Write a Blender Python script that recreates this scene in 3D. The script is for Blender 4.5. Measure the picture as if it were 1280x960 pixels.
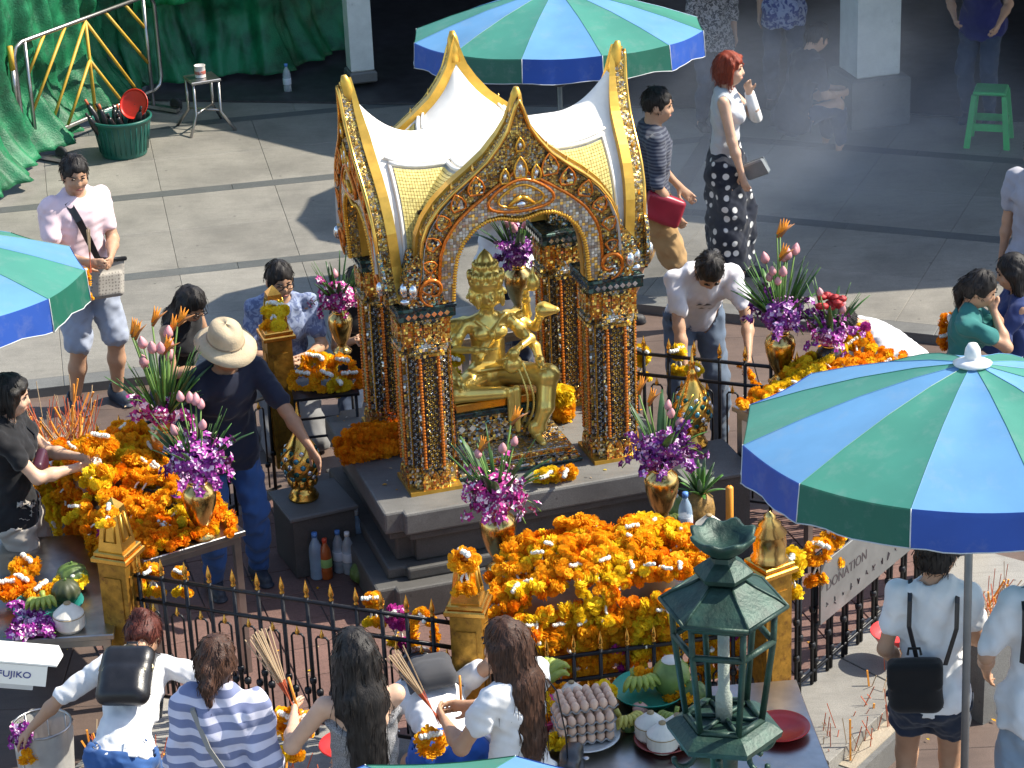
import bpy, bmesh, math, random
import numpy as np
from mathutils import Vector, Matrix, noise
random.seed(7); rng = np.random.default_rng(7)
scn = bpy.context.scene
for o in list(bpy.data.objects): bpy.data.objects.remove(o)
# ------------------------------------------------------------------ camera, sky, sun, exposure
TH, ROLL, F, HC = math.radians(23.6), math.radians(2.47), 3100.0, 6.5
cd = bpy.data.cameras.new('camera'); cam = bpy.data.objects.new('camera', cd); scn.collection.objects.link(cam)
cam.location = (0, 0, HC); cam.rotation_euler = (Matrix.Rotation(math.pi/2-TH, 3, 'X') @ Matrix.Rotation(-ROLL, 3, 'Z')).to_euler()
cd.sensor_width = 36; cd.lens = F/1280*36; cd.clip_start = .1; cd.clip_end = 3000
scn.camera = cam
SUN_AZ, SUN_EL = math.radians(9.5), math.radians(47)          # azimuth measured from +X towards +Y (away from camera)
w = bpy.data.worlds.new('World'); scn.world = w; w.use_nodes = True
nt = w.node_tree; bg = nt.nodes['Background']; sky = nt.nodes.new('ShaderNodeTexSky')
sky.sky_type = 'NISHITA'; sky.sun_disc = False; sky.sun_elevation = SUN_EL; sky.sun_rotation = math.pi/2-SUN_AZ
nt.links.new(sky.outputs[0], bg.inputs[0]); bg.inputs[1].default_value = .15
ld = bpy.data.lights.new('sun', 'SUN'); ld.energy = 4.8; ld.angle = math.radians(.53); ld.color = (1, .93, .80)
sun = bpy.data.objects.new('sun', ld); scn.collection.objects.link(sun)
SD = Vector((math.cos(SUN_AZ)*math.cos(SUN_EL), math.sin(SUN_AZ)*math.cos(SUN_EL), math.sin(SUN_EL)))
sun.rotation_euler = SD.to_track_quat('Z', 'Y').to_euler(); sun.location = (0, 12, 9)
vs = scn.view_settings; vs.view_transform = 'Standard'; vs.look = 'None'; vs.exposure = .85; vs.gamma = 1
scn.cycles.use_denoising = True
scn.cycles.max_bounces = 6; scn.cycles.diffuse_bounces = 3; scn.cycles.glossy_bounces = 3
scn.cycles.sample_clamp_indirect = 6; scn.cycles.caustics_reflective = False; scn.cycles.caustics_refractive = False
# ------------------------------------------------------------------ helpers
C_, S_ = math.cos(TH), math.sin(TH)
def at(x, y, z=0.):
    'the point at height z that the photograph shows at x, y'
    a, b = (x-640)/F, (y-480)/F
    a, b = a*math.cos(ROLL)-b*math.sin(ROLL), a*math.sin(ROLL)+b*math.cos(ROLL)
    r = Vector((a, C_-b*S_, -S_-b*C_)); t = (z-HC)/r.z
    return Vector((r.x*t, r.y*t, z))
V = Vector
COL = scn.collection
def link(o, parent=None):
    COL.objects.link(o)
    if parent is not None: o.parent = parent
    return o
def tag(o, label, cat, group=None):
    o['label'] = label; o['category'] = cat
    if group: o['group'] = group
    return o
def thing(name, label, cat, loc=(0, 0, 0), rz=0, group=None):
    o = bpy.data.objects.new(name, None); link(o); o.location = loc; o.rotation_euler = (0, 0, rz)
    o.empty_display_size = .1
    return tag(o, label, cat, group)
def struct(o, kind='structure'): o['kind'] = kind; return o
def copy_tree(o, parent=None):
    c = o.copy(); COL.objects.link(c); c.parent = parent
    for ch in o.children: copy_tree(ch, c)
    return c
def inst(me, name, parent, loc=(0, 0, 0), rot=(0, 0, 0), sc=1):
    o = bpy.data.objects.new(name, me); link(o, parent); o.location = loc; o.rotation_euler = rot
    o.scale = sc if hasattr(sc, '__len__') else (sc, sc, sc)
    return o
class G:
    'collects shapes; build() links them as one mesh object'
    def __init__(s): s.v = []; s.f = []; s.mi = []; s.sm = []; s.m = 0; s.smooth = False; s.T = None
    def add(s, vs, fs, smooth=None):
        b = len(s.v); T = s.T
        s.v += [tuple(T @ V(p)) if T is not None else tuple(p) for p in vs]
        for f in fs: s.f.append(tuple(b+i for i in f)); s.mi.append(s.m); s.sm.append(s.smooth if smooth is None else smooth)
        return s
    def box(s, x0, x1, y0, y1, z0, z1, bev=0):
        if bev:
            b = bev
            def ring(z, i): return [(x0+b+i*0-(-0), y0, z)]
            vs = []; 
            for z, e in ((z0, b), (z0+b, 0), (z1-b, 0), (z1, b)):
                X0, X1, Y0, Y1 = x0+e, x1-e, y0+e, y1-e
                vs += [(X0, Y0, z), (X1, Y0, z), (X1, Y1, z), (X0, Y1, z)]
            fs = [(3, 2, 1, 0), (12, 13, 14, 15)]
            for k in range(3):
                for i in range(4): j = (i+1) % 4; fs.append((k*4+i, k*4+j, k*4+4+j, k*4+4+i))
            return s.add(vs, fs, False)
        vs = [(x, y, z) for z in (z0, z1) for x, y in ((x0, y0), (x1, y0), (x1, y1), (x0, y1))]
        return s.add(vs, [(3, 2, 1, 0), (4, 5, 6, 7), (0, 1, 5, 4), (1, 2, 6, 5), (2, 3, 7, 6), (3, 0, 4, 7)], False)
    def tube(s, pts, r, n=8, cap=True, closed=False):
        pts = [V(p) for p in pts]; m = len(pts); rs = r if hasattr(r, '__len__') else [r]*m
        vs = []; fs = []; up = None
        for i, p in enumerate(pts):
            if closed: t = pts[(i+1) % m]-pts[i-1]
            else: t = pts[min(i+1, m-1)]-pts[max(i-1, 0)]
            if t.length < 1e-9: t = V((0, 0, 1))
            t.normalize()
            if up is None: up = V((0, 0, 1)) if abs(t.z) < .9 else V((1, 0, 0))
            a = t.cross(up)
            if a.length < 1e-6: a = t.orthogonal()
            a.normalize(); b = a.cross(t); up = b
            for k in range(n):
                q = 2*math.pi*k/n; vs.append(p+(a*math.cos(q)+b*math.sin(q))*rs[i])
        for i in range(m if closed else m-1):
            for k in range(n):
                j = (i+1) % m; l = (k+1) % n; fs.append((i*n+k, i*n+l, j*n+l, j*n+k))
        if cap and not closed: fs.append(tuple(range(n-1, -1, -1))); fs.append(tuple((m-1)*n+k for k in range(n)))
        return s.add(vs, fs, n > 4)
    def lathe(s, prof, n=24, c=(0, 0, 0), smooth=True, seg=None):
        vs = []; fs = []; m = len(prof)
        for r, z in prof:
            for k in range(n):
                q = 2*math.pi*(k+.5)/n; vs.append((c[0]+r*math.cos(q), c[1]+r*math.sin(q), c[2]+z))
        for i in range(m-1):
            for k in range(n): l = (k+1) % n; fs.append((i*n+k, i*n+l, (i+1)*n+l, (i+1)*n+k))
        if prof[0][0] > 1e-4: fs.append(tuple(range(n-1, -1, -1)))
        if prof[-1][0] > 1e-4: fs.append(tuple((m-1)*n+k for k in range(n)))
        return s.add(vs, fs, smooth)
    def prism(s, poly, z0, z1, axis='z'):
        'extrude a 2D outline (counter-clockwise) from z0 to z1; axis y: outline in x,z'
        n = len(poly)
        f = (lambda p, z: (p[0], p[1], z)) if axis == 'z' else ((lambda p, z: (p[0], -z, p[1])) if axis == 'y' else (lambda p, z: (z, p[0], p[1])))
        vs = [f(p, z0) for p in poly]+[f(p, z1) for p in poly]
        fs = [tuple(range(n-1, -1, -1)), tuple(range(n, 2*n))]+[(i, (i+1) % n, n+(i+1) % n, n+i) for i in range(n)]
        return s.add(vs, fs, False)
    def ell(s, c, r, n=12, m=8, R=None):
        vs = []; fs = []
        for i in range(m+1):
            t = math.pi*i/m
            for k in range(n):
                q = 2*math.pi*k/n; p = V((r[0]*math.sin(t)*math.cos(q), r[1]*math.sin(t)*math.sin(q), -r[2]*math.cos(t)))
                if R is not None: p = R @ p
                vs.append(p+V(c))
        for i in range(m):
            for k in range(n): l = (k+1) % n; fs.append((i*n+k, i*n+l, (i+1)*n+l, (i+1)*n+k))
        return s.add(vs, fs, True)
    def mesh(s, name, mats):
        me = bpy.data.meshes.new(name); me.from_pydata(s.v, [], s.f)
        for m in (mats if isinstance(mats, (list, tuple)) else [mats]): me.materials.append(m)
        me.polygons.foreach_set('material_index', s.mi); me.polygons.foreach_set('use_smooth', s.sm)
        me.update(); return me
    def build(s, name, mats, parent=None, loc=(0, 0, 0), rot=(0, 0, 0)):
        return inst(s.mesh(name, mats), name, parent, loc, rot)
# ------------------------------------------------------------------ materials
def newmat(name):
    m = bpy.data.materials.new(name); m.use_nodes = True; nt = m.node_tree
    return m, nt, nt.nodes['Principled BSDF'], nt.nodes, nt.links
def N(nt, t, **kw):
    n = nt.nodes.new(t)
    for k, v in kw.items():
        if k in n.inputs.keys(): n.inputs[k].default_value = v
        else: setattr(n, k, v)
    return n
def c4(c): return (*c, 1) if len(c) == 3 else c
def ramp(nt, src, stops, interp='LINEAR'):
    r = nt.nodes.new('ShaderNodeValToRGB'); nt.links.new(src, r.inputs[0]); e = r.color_ramp; e.interpolation = interp
    while len(e.elements) < len(stops): e.elements.new(.5)
    for el, (p, c) in zip(e.elements, stops): el.position = p; el.color = c4(c)
    return r.outputs[0]
def mixc(nt, a, b, f, mode='MIX'):
    n = nt.nodes.new('ShaderNodeMix'); n.data_type = 'RGBA'; n.blend_type = mode
    for i, v in ((0, f), (6, a), (7, b)):
        if hasattr(v, 'node'): nt.links.new(v, n.inputs[i])
        else: n.inputs[i].default_value = v if i == 0 else c4(v)
    return n.outputs[2]
def bump(nt, h, strength, dist, bs, normal=None):
    b = N(nt, 'ShaderNodeBump'); b.inputs['Strength'].default_value = strength; b.inputs['Distance'].default_value = dist
    nt.links.new(h, b.inputs['Height'])
    if normal is not None: nt.links.new(normal, b.inputs['Normal'])
    nt.links.new(b.outputs[0], bs.inputs['Normal']); return b.outputs[0]
MC = {}
def mat(name, col, rough=.6, metal=0, var=.12, scale=8, bmp=.0, bscale=60, coat=0, spec=None, rnd=0, sheen=0, dirt=None, trans=0, alpha=None):
    'general surface: base colour with noise variation, optional bump, per-object variation, stains'
    if name in MC: return MC[name]
    m, nt, bs, nd, lk = newmat(name)
    co = N(nt, 'ShaderNodeTexCoord'); n1 = N(nt, 'ShaderNodeTexNoise', Scale=scale, Detail=5, Roughness=.6)
    lk.new(co.outputs['Object'], n1.inputs['Vector'])
    d = tuple(max(0, c*(1-var*1.6)) for c in col); l = tuple(min(1, c*(1+var)) for c in col)
    out = ramp(nt, n1.outputs[0], [(.3, d), (.7, l)])
    if rnd:
        oi = N(nt, 'ShaderNodeObjectInfo'); hs = N(nt, 'ShaderNodeHueSaturation')
        mr = N(nt, 'ShaderNodeMapRange'); mr.inputs[3].default_value = 1-rnd; mr.inputs[4].default_value = 1+rnd
        lk.new(oi.outputs['Random'], mr.inputs[0]); lk.new(mr.outputs[0], hs.inputs['Value']); lk.new(out, hs.inputs['Color']); out = hs.outputs[0]
    if dirt:
        n2 = N(nt, 'ShaderNodeTexNoise', Scale=dirt[1], Detail=6, Roughness=.7); lk.new(co.outputs['Object'], n2.inputs['Vector'])
        f = ramp(nt, n2.outputs[0], [(dirt[2], (0, 0, 0)), (dirt[2]+.16, (1, 1, 1))])
        out = mixc(nt, out, dirt[0], f)
    lk.new(out, bs.inputs['Base Color'])
    bs.inputs['Roughness'].default_value = rough; bs.inputs['Metallic'].default_value = metal
    if coat: bs.inputs['Coat Weight'].default_value = coat; bs.inputs['Coat Roughness'].default_value = .1
    if spec is not None: bs.inputs['Specular IOR Level'].default_value = spec
    if sheen: bs.inputs['Sheen Weight'].default_value = sheen
    if trans: bs.inputs['Transmission Weight'].default_value = trans
    if alpha is not None: bs.inputs['Alpha'].default_value = alpha
    if bmp:
        n3 = N(nt, 'ShaderNodeTexNoise', Scale=bscale, Detail=4, Roughness=.6); lk.new(co.outputs['Object'], n3.inputs['Vector'])
        bump(nt, n3.outputs[0], bmp, .01, bs)
    MC[name] = m; return m
def granite(name, a, b, scale=190, rough=.6, stain=(.1, .095, .085), st=.62):
    if name in MC: return MC[name]
    m, nt, bs, nd, lk = newmat(name); g = N(nt, 'ShaderNodeNewGeometry'); oi = N(nt, 'ShaderNodeObjectInfo')
    n1 = N(nt, 'ShaderNodeTexNoise', Scale=scale, Detail=3, Roughness=.7); lk.new(g.outputs['Position'], n1.inputs['Vector'])
    c = ramp(nt, n1.outputs[0], [(.36, a), (.62, b)])
    n2 = N(nt, 'ShaderNodeTexNoise', Scale=1.7, Detail=7, Roughness=.68); lk.new(g.outputs['Position'], n2.inputs['Vector'])
    f = ramp(nt, n2.outputs[0], [(st-.18, (0, 0, 0)), (st+.15, (.75, .75, .75))]); c = mixc(nt, c, stain, f)
    mp = N(nt, 'ShaderNodeMapping'); mp.inputs['Scale'].default_value = (3, 22, 8); mp.inputs['Rotation'].default_value = (0, 0, .3)
    n4 = N(nt, 'ShaderNodeTexNoise', Scale=1.2, Detail=6, Roughness=.75); lk.new(g.outputs['Position'], mp.inputs[0]); lk.new(mp.outputs[0], n4.inputs['Vector'])
    c = mixc(nt, c, tuple(x*.72 for x in a), ramp(nt, n4.outputs[0], [(.5, (0, 0, 0)), (.75, (.6, .6, .6))]))
    vo = N(nt, 'ShaderNodeTexVoronoi', Scale=4.5, Randomness=1.); lk.new(g.outputs['Position'], vo.inputs['Vector']); c = mixc(nt, c, tuple(x*.45 for x in a), ramp(nt, vo.outputs['Distance'], [(.035, (.85, .85, .85)), (.06, (0, 0, 0))]))
    n5 = N(nt, 'ShaderNodeTexNoise', Scale=.55, Detail=8, Roughness=.72); lk.new(g.outputs['Position'], n5.inputs['Vector']); c = mixc(nt, c, tuple(x*.6 for x in a), ramp(nt, n5.outputs[0], [(.48, (0, 0, 0)), (.72, (.65, .65, .65))]))
    hs = N(nt, 'ShaderNodeHueSaturation'); mr = N(nt, 'ShaderNodeMapRange'); mr.inputs[3].default_value = .9; mr.inputs[4].default_value = 1.07
    lk.new(oi.outputs['Random'], mr.inputs[0]); lk.new(mr.outputs[0], hs.inputs['Value']); lk.new(c, hs.inputs['Color'])
    lk.new(hs.outputs[0], bs.inputs['Base Color']); bs.inputs['Roughness'].default_value = rough
    bump(nt, n1.outputs[0], .25, .004, bs); MC[name] = m; return m
def mosaic(name, cols, scale=60, rough=.22, metal=.85, tilt=.9, grout=(.04, .03, .02), gw=.06, kind='vor', nz=0.):
    'small mirror and glass tesserae: each cell has its own colour and its own tilt'
    if name in MC: return MC[name]
    m, nt, bs, nd, lk = newmat(name); co = N(nt, 'ShaderNodeTexCoord')
    v = N(nt, 'ShaderNodeTexVoronoi', Scale=scale, Randomness=.55 if kind == 'vor' else .0); lk.new(co.outputs['Object'], v.inputs['Vector'])
    e = N(nt, 'ShaderNodeTexVoronoi', Scale=scale, Randomness=.55 if kind == 'vor' else .0, feature='DISTANCE_TO_EDGE'); lk.new(co.outputs['Object'], e.inputs['Vector'])
    sp = N(nt, 'ShaderNodeSeparateColor'); lk.new(v.outputs['Color'], sp.inputs[0]); src = sp.outputs[0]
    if nz:
        n2 = N(nt, 'ShaderNodeTexNoise', Scale=nz, Detail=3); lk.new(co.outputs['Object'], n2.inputs['Vector'])
        a = N(nt, 'ShaderNodeMath', operation='MULTIPLY_ADD'); lk.new(n2.outputs[0], a.inputs[0]); a.inputs[1].default_value = 1.6; a.inputs[2].default_value = -.8
        b = N(nt, 'ShaderNodeMath', operation='ADD', use_clamp=True); lk.new(a.outputs[0], b.inputs[0]); lk.new(src, b.inputs[1]); src = b.outputs[0]
    n = len(cols); c = ramp(nt, src, [(i/n, k) for i, k in enumerate(cols)], 'CONSTANT')
    g = ramp(nt, e.outputs['Distance'], [(gw*.6, (0, 0, 0)), (gw, (1, 1, 1))])
    lk.new(mixc(nt, grout, c, g), bs.inputs['Base Color'])
    geo = N(nt, 'ShaderNodeNewGeometry')
    s1 = N(nt, 'ShaderNodeVectorMath', operation='SUBTRACT'); lk.new(v.outputs['Color'], s1.inputs[0]); s1.inputs[1].default_value = (.5, .5, .5)
    s2 = N(nt, 'ShaderNodeVectorMath', operation='SCALE'); lk.new(s1.outputs[0], s2.inputs[0]); s2.inputs['Scale'].default_value = tilt
    s3 = N(nt, 'ShaderNodeVectorMath', operation='ADD'); lk.new(geo.outputs['Normal'], s3.inputs[0]); lk.new(s2.outputs[0], s3.inputs[1])
    s4 = N(nt, 'ShaderNodeVectorMath', operation='NORMALIZE'); lk.new(s3.outputs[0], s4.inputs[0])
    bump(nt, g, .5, .004, bs, s4.outputs[0])
    mm = N(nt, 'ShaderNodeMath', operation='MULTIPLY'); lk.new(g, mm.inputs[0]); mm.inputs[1].default_value = metal; lk.new(mm.outputs[0], bs.inputs['Metallic'])
    bs.inputs['Roughness'].default_value = rough; MC[name] = m; return m
def cloth(name, col, pat=None, rough=.85):
    'woven cloth; pat: (kind, second colour, size ...)'
    if name in MC: return MC[name]
    m, nt, bs, nd, lk = newmat(name); co = N(nt, 'ShaderNodeTexCoord'); src = co.outputs['Object']; base = None
    if pat and pat[0] == 'stripes':
        sx = N(nt, 'ShaderNodeSeparateXYZ'); nz = N(nt, 'ShaderNodeTexNoise', Scale=5., Detail=2); lk.new(src, nz.inputs['Vector'])
        lk.new(src, sx.inputs[0]); a = N(nt, 'ShaderNodeMath', operation='MULTIPLY_ADD'); lk.new(nz.outputs[0], a.inputs[0]); a.inputs[1].default_value = .03; lk.new(sx.outputs[pat[3] if len(pat) > 3 else 2], a.inputs[2])
        b = N(nt, 'ShaderNodeMath', operation='DIVIDE'); lk.new(a.outputs[0], b.inputs[0]); b.inputs[1].default_value = pat[2]
        c = N(nt, 'ShaderNodeMath', operation='FRACT'); lk.new(b.outputs[0], c.inputs[0])
        base = ramp(nt, c.outputs[0], [(0, col), (.48, col), (.52, pat[1]), (.98, pat[1])])
    elif pat and pat[0] == 'dots':
        v = N(nt, 'ShaderNodeTexVoronoi', Scale=1/pat[2], Randomness=.35); lk.new(src, v.inputs['Vector'])
        base = ramp(nt, v.outputs['Distance'], [(.27, pat[1]), (.31, col)])
    elif pat and pat[0] == 'floral':
        n2 = N(nt, 'ShaderNodeTexNoise', Scale=1/pat[2], Detail=3, Distortion=1.5); lk.new(src, n2.inputs['Vector'])
        base = ramp(nt, n2.outputs[0], [(.46, col), (.54, pat[1])])
    n1 = N(nt, 'ShaderNodeTexNoise', Scale=9, Detail=4); lk.new(src, n1.inputs['Vector'])
    f = ramp(nt, n1.outputs[0], [(.3, (.84, .84, .84)), (.7, (1.0, 1.0, 1.0))])
    if base is None: base = c4(col)
    lk.new(mixc(nt, base, f, 1., 'MULTIPLY'), bs.inputs['Base Color'])
    bs.inputs['Roughness'].default_value = rough; bs.inputs['Sheen Weight'].default_value = .15; bs.inputs['Specular IOR Level'].default_value = .25
    n3 = N(nt, 'ShaderNodeTexNoise', Scale=420, Detail=1); lk.new(src, n3.inputs['Vector']); bump(nt, n3.outputs[0], .18, .002, bs)
    MC[name] = m; return m
def hairmat(name, col, hi):
    if name in MC: return MC[name]
    m, nt, bs, nd, lk = newmat(name); co = N(nt, 'ShaderNodeTexCoord')
    mp = N(nt, 'ShaderNodeMapping'); mp.inputs['Scale'].default_value = (230, 230, 12); lk.new(co.outputs['Object'], mp.inputs[0])
    n1 = N(nt, 'ShaderNodeTexNoise', Scale=1, Detail=3); lk.new(mp.outputs[0], n1.inputs['Vector'])
    lk.new(ramp(nt, n1.outputs[0], [(.35, col), (.75, hi)]), bs.inputs['Base Color']); bs.inputs['Roughness'].default_value = .52
    bs.inputs['Specular IOR Level'].default_value = .3
    bump(nt, n1.outputs[0], .6, .004, bs); MC[name] = m; return m
def skin(name, col):
    if name in MC: return MC[name]
    m, nt, bs, nd, lk = newmat(name); co = N(nt, 'ShaderNodeTexCoord')
    n1 = N(nt, 'ShaderNodeTexNoise', Scale=14, Detail=4); lk.new(co.outputs['Object'], n1.inputs['Vector'])
    lk.new(ramp(nt, n1.outputs[0], [(.3, tuple(c*.84 for c in col)), (.7, col)]), bs.inputs['Base Color'])
    bs.inputs['Roughness'].default_value = .5; bs.inputs['Subsurface Weight'].default_value = .12; bs.inputs['Subsurface Radius'].default_value = (.012, .005, .003); bs.inputs['Subsurface Scale'].default_value = 1.
    bs.inputs['Specular IOR Level'].default_value = .35
    n3 = N(nt, 'ShaderNodeTexNoise', Scale=150, Detail=2); lk.new(co.outputs['Object'], n3.inputs['Vector']); bump(nt, n3.outputs[0], .12, .002, bs)
    MC[name] = m; return m
# ------------------------------------------------------------------ smooth solids from distance fields
class S:
    def __init__(s, lo, hi, h):
        s.h = h; s.lo = np.array(lo, float); n = np.ceil((np.array(hi)-s.lo)/h).astype(int)+1
        s.n = n; s.f = np.full(tuple(n), .2, np.float32); s.ax = [s.lo[i]+h*np.arange(n[i]) for i in range(3)]
    def win(s, lo, hi):
        i0 = np.clip(np.floor((np.array(lo)-s.lo)/s.h).astype(int), 0, s.n); i1 = np.clip(np.ceil((np.array(hi)-s.lo)/s.h).astype(int)+1, 0, s.n)
        if (i1 <= i0).any(): return None, None
        sl = tuple(slice(a, b) for a, b in zip(i0, i1)); X, Y, Z = np.meshgrid(*[s.ax[k][sl[k]] for k in range(3)], indexing='ij')
        return sl, np.stack([X, Y, Z], -1).astype(np.float32)
    def op(s, sl, d, k, sub):
        f = s.f[sl]
        if sub: d = -d; h = np.clip(.5-.5*(d-f)/max(k, 1e-6), 0, 1) if k else None; s.f[sl] = (np.maximum(f, d) if not k else -(np.minimum(-f, -d)-np.maximum(k-np.abs(f-d), 0)**2/(4*k)))
        else: s.f[sl] = np.minimum(f, d) if not k else np.minimum(f, d)-np.maximum(k-np.abs(f-d), 0)**2/(4*k)
    def rc(s, a, b, ra, rb=None, k=.02, flat=None, sub=False):
        rb = ra if rb is None else rb; a = np.array(a, np.float32); b = np.array(b, np.float32); m = max(ra, rb)*(1.0 if not flat or flat[1] <= 1 else flat[1])+k+2*s.h
        sl, P = s.win(np.minimum(a, b)-m, np.maximum(a, b)+m)
        if sl is None: return s
        ba = b-a; pa = P-a; L = float(ba@ba)+1e-12
        if flat:
            wv = np.array(flat[0], np.float32); wv = wv/np.linalg.norm(wv); q = (pa@wv)*(1/flat[1]-1); pa = pa+q[..., None]*wv
        t = np.clip(pa@ba/L, 0, 1); d = np.linalg.norm(pa-t[..., None]*ba, axis=-1)-(ra+(rb-ra)*t)
        if flat: d = d*min(1, flat[1])**.5
        s.op(sl, d, k, sub); return s
    def el(s, c, r, R=None, k=.02, sub=False):
        c = np.array(c, np.float32); r = np.array(r, np.float32); m = float(r.max())+k+2*s.h; sl, P = s.win(c-m, c+m)
        if sl is None: return s
        q = P-c
        if R is not None: q = q@np.array(R, np.float32)
        k0 = np.linalg.norm(q/r, axis=-1); k1 = np.linalg.norm(q/(r*r), axis=-1)+1e-9
        s.op(sl, k0*(k0-1)/k1, k, sub); return s
    def bx(s, c, hs, R=None, rad=.01, k=.0, sub=False):
        c = np.array(c, np.float32); hs = np.array(hs, np.float32); m = float(np.linalg.norm(hs))+k+2*s.h+rad; sl, P = s.win(c-m, c+m)
        if sl is None: return s
        q = P-c
        if R is not None: q = q@np.array(R, np.float32)
        q = np.abs(q)-hs+rad; d = np.linalg.norm(np.maximum(q, 0), axis=-1)+np.minimum(q.max(-1), 0)-rad
        s.op(sl, d, k, sub); return s
    def cut(s, p, nrm, k=0):
        'removes everything on the side the normal points to'
        X, Y, Z = np.meshgrid(*s.ax, indexing='ij', sparse=True); n = np.array(nrm, float); n /= np.linalg.norm(n)
        d = ((X-p[0])*n[0]+(Y-p[1])*n[1]+(Z-p[2])*n[2]).astype(np.float32); s.f = np.maximum(s.f, d); return s
    def fold(s, amp, fr, seed=0, zs=.35, bias=0.):
        r = np.random.default_rng(seed); X, Y, Z = np.meshgrid(*s.ax, indexing='ij', sparse=True); o = 0
        for i in range(5):
            a = r.uniform(0, 6.28); kx, ky, kz = fr*math.cos(a)*r.uniform(.6, 1.4), fr*math.sin(a)*r.uniform(.6, 1.4), fr*zs*r.normal()
            o = o+np.sin(X*kx+Y*ky+Z*kz+r.uniform(0, 6)+1.1*np.sin(Z*fr*.45+r.uniform(0, 6)+X*fr*.3))
        s.f = (s.f+amp*.45*(o-bias)).astype(np.float32); return s
    def build(s, name, mt, parent=None, smooth=True):
        f = s.f; f[0] = f[-1] = .1; f[:, 0] = f[:, -1] = .1; f[:, :, 0] = f[:, :, -1] = .1
        ins = f < 0; n = np.array(f.shape)-1
        cnt = np.zeros(tuple(n), np.uint8)
        for dx in (0, 1):
            for dy in (0, 1):
                for dz in (0, 1): cnt += ins[dx:dx+n[0], dy:dy+n[1], dz:dz+n[2]]
        cell = (cnt > 0) & (cnt < 8); idx = np.full(tuple(n), -1, np.int64); ci = np.argwhere(cell)
        if len(ci) == 0: return None
        idx[cell] = np.arange(len(ci)); acc = np.zeros((len(ci), 3)); num = np.zeros(len(ci))
        corners = [(x, y, z) for x in (0, 1) for y in (0, 1) for z in (0, 1)]
        val = {c: f[ci[:, 0]+c[0], ci[:, 1]+c[1], ci[:, 2]+c[2]].astype(float) for c in corners}
        for c in corners:
            for a in range(3):
                if c[a] == 0:
                    d = list(c); d[a] = 1; d = tuple(d); v0, v1 = val[c], val[d]; cr = (v0 < 0) != (v1 < 0)
                    t = np.where(cr, v0/np.where(cr, v0-v1, 1), 0); p = np.tile(np.array(c, float), (len(ci), 1)); p[:, a] = t
                    acc += np.where(cr[:, None], p, 0); num += cr
        P = (ci+acc/num[:, None])*s.h+s.lo
        faces = []
        for a in range(3):
            b, c = (a+1) % 3, (a+2) % 3; m0 = [slice(1, -1)]*3; m0[a] = slice(0, -1); m1 = list(m0); m1[a] = slice(1, None)
            m0, m1 = tuple(m0), tuple(m1); i0, i1 = ins[m0], ins[m1]; e = np.argwhere(i0 != i1)
            if len(e) == 0: continue
            fl = i0[tuple(e.T)]; off = np.ones(3, int); off[a] = 0; e = e+off
            db = np.zeros(3, int); db[b] = 1; dc = np.zeros(3, int); dc[c] = 1
            q = np.stack([idx[tuple((e-db-dc).T)], idx[tuple((e-dc).T)], idx[tuple(e.T)], idx[tuple((e-db).T)]], 1)
            q[~fl] = q[~fl][:, ::-1]; faces.append(q)
        Q = np.concatenate(faces); Q = Q[(Q >= 0).all(1)]
        me = bpy.data.meshes.new(name); me.vertices.add(len(P)); me.vertices.foreach_set('co', P.astype(np.float32).ravel())
        me.loops.add(len(Q)*4); me.loops.foreach_set('vertex_index', Q.astype(np.int32).ravel())
        me.polygons.add(len(Q)); me.polygons.foreach_set('loop_start', np.arange(len(Q), dtype=np.int32)*4)
        me.polygons.foreach_set('use_smooth', np.full(len(Q), smooth)); me.materials.append(mt); me.update(calc_edges=True); me.validate()
        return inst(me, name, parent)
# ------------------------------------------------------------------ people
def ik(a, t, l1, l2, pole):
    a, t = V(a), V(t); d = t-a; L = min(d.length, (l1+l2)*.999); u = d.normalized(); x = (L*L+l1*l1-l2*l2)/(2*L)
    h = math.sqrt(max(l1*l1-x*x, 0)); p = V(pole); p = p-u*p.dot(u)
    p = p.normalized() if p.length > 1e-5 else u.orthogonal().normalized()
    return a+u*x+p*h, a+u*L
def euler(rx, ry, rz): return (Matrix.Rotation(rz, 3, 'Z') @ Matrix.Rotation(rx, 3, 'X') @ Matrix.Rotation(ry, 3, 'Y'))
def hand(s, wr, d, pn, side, curl=.5, sc=1.):
    'palm, four bent fingers of unequal length and a thumb leaving the side of the palm'
    d = V(d).normalized(); pn = V(pn); pn = (pn-d*pn.dot(d)).normalized(); ac = d.cross(pn)*side   # ac: towards the thumb
    wr = V(wr); s.rc(wr-d*.015*sc, wr+d*.075*sc, .025*sc, .032*sc, k=.015, flat=(pn, .55))
    for i, (o, l) in enumerate(((.026, .072), (.009, .08), (-.009, .075), (-.026, .058))):
        b = wr+d*.082*sc+ac*o*sc; q = d.copy(); r = .0088*sc
        for j, f in enumerate((.45, .32, .23)):
            ang = curl*(.5+.45*j)+.05*i; q = (Matrix.Rotation(0, 3, 'X') @ q); nd = (d*math.cos(ang)+pn*math.sin(ang)).normalized()
            e = b+nd*l*f*sc*1.1; s.rc(b, e, r, r*.9, k=.004); b = e; r *= .93
    b = wr+d*.025*sc+ac*.024*sc; t1 = b+(ac*.75+d*.75+pn*.25).normalized()*.042*sc; t2 = t1+(ac*.15+d+pn*(.2+.5*curl)).normalized()*.034*sc
    s.rc(b, t1, .0125*sc, .0105*sc, k=.012); s.rc(t1, t2, .0105*sc, .009*sc, k=.004)
SKN = dict(tan=skin('skin_tan', (.50, .29, .18)), fair=skin('skin_fair', (.66, .42, .29)), brown=skin('skin_brown', (.34, .185, .11)))
HB = hairmat('hair_black', (.006, .005, .005), (.03, .025, .022)); HBR = hairmat('hair_brown', (.02, .009, .006), (.10, .045, .025)); HR = hairmat('hair_red', (.13, .018, .008), (.36, .06, .022))
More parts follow.
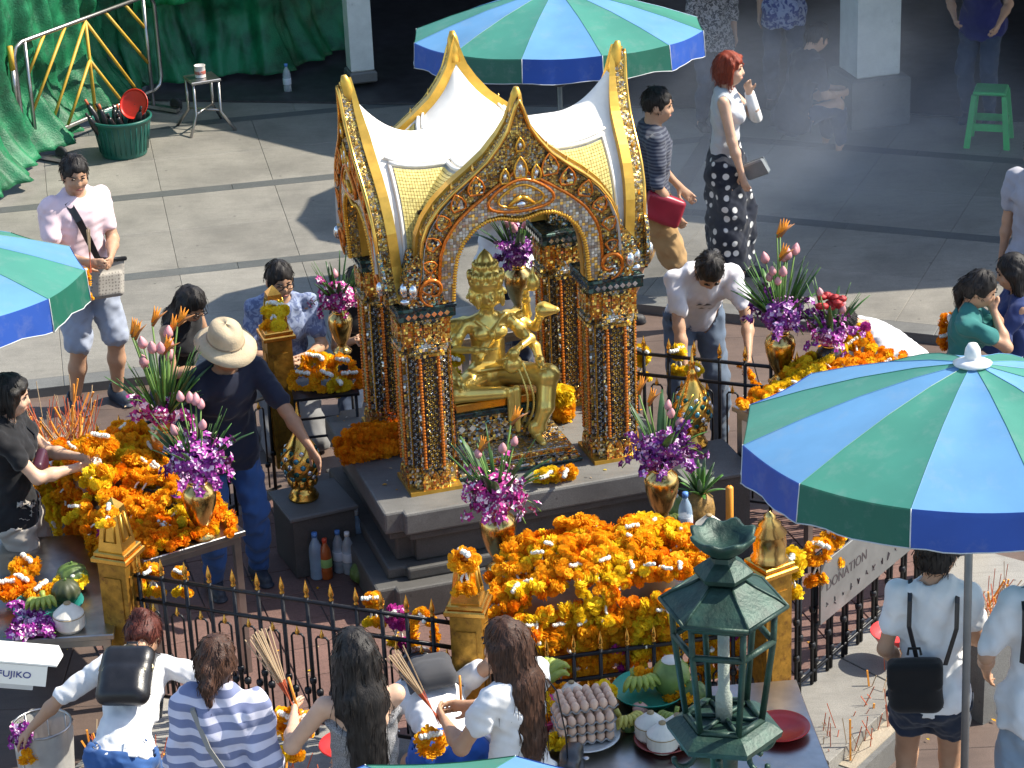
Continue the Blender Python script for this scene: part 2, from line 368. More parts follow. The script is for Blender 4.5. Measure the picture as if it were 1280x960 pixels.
HDR = hairmat('hair_dark_red', (.03, .008, .006), (.16, .04, .025))
EYE = mat('eye_dark', (.012, .009, .008), .15); LIP = mat('lip', (.42, .14, .11), .45); SOLE = mat('sole_dark', (.03, .03, .035), .6); SHOE = mat('shoe_navy', (.03, .04, .06), .55, bmp=.2)
BLK = mat('black_leather', (.012, .012, .014), .33, bmp=.12, bscale=140, var=.3); ZIP = mat('zip_brass', (.42, .33, .18), .3, 1)
def person(name, label, loc, rz, ht=1.62, fem=True, lean=0, hipz=None, hipy=0., side=0, twist=0, head=(0, 0), L=None, R=None, lp=None, rp=None, curl=(.5, .5),
           feet=((-.10, .02), (.10, .0)), knees=None, sk='tan', hair=('short', HB), top=None, bot=None, shoes=None, res=.0095, group=None, palms=None, fat=1., neckfwd=0, glasses=False, cat='person', dress=None):
    root = thing(name, label, cat, loc, rz, group); s_ = ht/1.70; rad = math.radians
    hz = .89 if hipz is None else hipz
    P = V((0, hipy, hz))
    Ra = euler(-rad(lean*.75), rad(side*.6), 0); Rb = euler(-rad(lean), rad(side), rad(twist))
    W = P+Ra @ V((0, .0, .16)); Cc = W+Rb @ V((0, .008, .20)); Nk = Cc+Rb @ V((0, -.012, .20))
    sw = .155 if fem else .174; hw = .088
    shL, shR = Cc+Rb @ V((-sw, -.005, .137)), Cc+Rb @ V((sw, -.005, .137))
    hp, hy = rad(head[0]), rad(head[1]); Rh = Rb @ euler(-hp, 0, hy); Hb = Nk+Rb @ V((0, .02+neckfwd, .055)); Hc = Hb+Rh @ V((0, .015, .085))
    X, Y, Z = Rb @ V((1, 0, 0)), Rb @ V((0, 1, 0)), Rb @ V((0, 0, 1))
    down = V((0, .03, -.53))
    tl = V(L) if L is not None else shL+down+V((-.05, 0, 0)); tr = V(R) if R is not None else shR+down+V((.05, 0, 0))
    eL, wL = ik(shL, tl, .285, .245, lp or (-.5, -.6, -.6)); eR, wR = ik(shR, tr, .285, .245, rp or (.5, -.6, -.6))
    hL, hR = P+Ra @ V((-hw, 0, -.01)), P+Ra @ V((hw, 0, -.01))
    aL, aR = V((feet[0][0], feet[0][1], feet[0][2] if len(feet[0]) > 2 else .075)), V((feet[1][0], feet[1][1], feet[1][2] if len(feet[1]) > 2 else .075))
    if knees: kL, kR = V(knees[0]), V(knees[1])
    else: (kL, aL), (kR, aR) = ik(hL, aL, .42, .41, (-.08, 1, 0)), ik(hR, aR, .42, .41, (.08, 1, 0))
    legdir = [a-k for a, k in ((aL, kL), (aR, kR))]
    def ft(a, k):   # toe direction
        d = V((a.x*.35, 1, 0)).normalized()
        return V((0, -.25, -1)).normalized() if knees else d
    allp = [P, W, Cc, Nk, shL, shR, Hc, eL, wL, eR, wR, hL, hR, kL, kR, aL, aR, wL+(wL-eL)*.75, wR+(wR-eR)*.75, Hc+Rh @ V((0, 0, .15))]
    A = np.array([tuple(p) for p in allp]); lo, hi = A.min(0)-.19, A.max(0)+.19; lo[2] = max(lo[2], -.02)
    def grid(h=res): return S(lo, hi, h)
    def legs(s, o, upto, taper=1., kk=.03):
        for h_, k_, a_ in ((hL, kL, aL), (hR, kR, aR)):
            u = min(upto, 1.); s.rc(h_, h_.lerp(k_, u), .083*fat+o, (.083+(.054-.083)*u)*fat+o*taper, k=kk)
            if upto > 1: u = upto-1; s.rc(k_, k_.lerp(a_, .4*min(1, u/.4)), .051*fat+o*taper, .053*fat+o*taper, k=kk); s.rc(k_.lerp(a_, .4*min(1, u/.4)), k_.lerp(a_, u), .053*fat+o*taper, (.053-.020*max(0, (u-.4)/.6))*fat+o*taper, k=kk)
    def torso(s, o, kk=.04):
        fl = (Y, .72); wr = (.108 if fem else .125)*fat+o; hr = (.142 if fem else .135)*fat+o
        s.rc(P+Ra @ V((-.03, 0, -.03)), P+Ra @ V((.03, 0, -.03)), hr*.9, hr*.9, k=kk, flat=(Ra @ V((0, 1, 0)), .86))
        s.rc(P+Ra @ V((0, 0, .02)), W, hr, wr, k=kk, flat=fl); s.rc(W, Cc+Z*.04, wr, (.135 if fem else .155)*fat+o, k=kk, flat=(Y, .72))
        s.rc(shL+X*.04-Z*.012, Nk-X*.045-Z*.035, .044+o*.8, .05+o, k=.05); s.rc(shR-X*.04-Z*.012, Nk+X*.045-Z*.035, .044+o*.8, .05+o, k=.05)
        if fem:
            for q in (-1, 1): s.el(Cc+X*q*.062+Y*.075+Z*.015, (.052+o, .05+o, .05+o), k=.035)
        for q in (-1, 1): s.el(P+Ra @ V((q*.062, -.035, -.04)), (.073+o, .073+o, .085+o), k=.05)
    def arms(s, o, upto, kk=.025):
        for a, e, w_ in ((shL, eL, wL), (shR, eR, wR)):
            u = min(1, upto); s.rc(a, a.lerp(e, u), .046*fat+o, (.046-.009*u)*fat+o, k=kk)
            if upto > 1: u = upto-1; s.rc(e, e.lerp(w_, min(u, .35)), .037*fat+o, .038*fat+o, k=kk); s.rc(e.lerp(w_, .35), e.lerp(w_, u), .038*fat+o, (.038-.014*u)*fat+o, k=kk)
    # skin: one continuous surface
    b = grid(); torso(b, -.006); arms(b, -.003, 2); legs(b, -.002, 2)
    b.rc(Nk-Z*.03, Hb+Rh @ V((0, .0, .03)), .052 if fem else .06, .048 if fem else .056, k=.03)
    RhA = np.array(Rh)
    b.el(Hc, (.073, .091, .110), RhA, k=.02); b.el(Hc+Rh @ V((0, .028, -.058)), (.054, .060, .058), RhA, k=.03)
    b.rc(Hc+Rh @ V((0, .082, .012)), Hc+Rh @ V((0, .098, -.028)), .009, .013, k=.014)
    for q in (-1, 1):
        b.el(Hc+Rh @ V((q*.076, -.008, -.012)), (.010, .021, .031), RhA, k=.006)
        b.el(Hc+Rh @ V((q*.032, .102, .012)), (.019, .018, .012), RhA, k=.02, sub=True); b.el(Hc+Rh @ V((q*.038, .066, -.03)), (.024, .022, .02), RhA, k=.02)
    b.rc(Hc+Rh @ V((-.016, .083, -.062)), Hc+Rh @ V((.016, .083, -.062)), .010, .010, k=.01)
    for (w_, e, sd, i) in ((wL, eL, -1, 0), (wR, eR, 1, 1)):
        d = (w_-e).normalized(); pn = V(palms[i]) if palms and palms[i] else (X*(-sd)+Y*.35); hand(b, w_, d, pn, 1 if sd < 0 else -1, curl[i], 1. if not fem else .93)
    for a, k_ in ((aL, kL), (aR, kR)):
        d = ft(a, k_); b.rc(a-d*.035-V((0, 0, .035 if not knees else 0)), a+d*.10-V((0, 0, .045 if not knees else 0)), .032, .026, k=.03, flat=None)
    body = b.build('body', SKN[sk], root)
    # face
    for q in (-1, 1):
        G().ell(Hc+Rh @ V((q*.032, .0845, .011)), (.013, .006, .0055), 10, 6, Rh).build('eye', EYE, root)
        G().tube([Hc+Rh @ V((q*x, y, z)) for x, y, z in ((.014, .095, .028), (.03, .094, .034), (.047, .083, .03))], [.004, .0045, .002], 6).build('eyebrow', hair[1], root)
    lp_ = G(); lp_.ell(Hc+Rh @ V((0, .0915, -.061)), (.021, .006, .0075), 10, 6, Rh); lp_.build('lips', LIP, root)
    if glasses:
        g = G()
        for q in (-1, 1):
            g.tube([Hc+Rh @ V((q*.034+.023*math.cos(t), .104-.012*abs(math.cos(t))*0, .009+.017*math.sin(t))) for t in np.linspace(0, 6.283, 14)[:-1]], .0028, 5, closed=True)
            g.tube([Hc+Rh @ V((q*.056, .102, .012)), Hc+Rh @ V((q*.079, .03, .012)), Hc+Rh @ V((q*.08, -.01, .005))], .0026, 5)
        g.tube([Hc+Rh @ V((-.011, .105, .012)), Hc+Rh @ V((.011, .105, .012))], .0026, 5); g.build('glasses', EYE, root)
    # hair
    if hair[0] != 'none':
        h = grid(.009); st = hair[0]; LO = {'short': -.045, 'bob': -.13, 'long': -.1, 'pony': -.045, 'bun': -.045}[st]
        h.el(Hc+Rh @ V((0, -.012, .022)), (.084, .101, .107), RhA, k=.01)
        if st != 'short': h.el(Hc+Rh @ V((0, -.03, -.02)), (.086, .088, .10), RhA, k=.03)
        h.el(Hc+Rh @ V((0, .10, -.05)), (.071 if st != 'short' else .078, .098, .095 if st != 'short' else .1), RhA, k=.01, sub=True)
        if st in ('short', 'pony', 'bun'):
            p = Hc+Rh @ V((0, -.02, LO)); h.bx(Hc+Rh @ V((0, .05, -.13)), (.2, .075, .10), RhA, .01, .02, True); h.bx(Hc+Rh @ V((0, 0, -.17)), (.2, .2, .09), RhA, .01, .02, True)
        if st == 'short': 
            for q in (-1, 1): h.el(Hc+Rh @ V((q*.085, .0, -.02)), (.014, .03, .036), RhA, k=.008, sub=True)
        if st == 'bob':
            for q in (-1, 1): h.rc(Hc+Rh @ V((q*.07, .02, .04)), Hc+Rh @ V((q*.072, .022, -.09)), .03, .018, k=.02)
            h.bx(Hc+Rh @ V((0, 0, -.25)), (.2, .2, .13), RhA, .01, .02, True)
            h.rc(Hc+Rh @ V((-.045, .066, .075)), Hc+Rh @ V((.05, .066, .062)), .018, .016, k=.02)
        if st == 'long':
            ln = hair[2] if len(hair) > 2 else .45; g0 = Hc+Rh @ V((0, -.06, -.02)); g1 = Nk-Y*.075-Z*.04; g2 = g1-V((0, 0, ln*.75))-Y*.02
            h.rc(g0, g1, .085, .088, k=.03, flat=(Y, .62)); h.rc(g1, g2, .09, .075, k=.03, flat=(Y, .5)); h.rc(g2, g2-V((0, 0, ln*.25)), .07, .03, k=.02, flat=(Y, .5))
            for q in (-1, 1): h.rc(Hc+Rh @ V((q*.068, .0, .0)), shL.lerp(shR, .5+q*.28)-Z*.02-Y*.03, .035, .04, k=.03)
        if st == 'pony':
            a = Hc+Rh @ V((0, -.11, -.01)); h.el(a, (.03, .03, .03), k=.02); c = a-Y*.03-V((0, 0, .06)); e = a-Y*.02-V((0, 0, .2 if len(hair) < 3 else hair[2]))
            h.rc(a, c, .026, .034, k=.02); h.rc(c, e, .034, .012, k=.02)
        if st == 'bun': h.el(Hc+Rh @ V((0, -.1, .045)), (.05, .045, .045), RhA, k=.015)
        h.fold(.0034, 130, 3, .10); ho = h.build('hair', hair[1], root)
        r = random.Random(len(label)); me_ = ho.data; cr = Hc+Rh @ V((0, -.03, .12)); g = G(); nv = len(me_.vertices)
        for _ in range(300):
            v = me_.vertices[r.randrange(nv)]; lv_ = Rh.transposed() @ (v.co-Hc)
            if lv_.y > .035 and lv_.z > -.14: continue
            p = v.co+v.normal*.002; q = [p.copy()]; n_ = v.normal.copy(); d = (p-cr)+V((0, 0, -.03)); L_ = r.uniform(.014, .026) if st in ('long', 'bob') else r.uniform(.006, .011)
            for i in range(4):
                d = d-n_*d.dot(n_); d = d.normalized() if d.length > 1e-4 else V((0, 0, -1)); d = (d+V((r.gauss(0, .12), r.gauss(0, .12), (-.35-.1*i)*(1 if st in ('long', 'bob') else .2)))).normalized(); p = p+d*L_+n_*.0012; q.append(p.copy())
            g.tube(q, [.0016, .002, .002, .0016, .0006], 3, False)
        struct(g.build('hair_strands', hair[1], root), 'stuff')
    # clothes
    topf = None
    if top:
        t = grid(); o = top.get('o', .014)-.005
        torso(t, o); arms(t, o*.75, top.get('sl', .55), .03) if top.get('sl', .55) > 0 else None
        if top.get('hem', .1) > .06: t.rc(P-Ra @ V((0, 0, .02)), P-Ra @ V((0, 0, top.get('hem', .1))), .152*fat+o+.016, .156*fat+o+.02, k=.06, flat=(Ra @ V((0, 1, 0)), .9))
        t.cut(P-Ra @ V((0, 0, top.get('hem', .1))), Ra @ V((0, 0, -1)))
        nk = top.get('neck', .075); t.el(Nk+Y*.045+Z*.035, (nk, nk, nk*.9), k=.01, sub=True); t.rc(Nk-Z*.05, Nk+Z*.2, .062, .06, k=.006, sub=True)
        if top.get('sl', .55) == 0:
            for q, a in ((-1, shL), (1, shR)): t.el(a+X*q*.045, (.07, .085, .09), k=.01, sub=True)
            if top.get('low'): t.cut(Cc+Z*.075, Z*.8-Y*.6)
        if top.get('collar'): t.rc(Nk-X*.05+Z*.012, Nk+X*.05+Z*.012, .028, .028, k=.02); t.rc(Nk-Z*.05, Nk+Z*.2, .056, .054, k=.006, sub=True)
        t.fold(top.get('fold', .009), top.get('fr', 38), len(label), .55, 1.6); t.fold(.003, 85, len(label)+3, .7, 1.2); topf = t; t.build(top.get('name', 'shirt'), top['m'], root)
    if bot:
        t = grid(res); o = bot.get('o', .014)-.004; wz = bot.get('waist', .13)
        t.rc(P+Ra @ V((0, 0, .02)), W, (.142 if fem else .135)*fat+o, (.112 if fem else .128)*fat+o*.6, k=.04, flat=(Ra @ V((0, 1, 0)), .76))
        t.rc(P+Ra @ V((-.03, 0, -.03)), P+Ra @ V((.03, 0, -.03)), (.135 if fem else .125)*fat+o, k=.04, flat=(Ra @ V((0, 1, 0)), .86))
        for q in (-1, 1): t.el(P+Ra @ V((q*.062, -.035, -.04)), (.074+o, .074+o, .088+o), k=.05)
        if bot['t'] == 'skirt':
            e = V(((aL.x+aR.x)/2, (aL.y+aR.y)/2, bot.get('z', .12))); t.rc(P-V((0, 0, .05)), e, .15+o, bot.get('r', .2), k=.05, flat=(V((0, 1, 0)), .8)); legs(t, o, 1.9)
            t.cut(V((0, 0, bot.get('z', .12))), V((0, 0, -1)))
        else: legs(t, o, bot.get('len', 1.92), bot.get('tap', 1.), .025)
        t.cut(P+Ra @ V((0, 0, wz)), Ra @ V((0, 0, 1))); t.fold(bot.get('fold', .007), bot.get('fr', 36), 5+len(label), .9, 1.6); t.fold(.003, 90, 2+len(label), .8, 1.2)
        if topf is not None:
            hm = top.get('hem', .1); hp_ = P-Ra @ V((0, 0, hm)); up = Ra @ V((0, 0, 1)); XX, YY, ZZ = np.meshgrid(*t.ax, indexing='ij', sparse=True); ab = ((XX-hp_.x)*up.x+(YY-hp_.y)*up.y+(ZZ-hp_.z)*up.z)
            t.f = np.where(ab > .012, np.maximum(t.f, .010-topf.f), t.f).astype(np.float32) if hm > -.02 else t.f
        t.build(bot.get('name', 'trousers'), bot['m'], root)
    if shoes and not knees:
        for a, k_ in ((aL, kL), (aR, kR)):
            d = ft(a, k_); q = S(np.array(tuple(a))-.2, np.array(tuple(a))+.2, .008)
            if shoes[0] == 'shoe': q.rc(a-d*.045-V((0, 0, .03)), a+d*.10-V((0, 0, .045)), .046, .036, k=.03, flat=None); q.rc(a-d*.02-V((0, 0, .02)), a-d*.02+V((0, 0, .015)), .05, .047, k=.03); q.rc(a+V((0, 0, .02)), a+V((0, 0, .2)), .04, .04, k=.005, sub=True)
            else: q.rc(a+d*.02-V((0, 0, .03)), a+d*.11-V((0, 0, .05)), .04, .042, k=.02); q.bx(a+V((0, 0, .08)), (.2, .2, .085), None, .01, 0, True); 
            q.rc(a-d*.055-V((0, 0, .066)), a+d*.115-V((0, 0, .066)), .04, .043, k=.005, flat=(V((0, 0, 1)), .3)); q.cut(V((0, 0, a.z-.078)), V((0, 0, -1))); q.build('shoe', shoes[1], root)
    root.scale = (s_,)*3
    # let soles reach the ground
    J = dict(P=P, W=W, C=Cc, N=Nk, shL=shL, shR=shR, eL=eL, eR=eR, wL=wL, wR=wR, H=Hc, Rb=Rb, Ra=Ra, Rh=Rh, X=X, Y=Y, Z=Z, root=root, s=s_)
    return J
def strap(J, pts, wd, mt, name='strap', th=.006):
    'flat band through points given in the person frame'
    g = G(); m = len(pts); pts = [V(p) for p in pts]; vs = []; fs = []
    c = sum(pts, V())/m
    for i, p in enumerate(pts):
        t = (pts[min(i+1, m-1)]-pts[max(i-1, 0)]).normalized(); o = p-c; o = (o-t*o.dot(t)).normalized(); a = t.cross(o)
        vs += [p+a*wd/2, p-a*wd/2, p-a*wd/2+o*th, p+a*wd/2+o*th]
    for i in range(m-1):
        for k in range(4): l = (k+1) % 4; fs.append((i*4+k, i*4+l, i*4+4+l, i*4+4+k))
    g.add(vs, fs+[(3, 2, 1, 0), tuple(m*4-4+k for k in range(4))], False); return g.build(name, mt, J['root'])
def wpt(J, p): return J['root'].matrix_basis @ V(p)
def incense(J, tip, d, n, parent, ln=.3):
    g = G()
    for i in range(n):
        e = V(d).normalized()+V((random.gauss(0, .08), random.gauss(0, .08), random.gauss(0, .05))); e.normalize()
        g.m = 0; g.tube([V(tip)-e*.08, V(tip)+e*ln*.25], .0022, 4); g.m = 1; g.tube([V(tip)+e*ln*.25, V(tip)+e*ln], .003, 4)
    return g.build('incense_sticks', [INC_R, INC_B], parent)
INC_R = mat('incense_red', (.55, .12, .05), .7); INC_B = mat('incense_tan', (.45, .33, .2), .8); CANDLE = mat('candle_orange', (.85, .33, .04), .5)
# ------------------------------------------------------------------ the setting: ground, plaza, floors
PZ = .065                                   # the plaza is one step up
g_grey = granite('plaza_granite', (.185, .173, .148), (.29, .272, .235)); g_dark = granite('band_granite', (.06, .065, .065), (.12, .125, .12))
g_edge = granite('edge_granite', (.12, .12, .115), (.20, .20, .19)); g_brown = granite('brown_granite', (.095, .066, .053), (.175, .122, .098), stain=(.05, .035, .03))
g_base = granite('plinth_granite_shaded', (.062, .06, .056), (.135, .13, .122), 230, .5); g_top = granite('plinth_granite_lit', (.13, .127, .118), (.25, .243, .225), 230, .5); g_kerb = granite('kerb_granite', (.22, .21, .19), (.36, .345, .31), 170)  # one plinth granite: sides darkened as if shaded, top slab lightened as if sunlit
terra = granite('terracotta', (.125, .072, .06), (.205, .115, .095), 120, .7, (.12, .06, .05), .66)
conc = granite('ground_concrete', (.20, .19, .175), (.30, .285, .26)); joint = mat('joint_dark', (.15, .145, .135), .9)
WHT = mat('stucco_white', (.80, .77, .70), .55, var=.05, scale=14, dirt=((.55, .52, .46), 5, .66)); CREAM = mat('column_paint', (.62, .64, .60), .6, var=.08, dirt=((.3, .29, .27), 6, .62), bmp=.15)
DK = mat('shade_dark_wood', (.035, .022, .016), .6, var=.4, bmp=.2); STEEL = mat('steel', (.42, .41, .40), .32, 1, var=.15, dirt=((.16, .13, .1), 7, .68)); IRON = mat('iron_black', (.013, .014, .018), .42, .35, var=.4, bmp=.15, dirt=((.06, .045, .035), 20, .7))  # pavilion wood coloured dark to stand in for the interior shade
GOLD = mat('gold', (.83, .47, .10), .24, 1, var=.16, scale=12, dirt=((.28, .13, .03), 16, .66)); GPAINT = mat('gold_paint', (.72, .42, .07), .38, .75, var=.12, scale=14, dirt=((.38, .19, .04), 22, .66))
BRASS = mat('brass', (.62, .42, .15), .22, 1, var=.2, dirt=((.2, .12, .05), 14, .62))
big = G().box(-900, 900, -900, 900, -.6, -.05); struct(big.build('ground', conc))
def clip(poly, p, n):
    out = []; m = len(poly)
    for i in range(m):
        a, b = poly[i], poly[(i+1) % m]; da = (a[0]-p[0])*n[0]+(a[1]-p[1])*n[1]; db = (b[0]-p[0])*n[0]+(b[1]-p[1])*n[1]
        if da <= 0: out.append(a)
        if da*db < 0: t = da/(da-db); out.append((a[0]+(b[0]-a[0])*t, a[1]+(b[1]-a[1])*t))
    return out
def slab(poly, z0, z1, m, name, parent, ins=.0009):
    c = (sum(p[0] for p in poly)/len(poly), sum(p[1] for p in poly)/len(poly)); q = []
    for p in poly:
        d = math.hypot(p[0]-c[0], p[1]-c[1]) or 1; f = 1-ins*1.4/d; q.append((c[0]+(p[0]-c[0])*f, c[1]+(p[1]-c[1])*f))
    g = G(); n = len(q); e = .004; r = [(c[0]+(p[0]-c[0])*(1-e/max(.05, math.hypot(p[0]-c[0], p[1]-c[1]))), c[1]+(p[1]-c[1])*(1-e/max(.05, math.hypot(p[0]-c[0], p[1]-c[1])))) for p in q]
    vs = [(*p, z0) for p in q]+[(*p, z1-.003) for p in q]+[(*p, z1) for p in r]
    fs = [(i, (i+1) % n, n+(i+1) % n, n+i) for i in range(n)]+[(n+i, n+(i+1) % n, 2*n+(i+1) % n, 2*n+i) for i in range(n)]+[tuple(range(2*n, 3*n))]
    g.add(vs, fs); return g.build(name, m, parent)
def area(p): return abs(sum(p[i][0]*p[(i+1) % len(p)][1]-p[(i+1) % len(p)][0]*p[i][1] for i in range(len(p))))/2
EL0, EL1 = at(80, 482, PZ), at(300, 457, PZ); ER0, ER1 = at(950, 396, PZ), at(1180, 420, PZ)
DV0, DV1 = at(830, 265, PZ), at(878, 188, PZ); dv = (DV1-DV0).normalized(); dvn = (dv.y, -dv.x)     # seam between the two paving directions
plz = G(); aL, aR = math.atan2((EL1-EL0).y, (EL1-EL0).x), math.atan2((ER1-ER0).y, (ER1-ER0).x)
plaza = None
def pave(o, ang, side, first):
    global plaza
    u = (math.cos(ang), math.sin(ang)); v = (-u[1], u[0]); W = lambda a, b: (o.x+u[0]*a+v[0]*b, o.y+u[1]*a+v[1]*b)
    sn = dvn if side < 0 else (-dvn[0], -dvn[1]); base = clip([W(-30, 0), W(30, 0), W(30, 30), W(-30, 30)], (DV0.x-sn[0]*0, DV0.y), sn)
    if side < 0:
        gb = G(); gb.prism(base, -.04, PZ-.012); plaza = struct(gb.build('plaza', joint))
    else: G().prism(base, -.04, PZ-.012).build('plaza_bed', joint, plaza)
    rows = [(0, .17, g_edge), (.17, 1.0, g_grey), (1.0, 1.83, g_grey), (1.83, 1.97, g_dark), (1.97, 2.8, g_grey), (2.8, 3.63, g_grey), (3.63, 3.77, g_dark), (3.77, 4.6, g_grey), (4.6, 5.43, g_grey), (5.43, 5.57, g_dark), (5.57, 6.8, g_grey), (6.8, 8.4, g_grey), (8.4, 14, g_grey)]
    for r, (b0, b1, m) in enumerate(rows):
        st = 1.2 if b1-b0 < .3 else (.9 if r < 9 else 2.2)
        for k in range(-16, 16):
            off = (r*.37) % 1*st if b1-b0 < .3 else 0
            p = clip([W(k*st+off, b0), W(k*st+st+off, b0), W(k*st+st+off, b1), W(k*st+off, b1)], (DV0.x-sn[0]*.07, DV0.y-sn[1]*.07), sn)
            if len(p) < 3 or area(p) < .004: continue
            c = (sum(q[0] for q in p)/len(p), sum(q[1] for q in p)/len(p))
            if abs(c[0]) > 1+.26*c[1]: continue
            if m is g_dark and r > 9: continue
            slab(p, PZ-.011, PZ, m, 'paving_slab' if b1-b0 > .3 else ('granite_band' if m is g_dark else 'edge_stone'), plaza)
pave(EL0, aL, -1, True); pave(ER0, aR, 1, False)
for k in range(12):
    a, b = DV0+dv*(k*1.1-2.2), DV0+dv*(k*1.1-1.1); n2 = V((dvn[0], dvn[1], 0))*.07
    p = [tuple((q+w_*n2)[:2]) for q, w_ in ((a, 1), (b, 1), (b, -1), (a, -1))]
    if ((a-ER0).x*-math.sin(aR)+(a-ER0).y*math.cos(aR)) > .05: slab(p, PZ-.011, PZ, g_dark, 'granite_band', plaza)
# inner floors
brown = struct(G().box(-6, 7, 7.5, 17.2, -.04, -.012).build('shrine_court', joint))
for i in range(-8, 8):
    for j in range(12):
        x, y = i*.8, 8.0+j*.75
        if y > 16.6 or abs(x) > 1+.24*y: continue
        slab([(x, y), (x+.8, y), (x+.8, y+.75), (x, y+.75)], -.011, .0, g_brown, 'floor_slab', brown, .002)
# the shrine stands in an octagon of posts
CEN = V((-.081, 12.744, 0)); PHI = math.radians(16.5); UX = V((math.cos(PHI), math.sin(PHI), 0)); UY = V((-math.sin(PHI), math.cos(PHI), 0))
def loc(x, y, z=0): return CEN+UX*x+UY*y+V((0, 0, z))
PP1, PP2, PP3, PP4 = V((-.244, 10.0, 0)), V((1.164, 10.245, 0)), V((-1.935, 10.67, 0)), V((-1.361, 13.39, 0))
PP5, PP6 = V((2.45, 11.95, 0)), V((2.1, 13.1, 0))
octo = [tuple(p[:2]) for p in (PP3, PP1, PP2, PP5, V((2.2, 12.55, 0)), V((.2, 13.4, 0)), PP4, V((-2.5, 12.2, 0)))]
oc = struct(G().prism(octo, -.01, .002).build('terracotta_floor', joint))
for i in range(-14, 14):
    for j in range(-14, 14):
        p0 = loc(i*.3, j*.3); poly = [tuple(loc(i*.3+a, j*.3+b)[:2]) for a, b in ((0, 0), (.3, 0), (.3, .3), (0, .3))]
        for k in range(8):
            a, b = octo[k], octo[(k+1) % 8]; poly = clip(poly, a, (b[1]-a[1], -(b[0]-a[0])))
            if len(poly) < 3: break
        if len(poly) < 3 or area(poly) < .006: continue
        slab(poly, .001, .012, terra, 'terracotta_tile', oc, .003)
# kerbs under the fence
def offs(path, d):
    out = []
    for i, p in enumerate(path):
        a = path[max(i-1, 0)]; b = path[min(i+1, len(path)-1)]; t1 = (p-a).normalized() if i else (b-p).normalized(); t2 = (b-p).normalized() if i < len(path)-1 else t1
        n = (V((t1.y, -t1.x, 0))+V((t2.y, -t2.x, 0))).normalized(); c = max(.5, n.dot(V((t1.y, -t1.x, 0)))); out.append(p+n*d/c)
    return out
path = [PP3, PP1, PP2, PP5]; o1 = offs(path, .42); i1 = offs(path, -.09)
kerb = thing('fence_kerb', 'grey granite kerb carrying the black iron fence and gold posts', 'kerb')
for i in range(3):
    a0, a1, b1, b0 = i1[i], i1[i+1], o1[i+1], o1[i]; n = 3
    for k in range(n):
        t0, t1 = k/n, (k+1)/n; q = [a0.lerp(a1, t0), b0.lerp(b1, t0), b0.lerp(b1, t1), a0.lerp(a1, t1)]
        slab([tuple(p[:2]) for p in q], .0, .2, g_kerb, 'kerb_stone', kerb, .003)
# ------------------------------------------------------------------ pavilion behind: columns, roof, back wall
SH = lambda h: V((math.cos(SUN_AZ), math.sin(SUN_AZ), 0))*(h-PZ)/math.tan(SUN_EL)
hr = 2.75
se = [at(x, y, PZ)+SH(hr) for x, y in ((290, 158), (420, 191), (700, 246), (845, 271), (948, 282), (948, 374), (1280, 352))]
pav = thing('pavilion', 'open pavilion with pale columns and dark interior behind the plaza', 'building')
d0 = (se[0]-se[3]).normalized(); far = se[0]+d0*.2; e1 = se[-1]+V((6, .3, 0))
rp = [(far.x, far.y)]+[(p.x, p.y) for p in se[1:]]+[(e1.x, e1.y), (e1.x, 34), (-4.2, 34), (-4.2, 24.5), (-1.7, 21.6)]
G().prism(rp, hr, hr+.16).build('roof', DK, pav)
G().box(-9, 14, 25.2, 25.5, 0, hr-.004).build('back_wall', DK, pav); G().prism([(-3.2, 21.4), (3.0, 20.2), (4.6, 19.6), (14, 18.6), (14, 25.19), (-3.2, 25.19)], PZ+.003, PZ+.02).build('shade_floor', mat('floor_shade', (.045, .042, .045), .5, var=.3), pav)  # dark floor sheet added; its colour paints the deep shade inside
for x0, x1 in ((-3.0, -1.0), (.3, 2.0), (3.0, 5.0)):
    for k in range(5): G().box(x0, x1, 24.7, 25.19, .4+k*.45, .44+k*.45).build('shelf', DK, pav)
def pcol(c, w_, bw, bh):
    g = G(); g.box(-w_, w_, -w_, w_, PZ+bh, hr-.003, .012); col = g.build('column', CREAM, pav, c, (0, 0, .25))
    G().box(-bw, bw, -bw, bw, PZ-.005, PZ+bh, .015).build('column_base', g_edge, col); return col
pcol(at(452, 108, PZ), .105, .125, .1); c_ = at(1090, 158, PZ); pcol((c_.x, c_.y+.2, 0), .19, .26, .42)
pcol((5.6, 20.5, 0), .19, .26, .42)
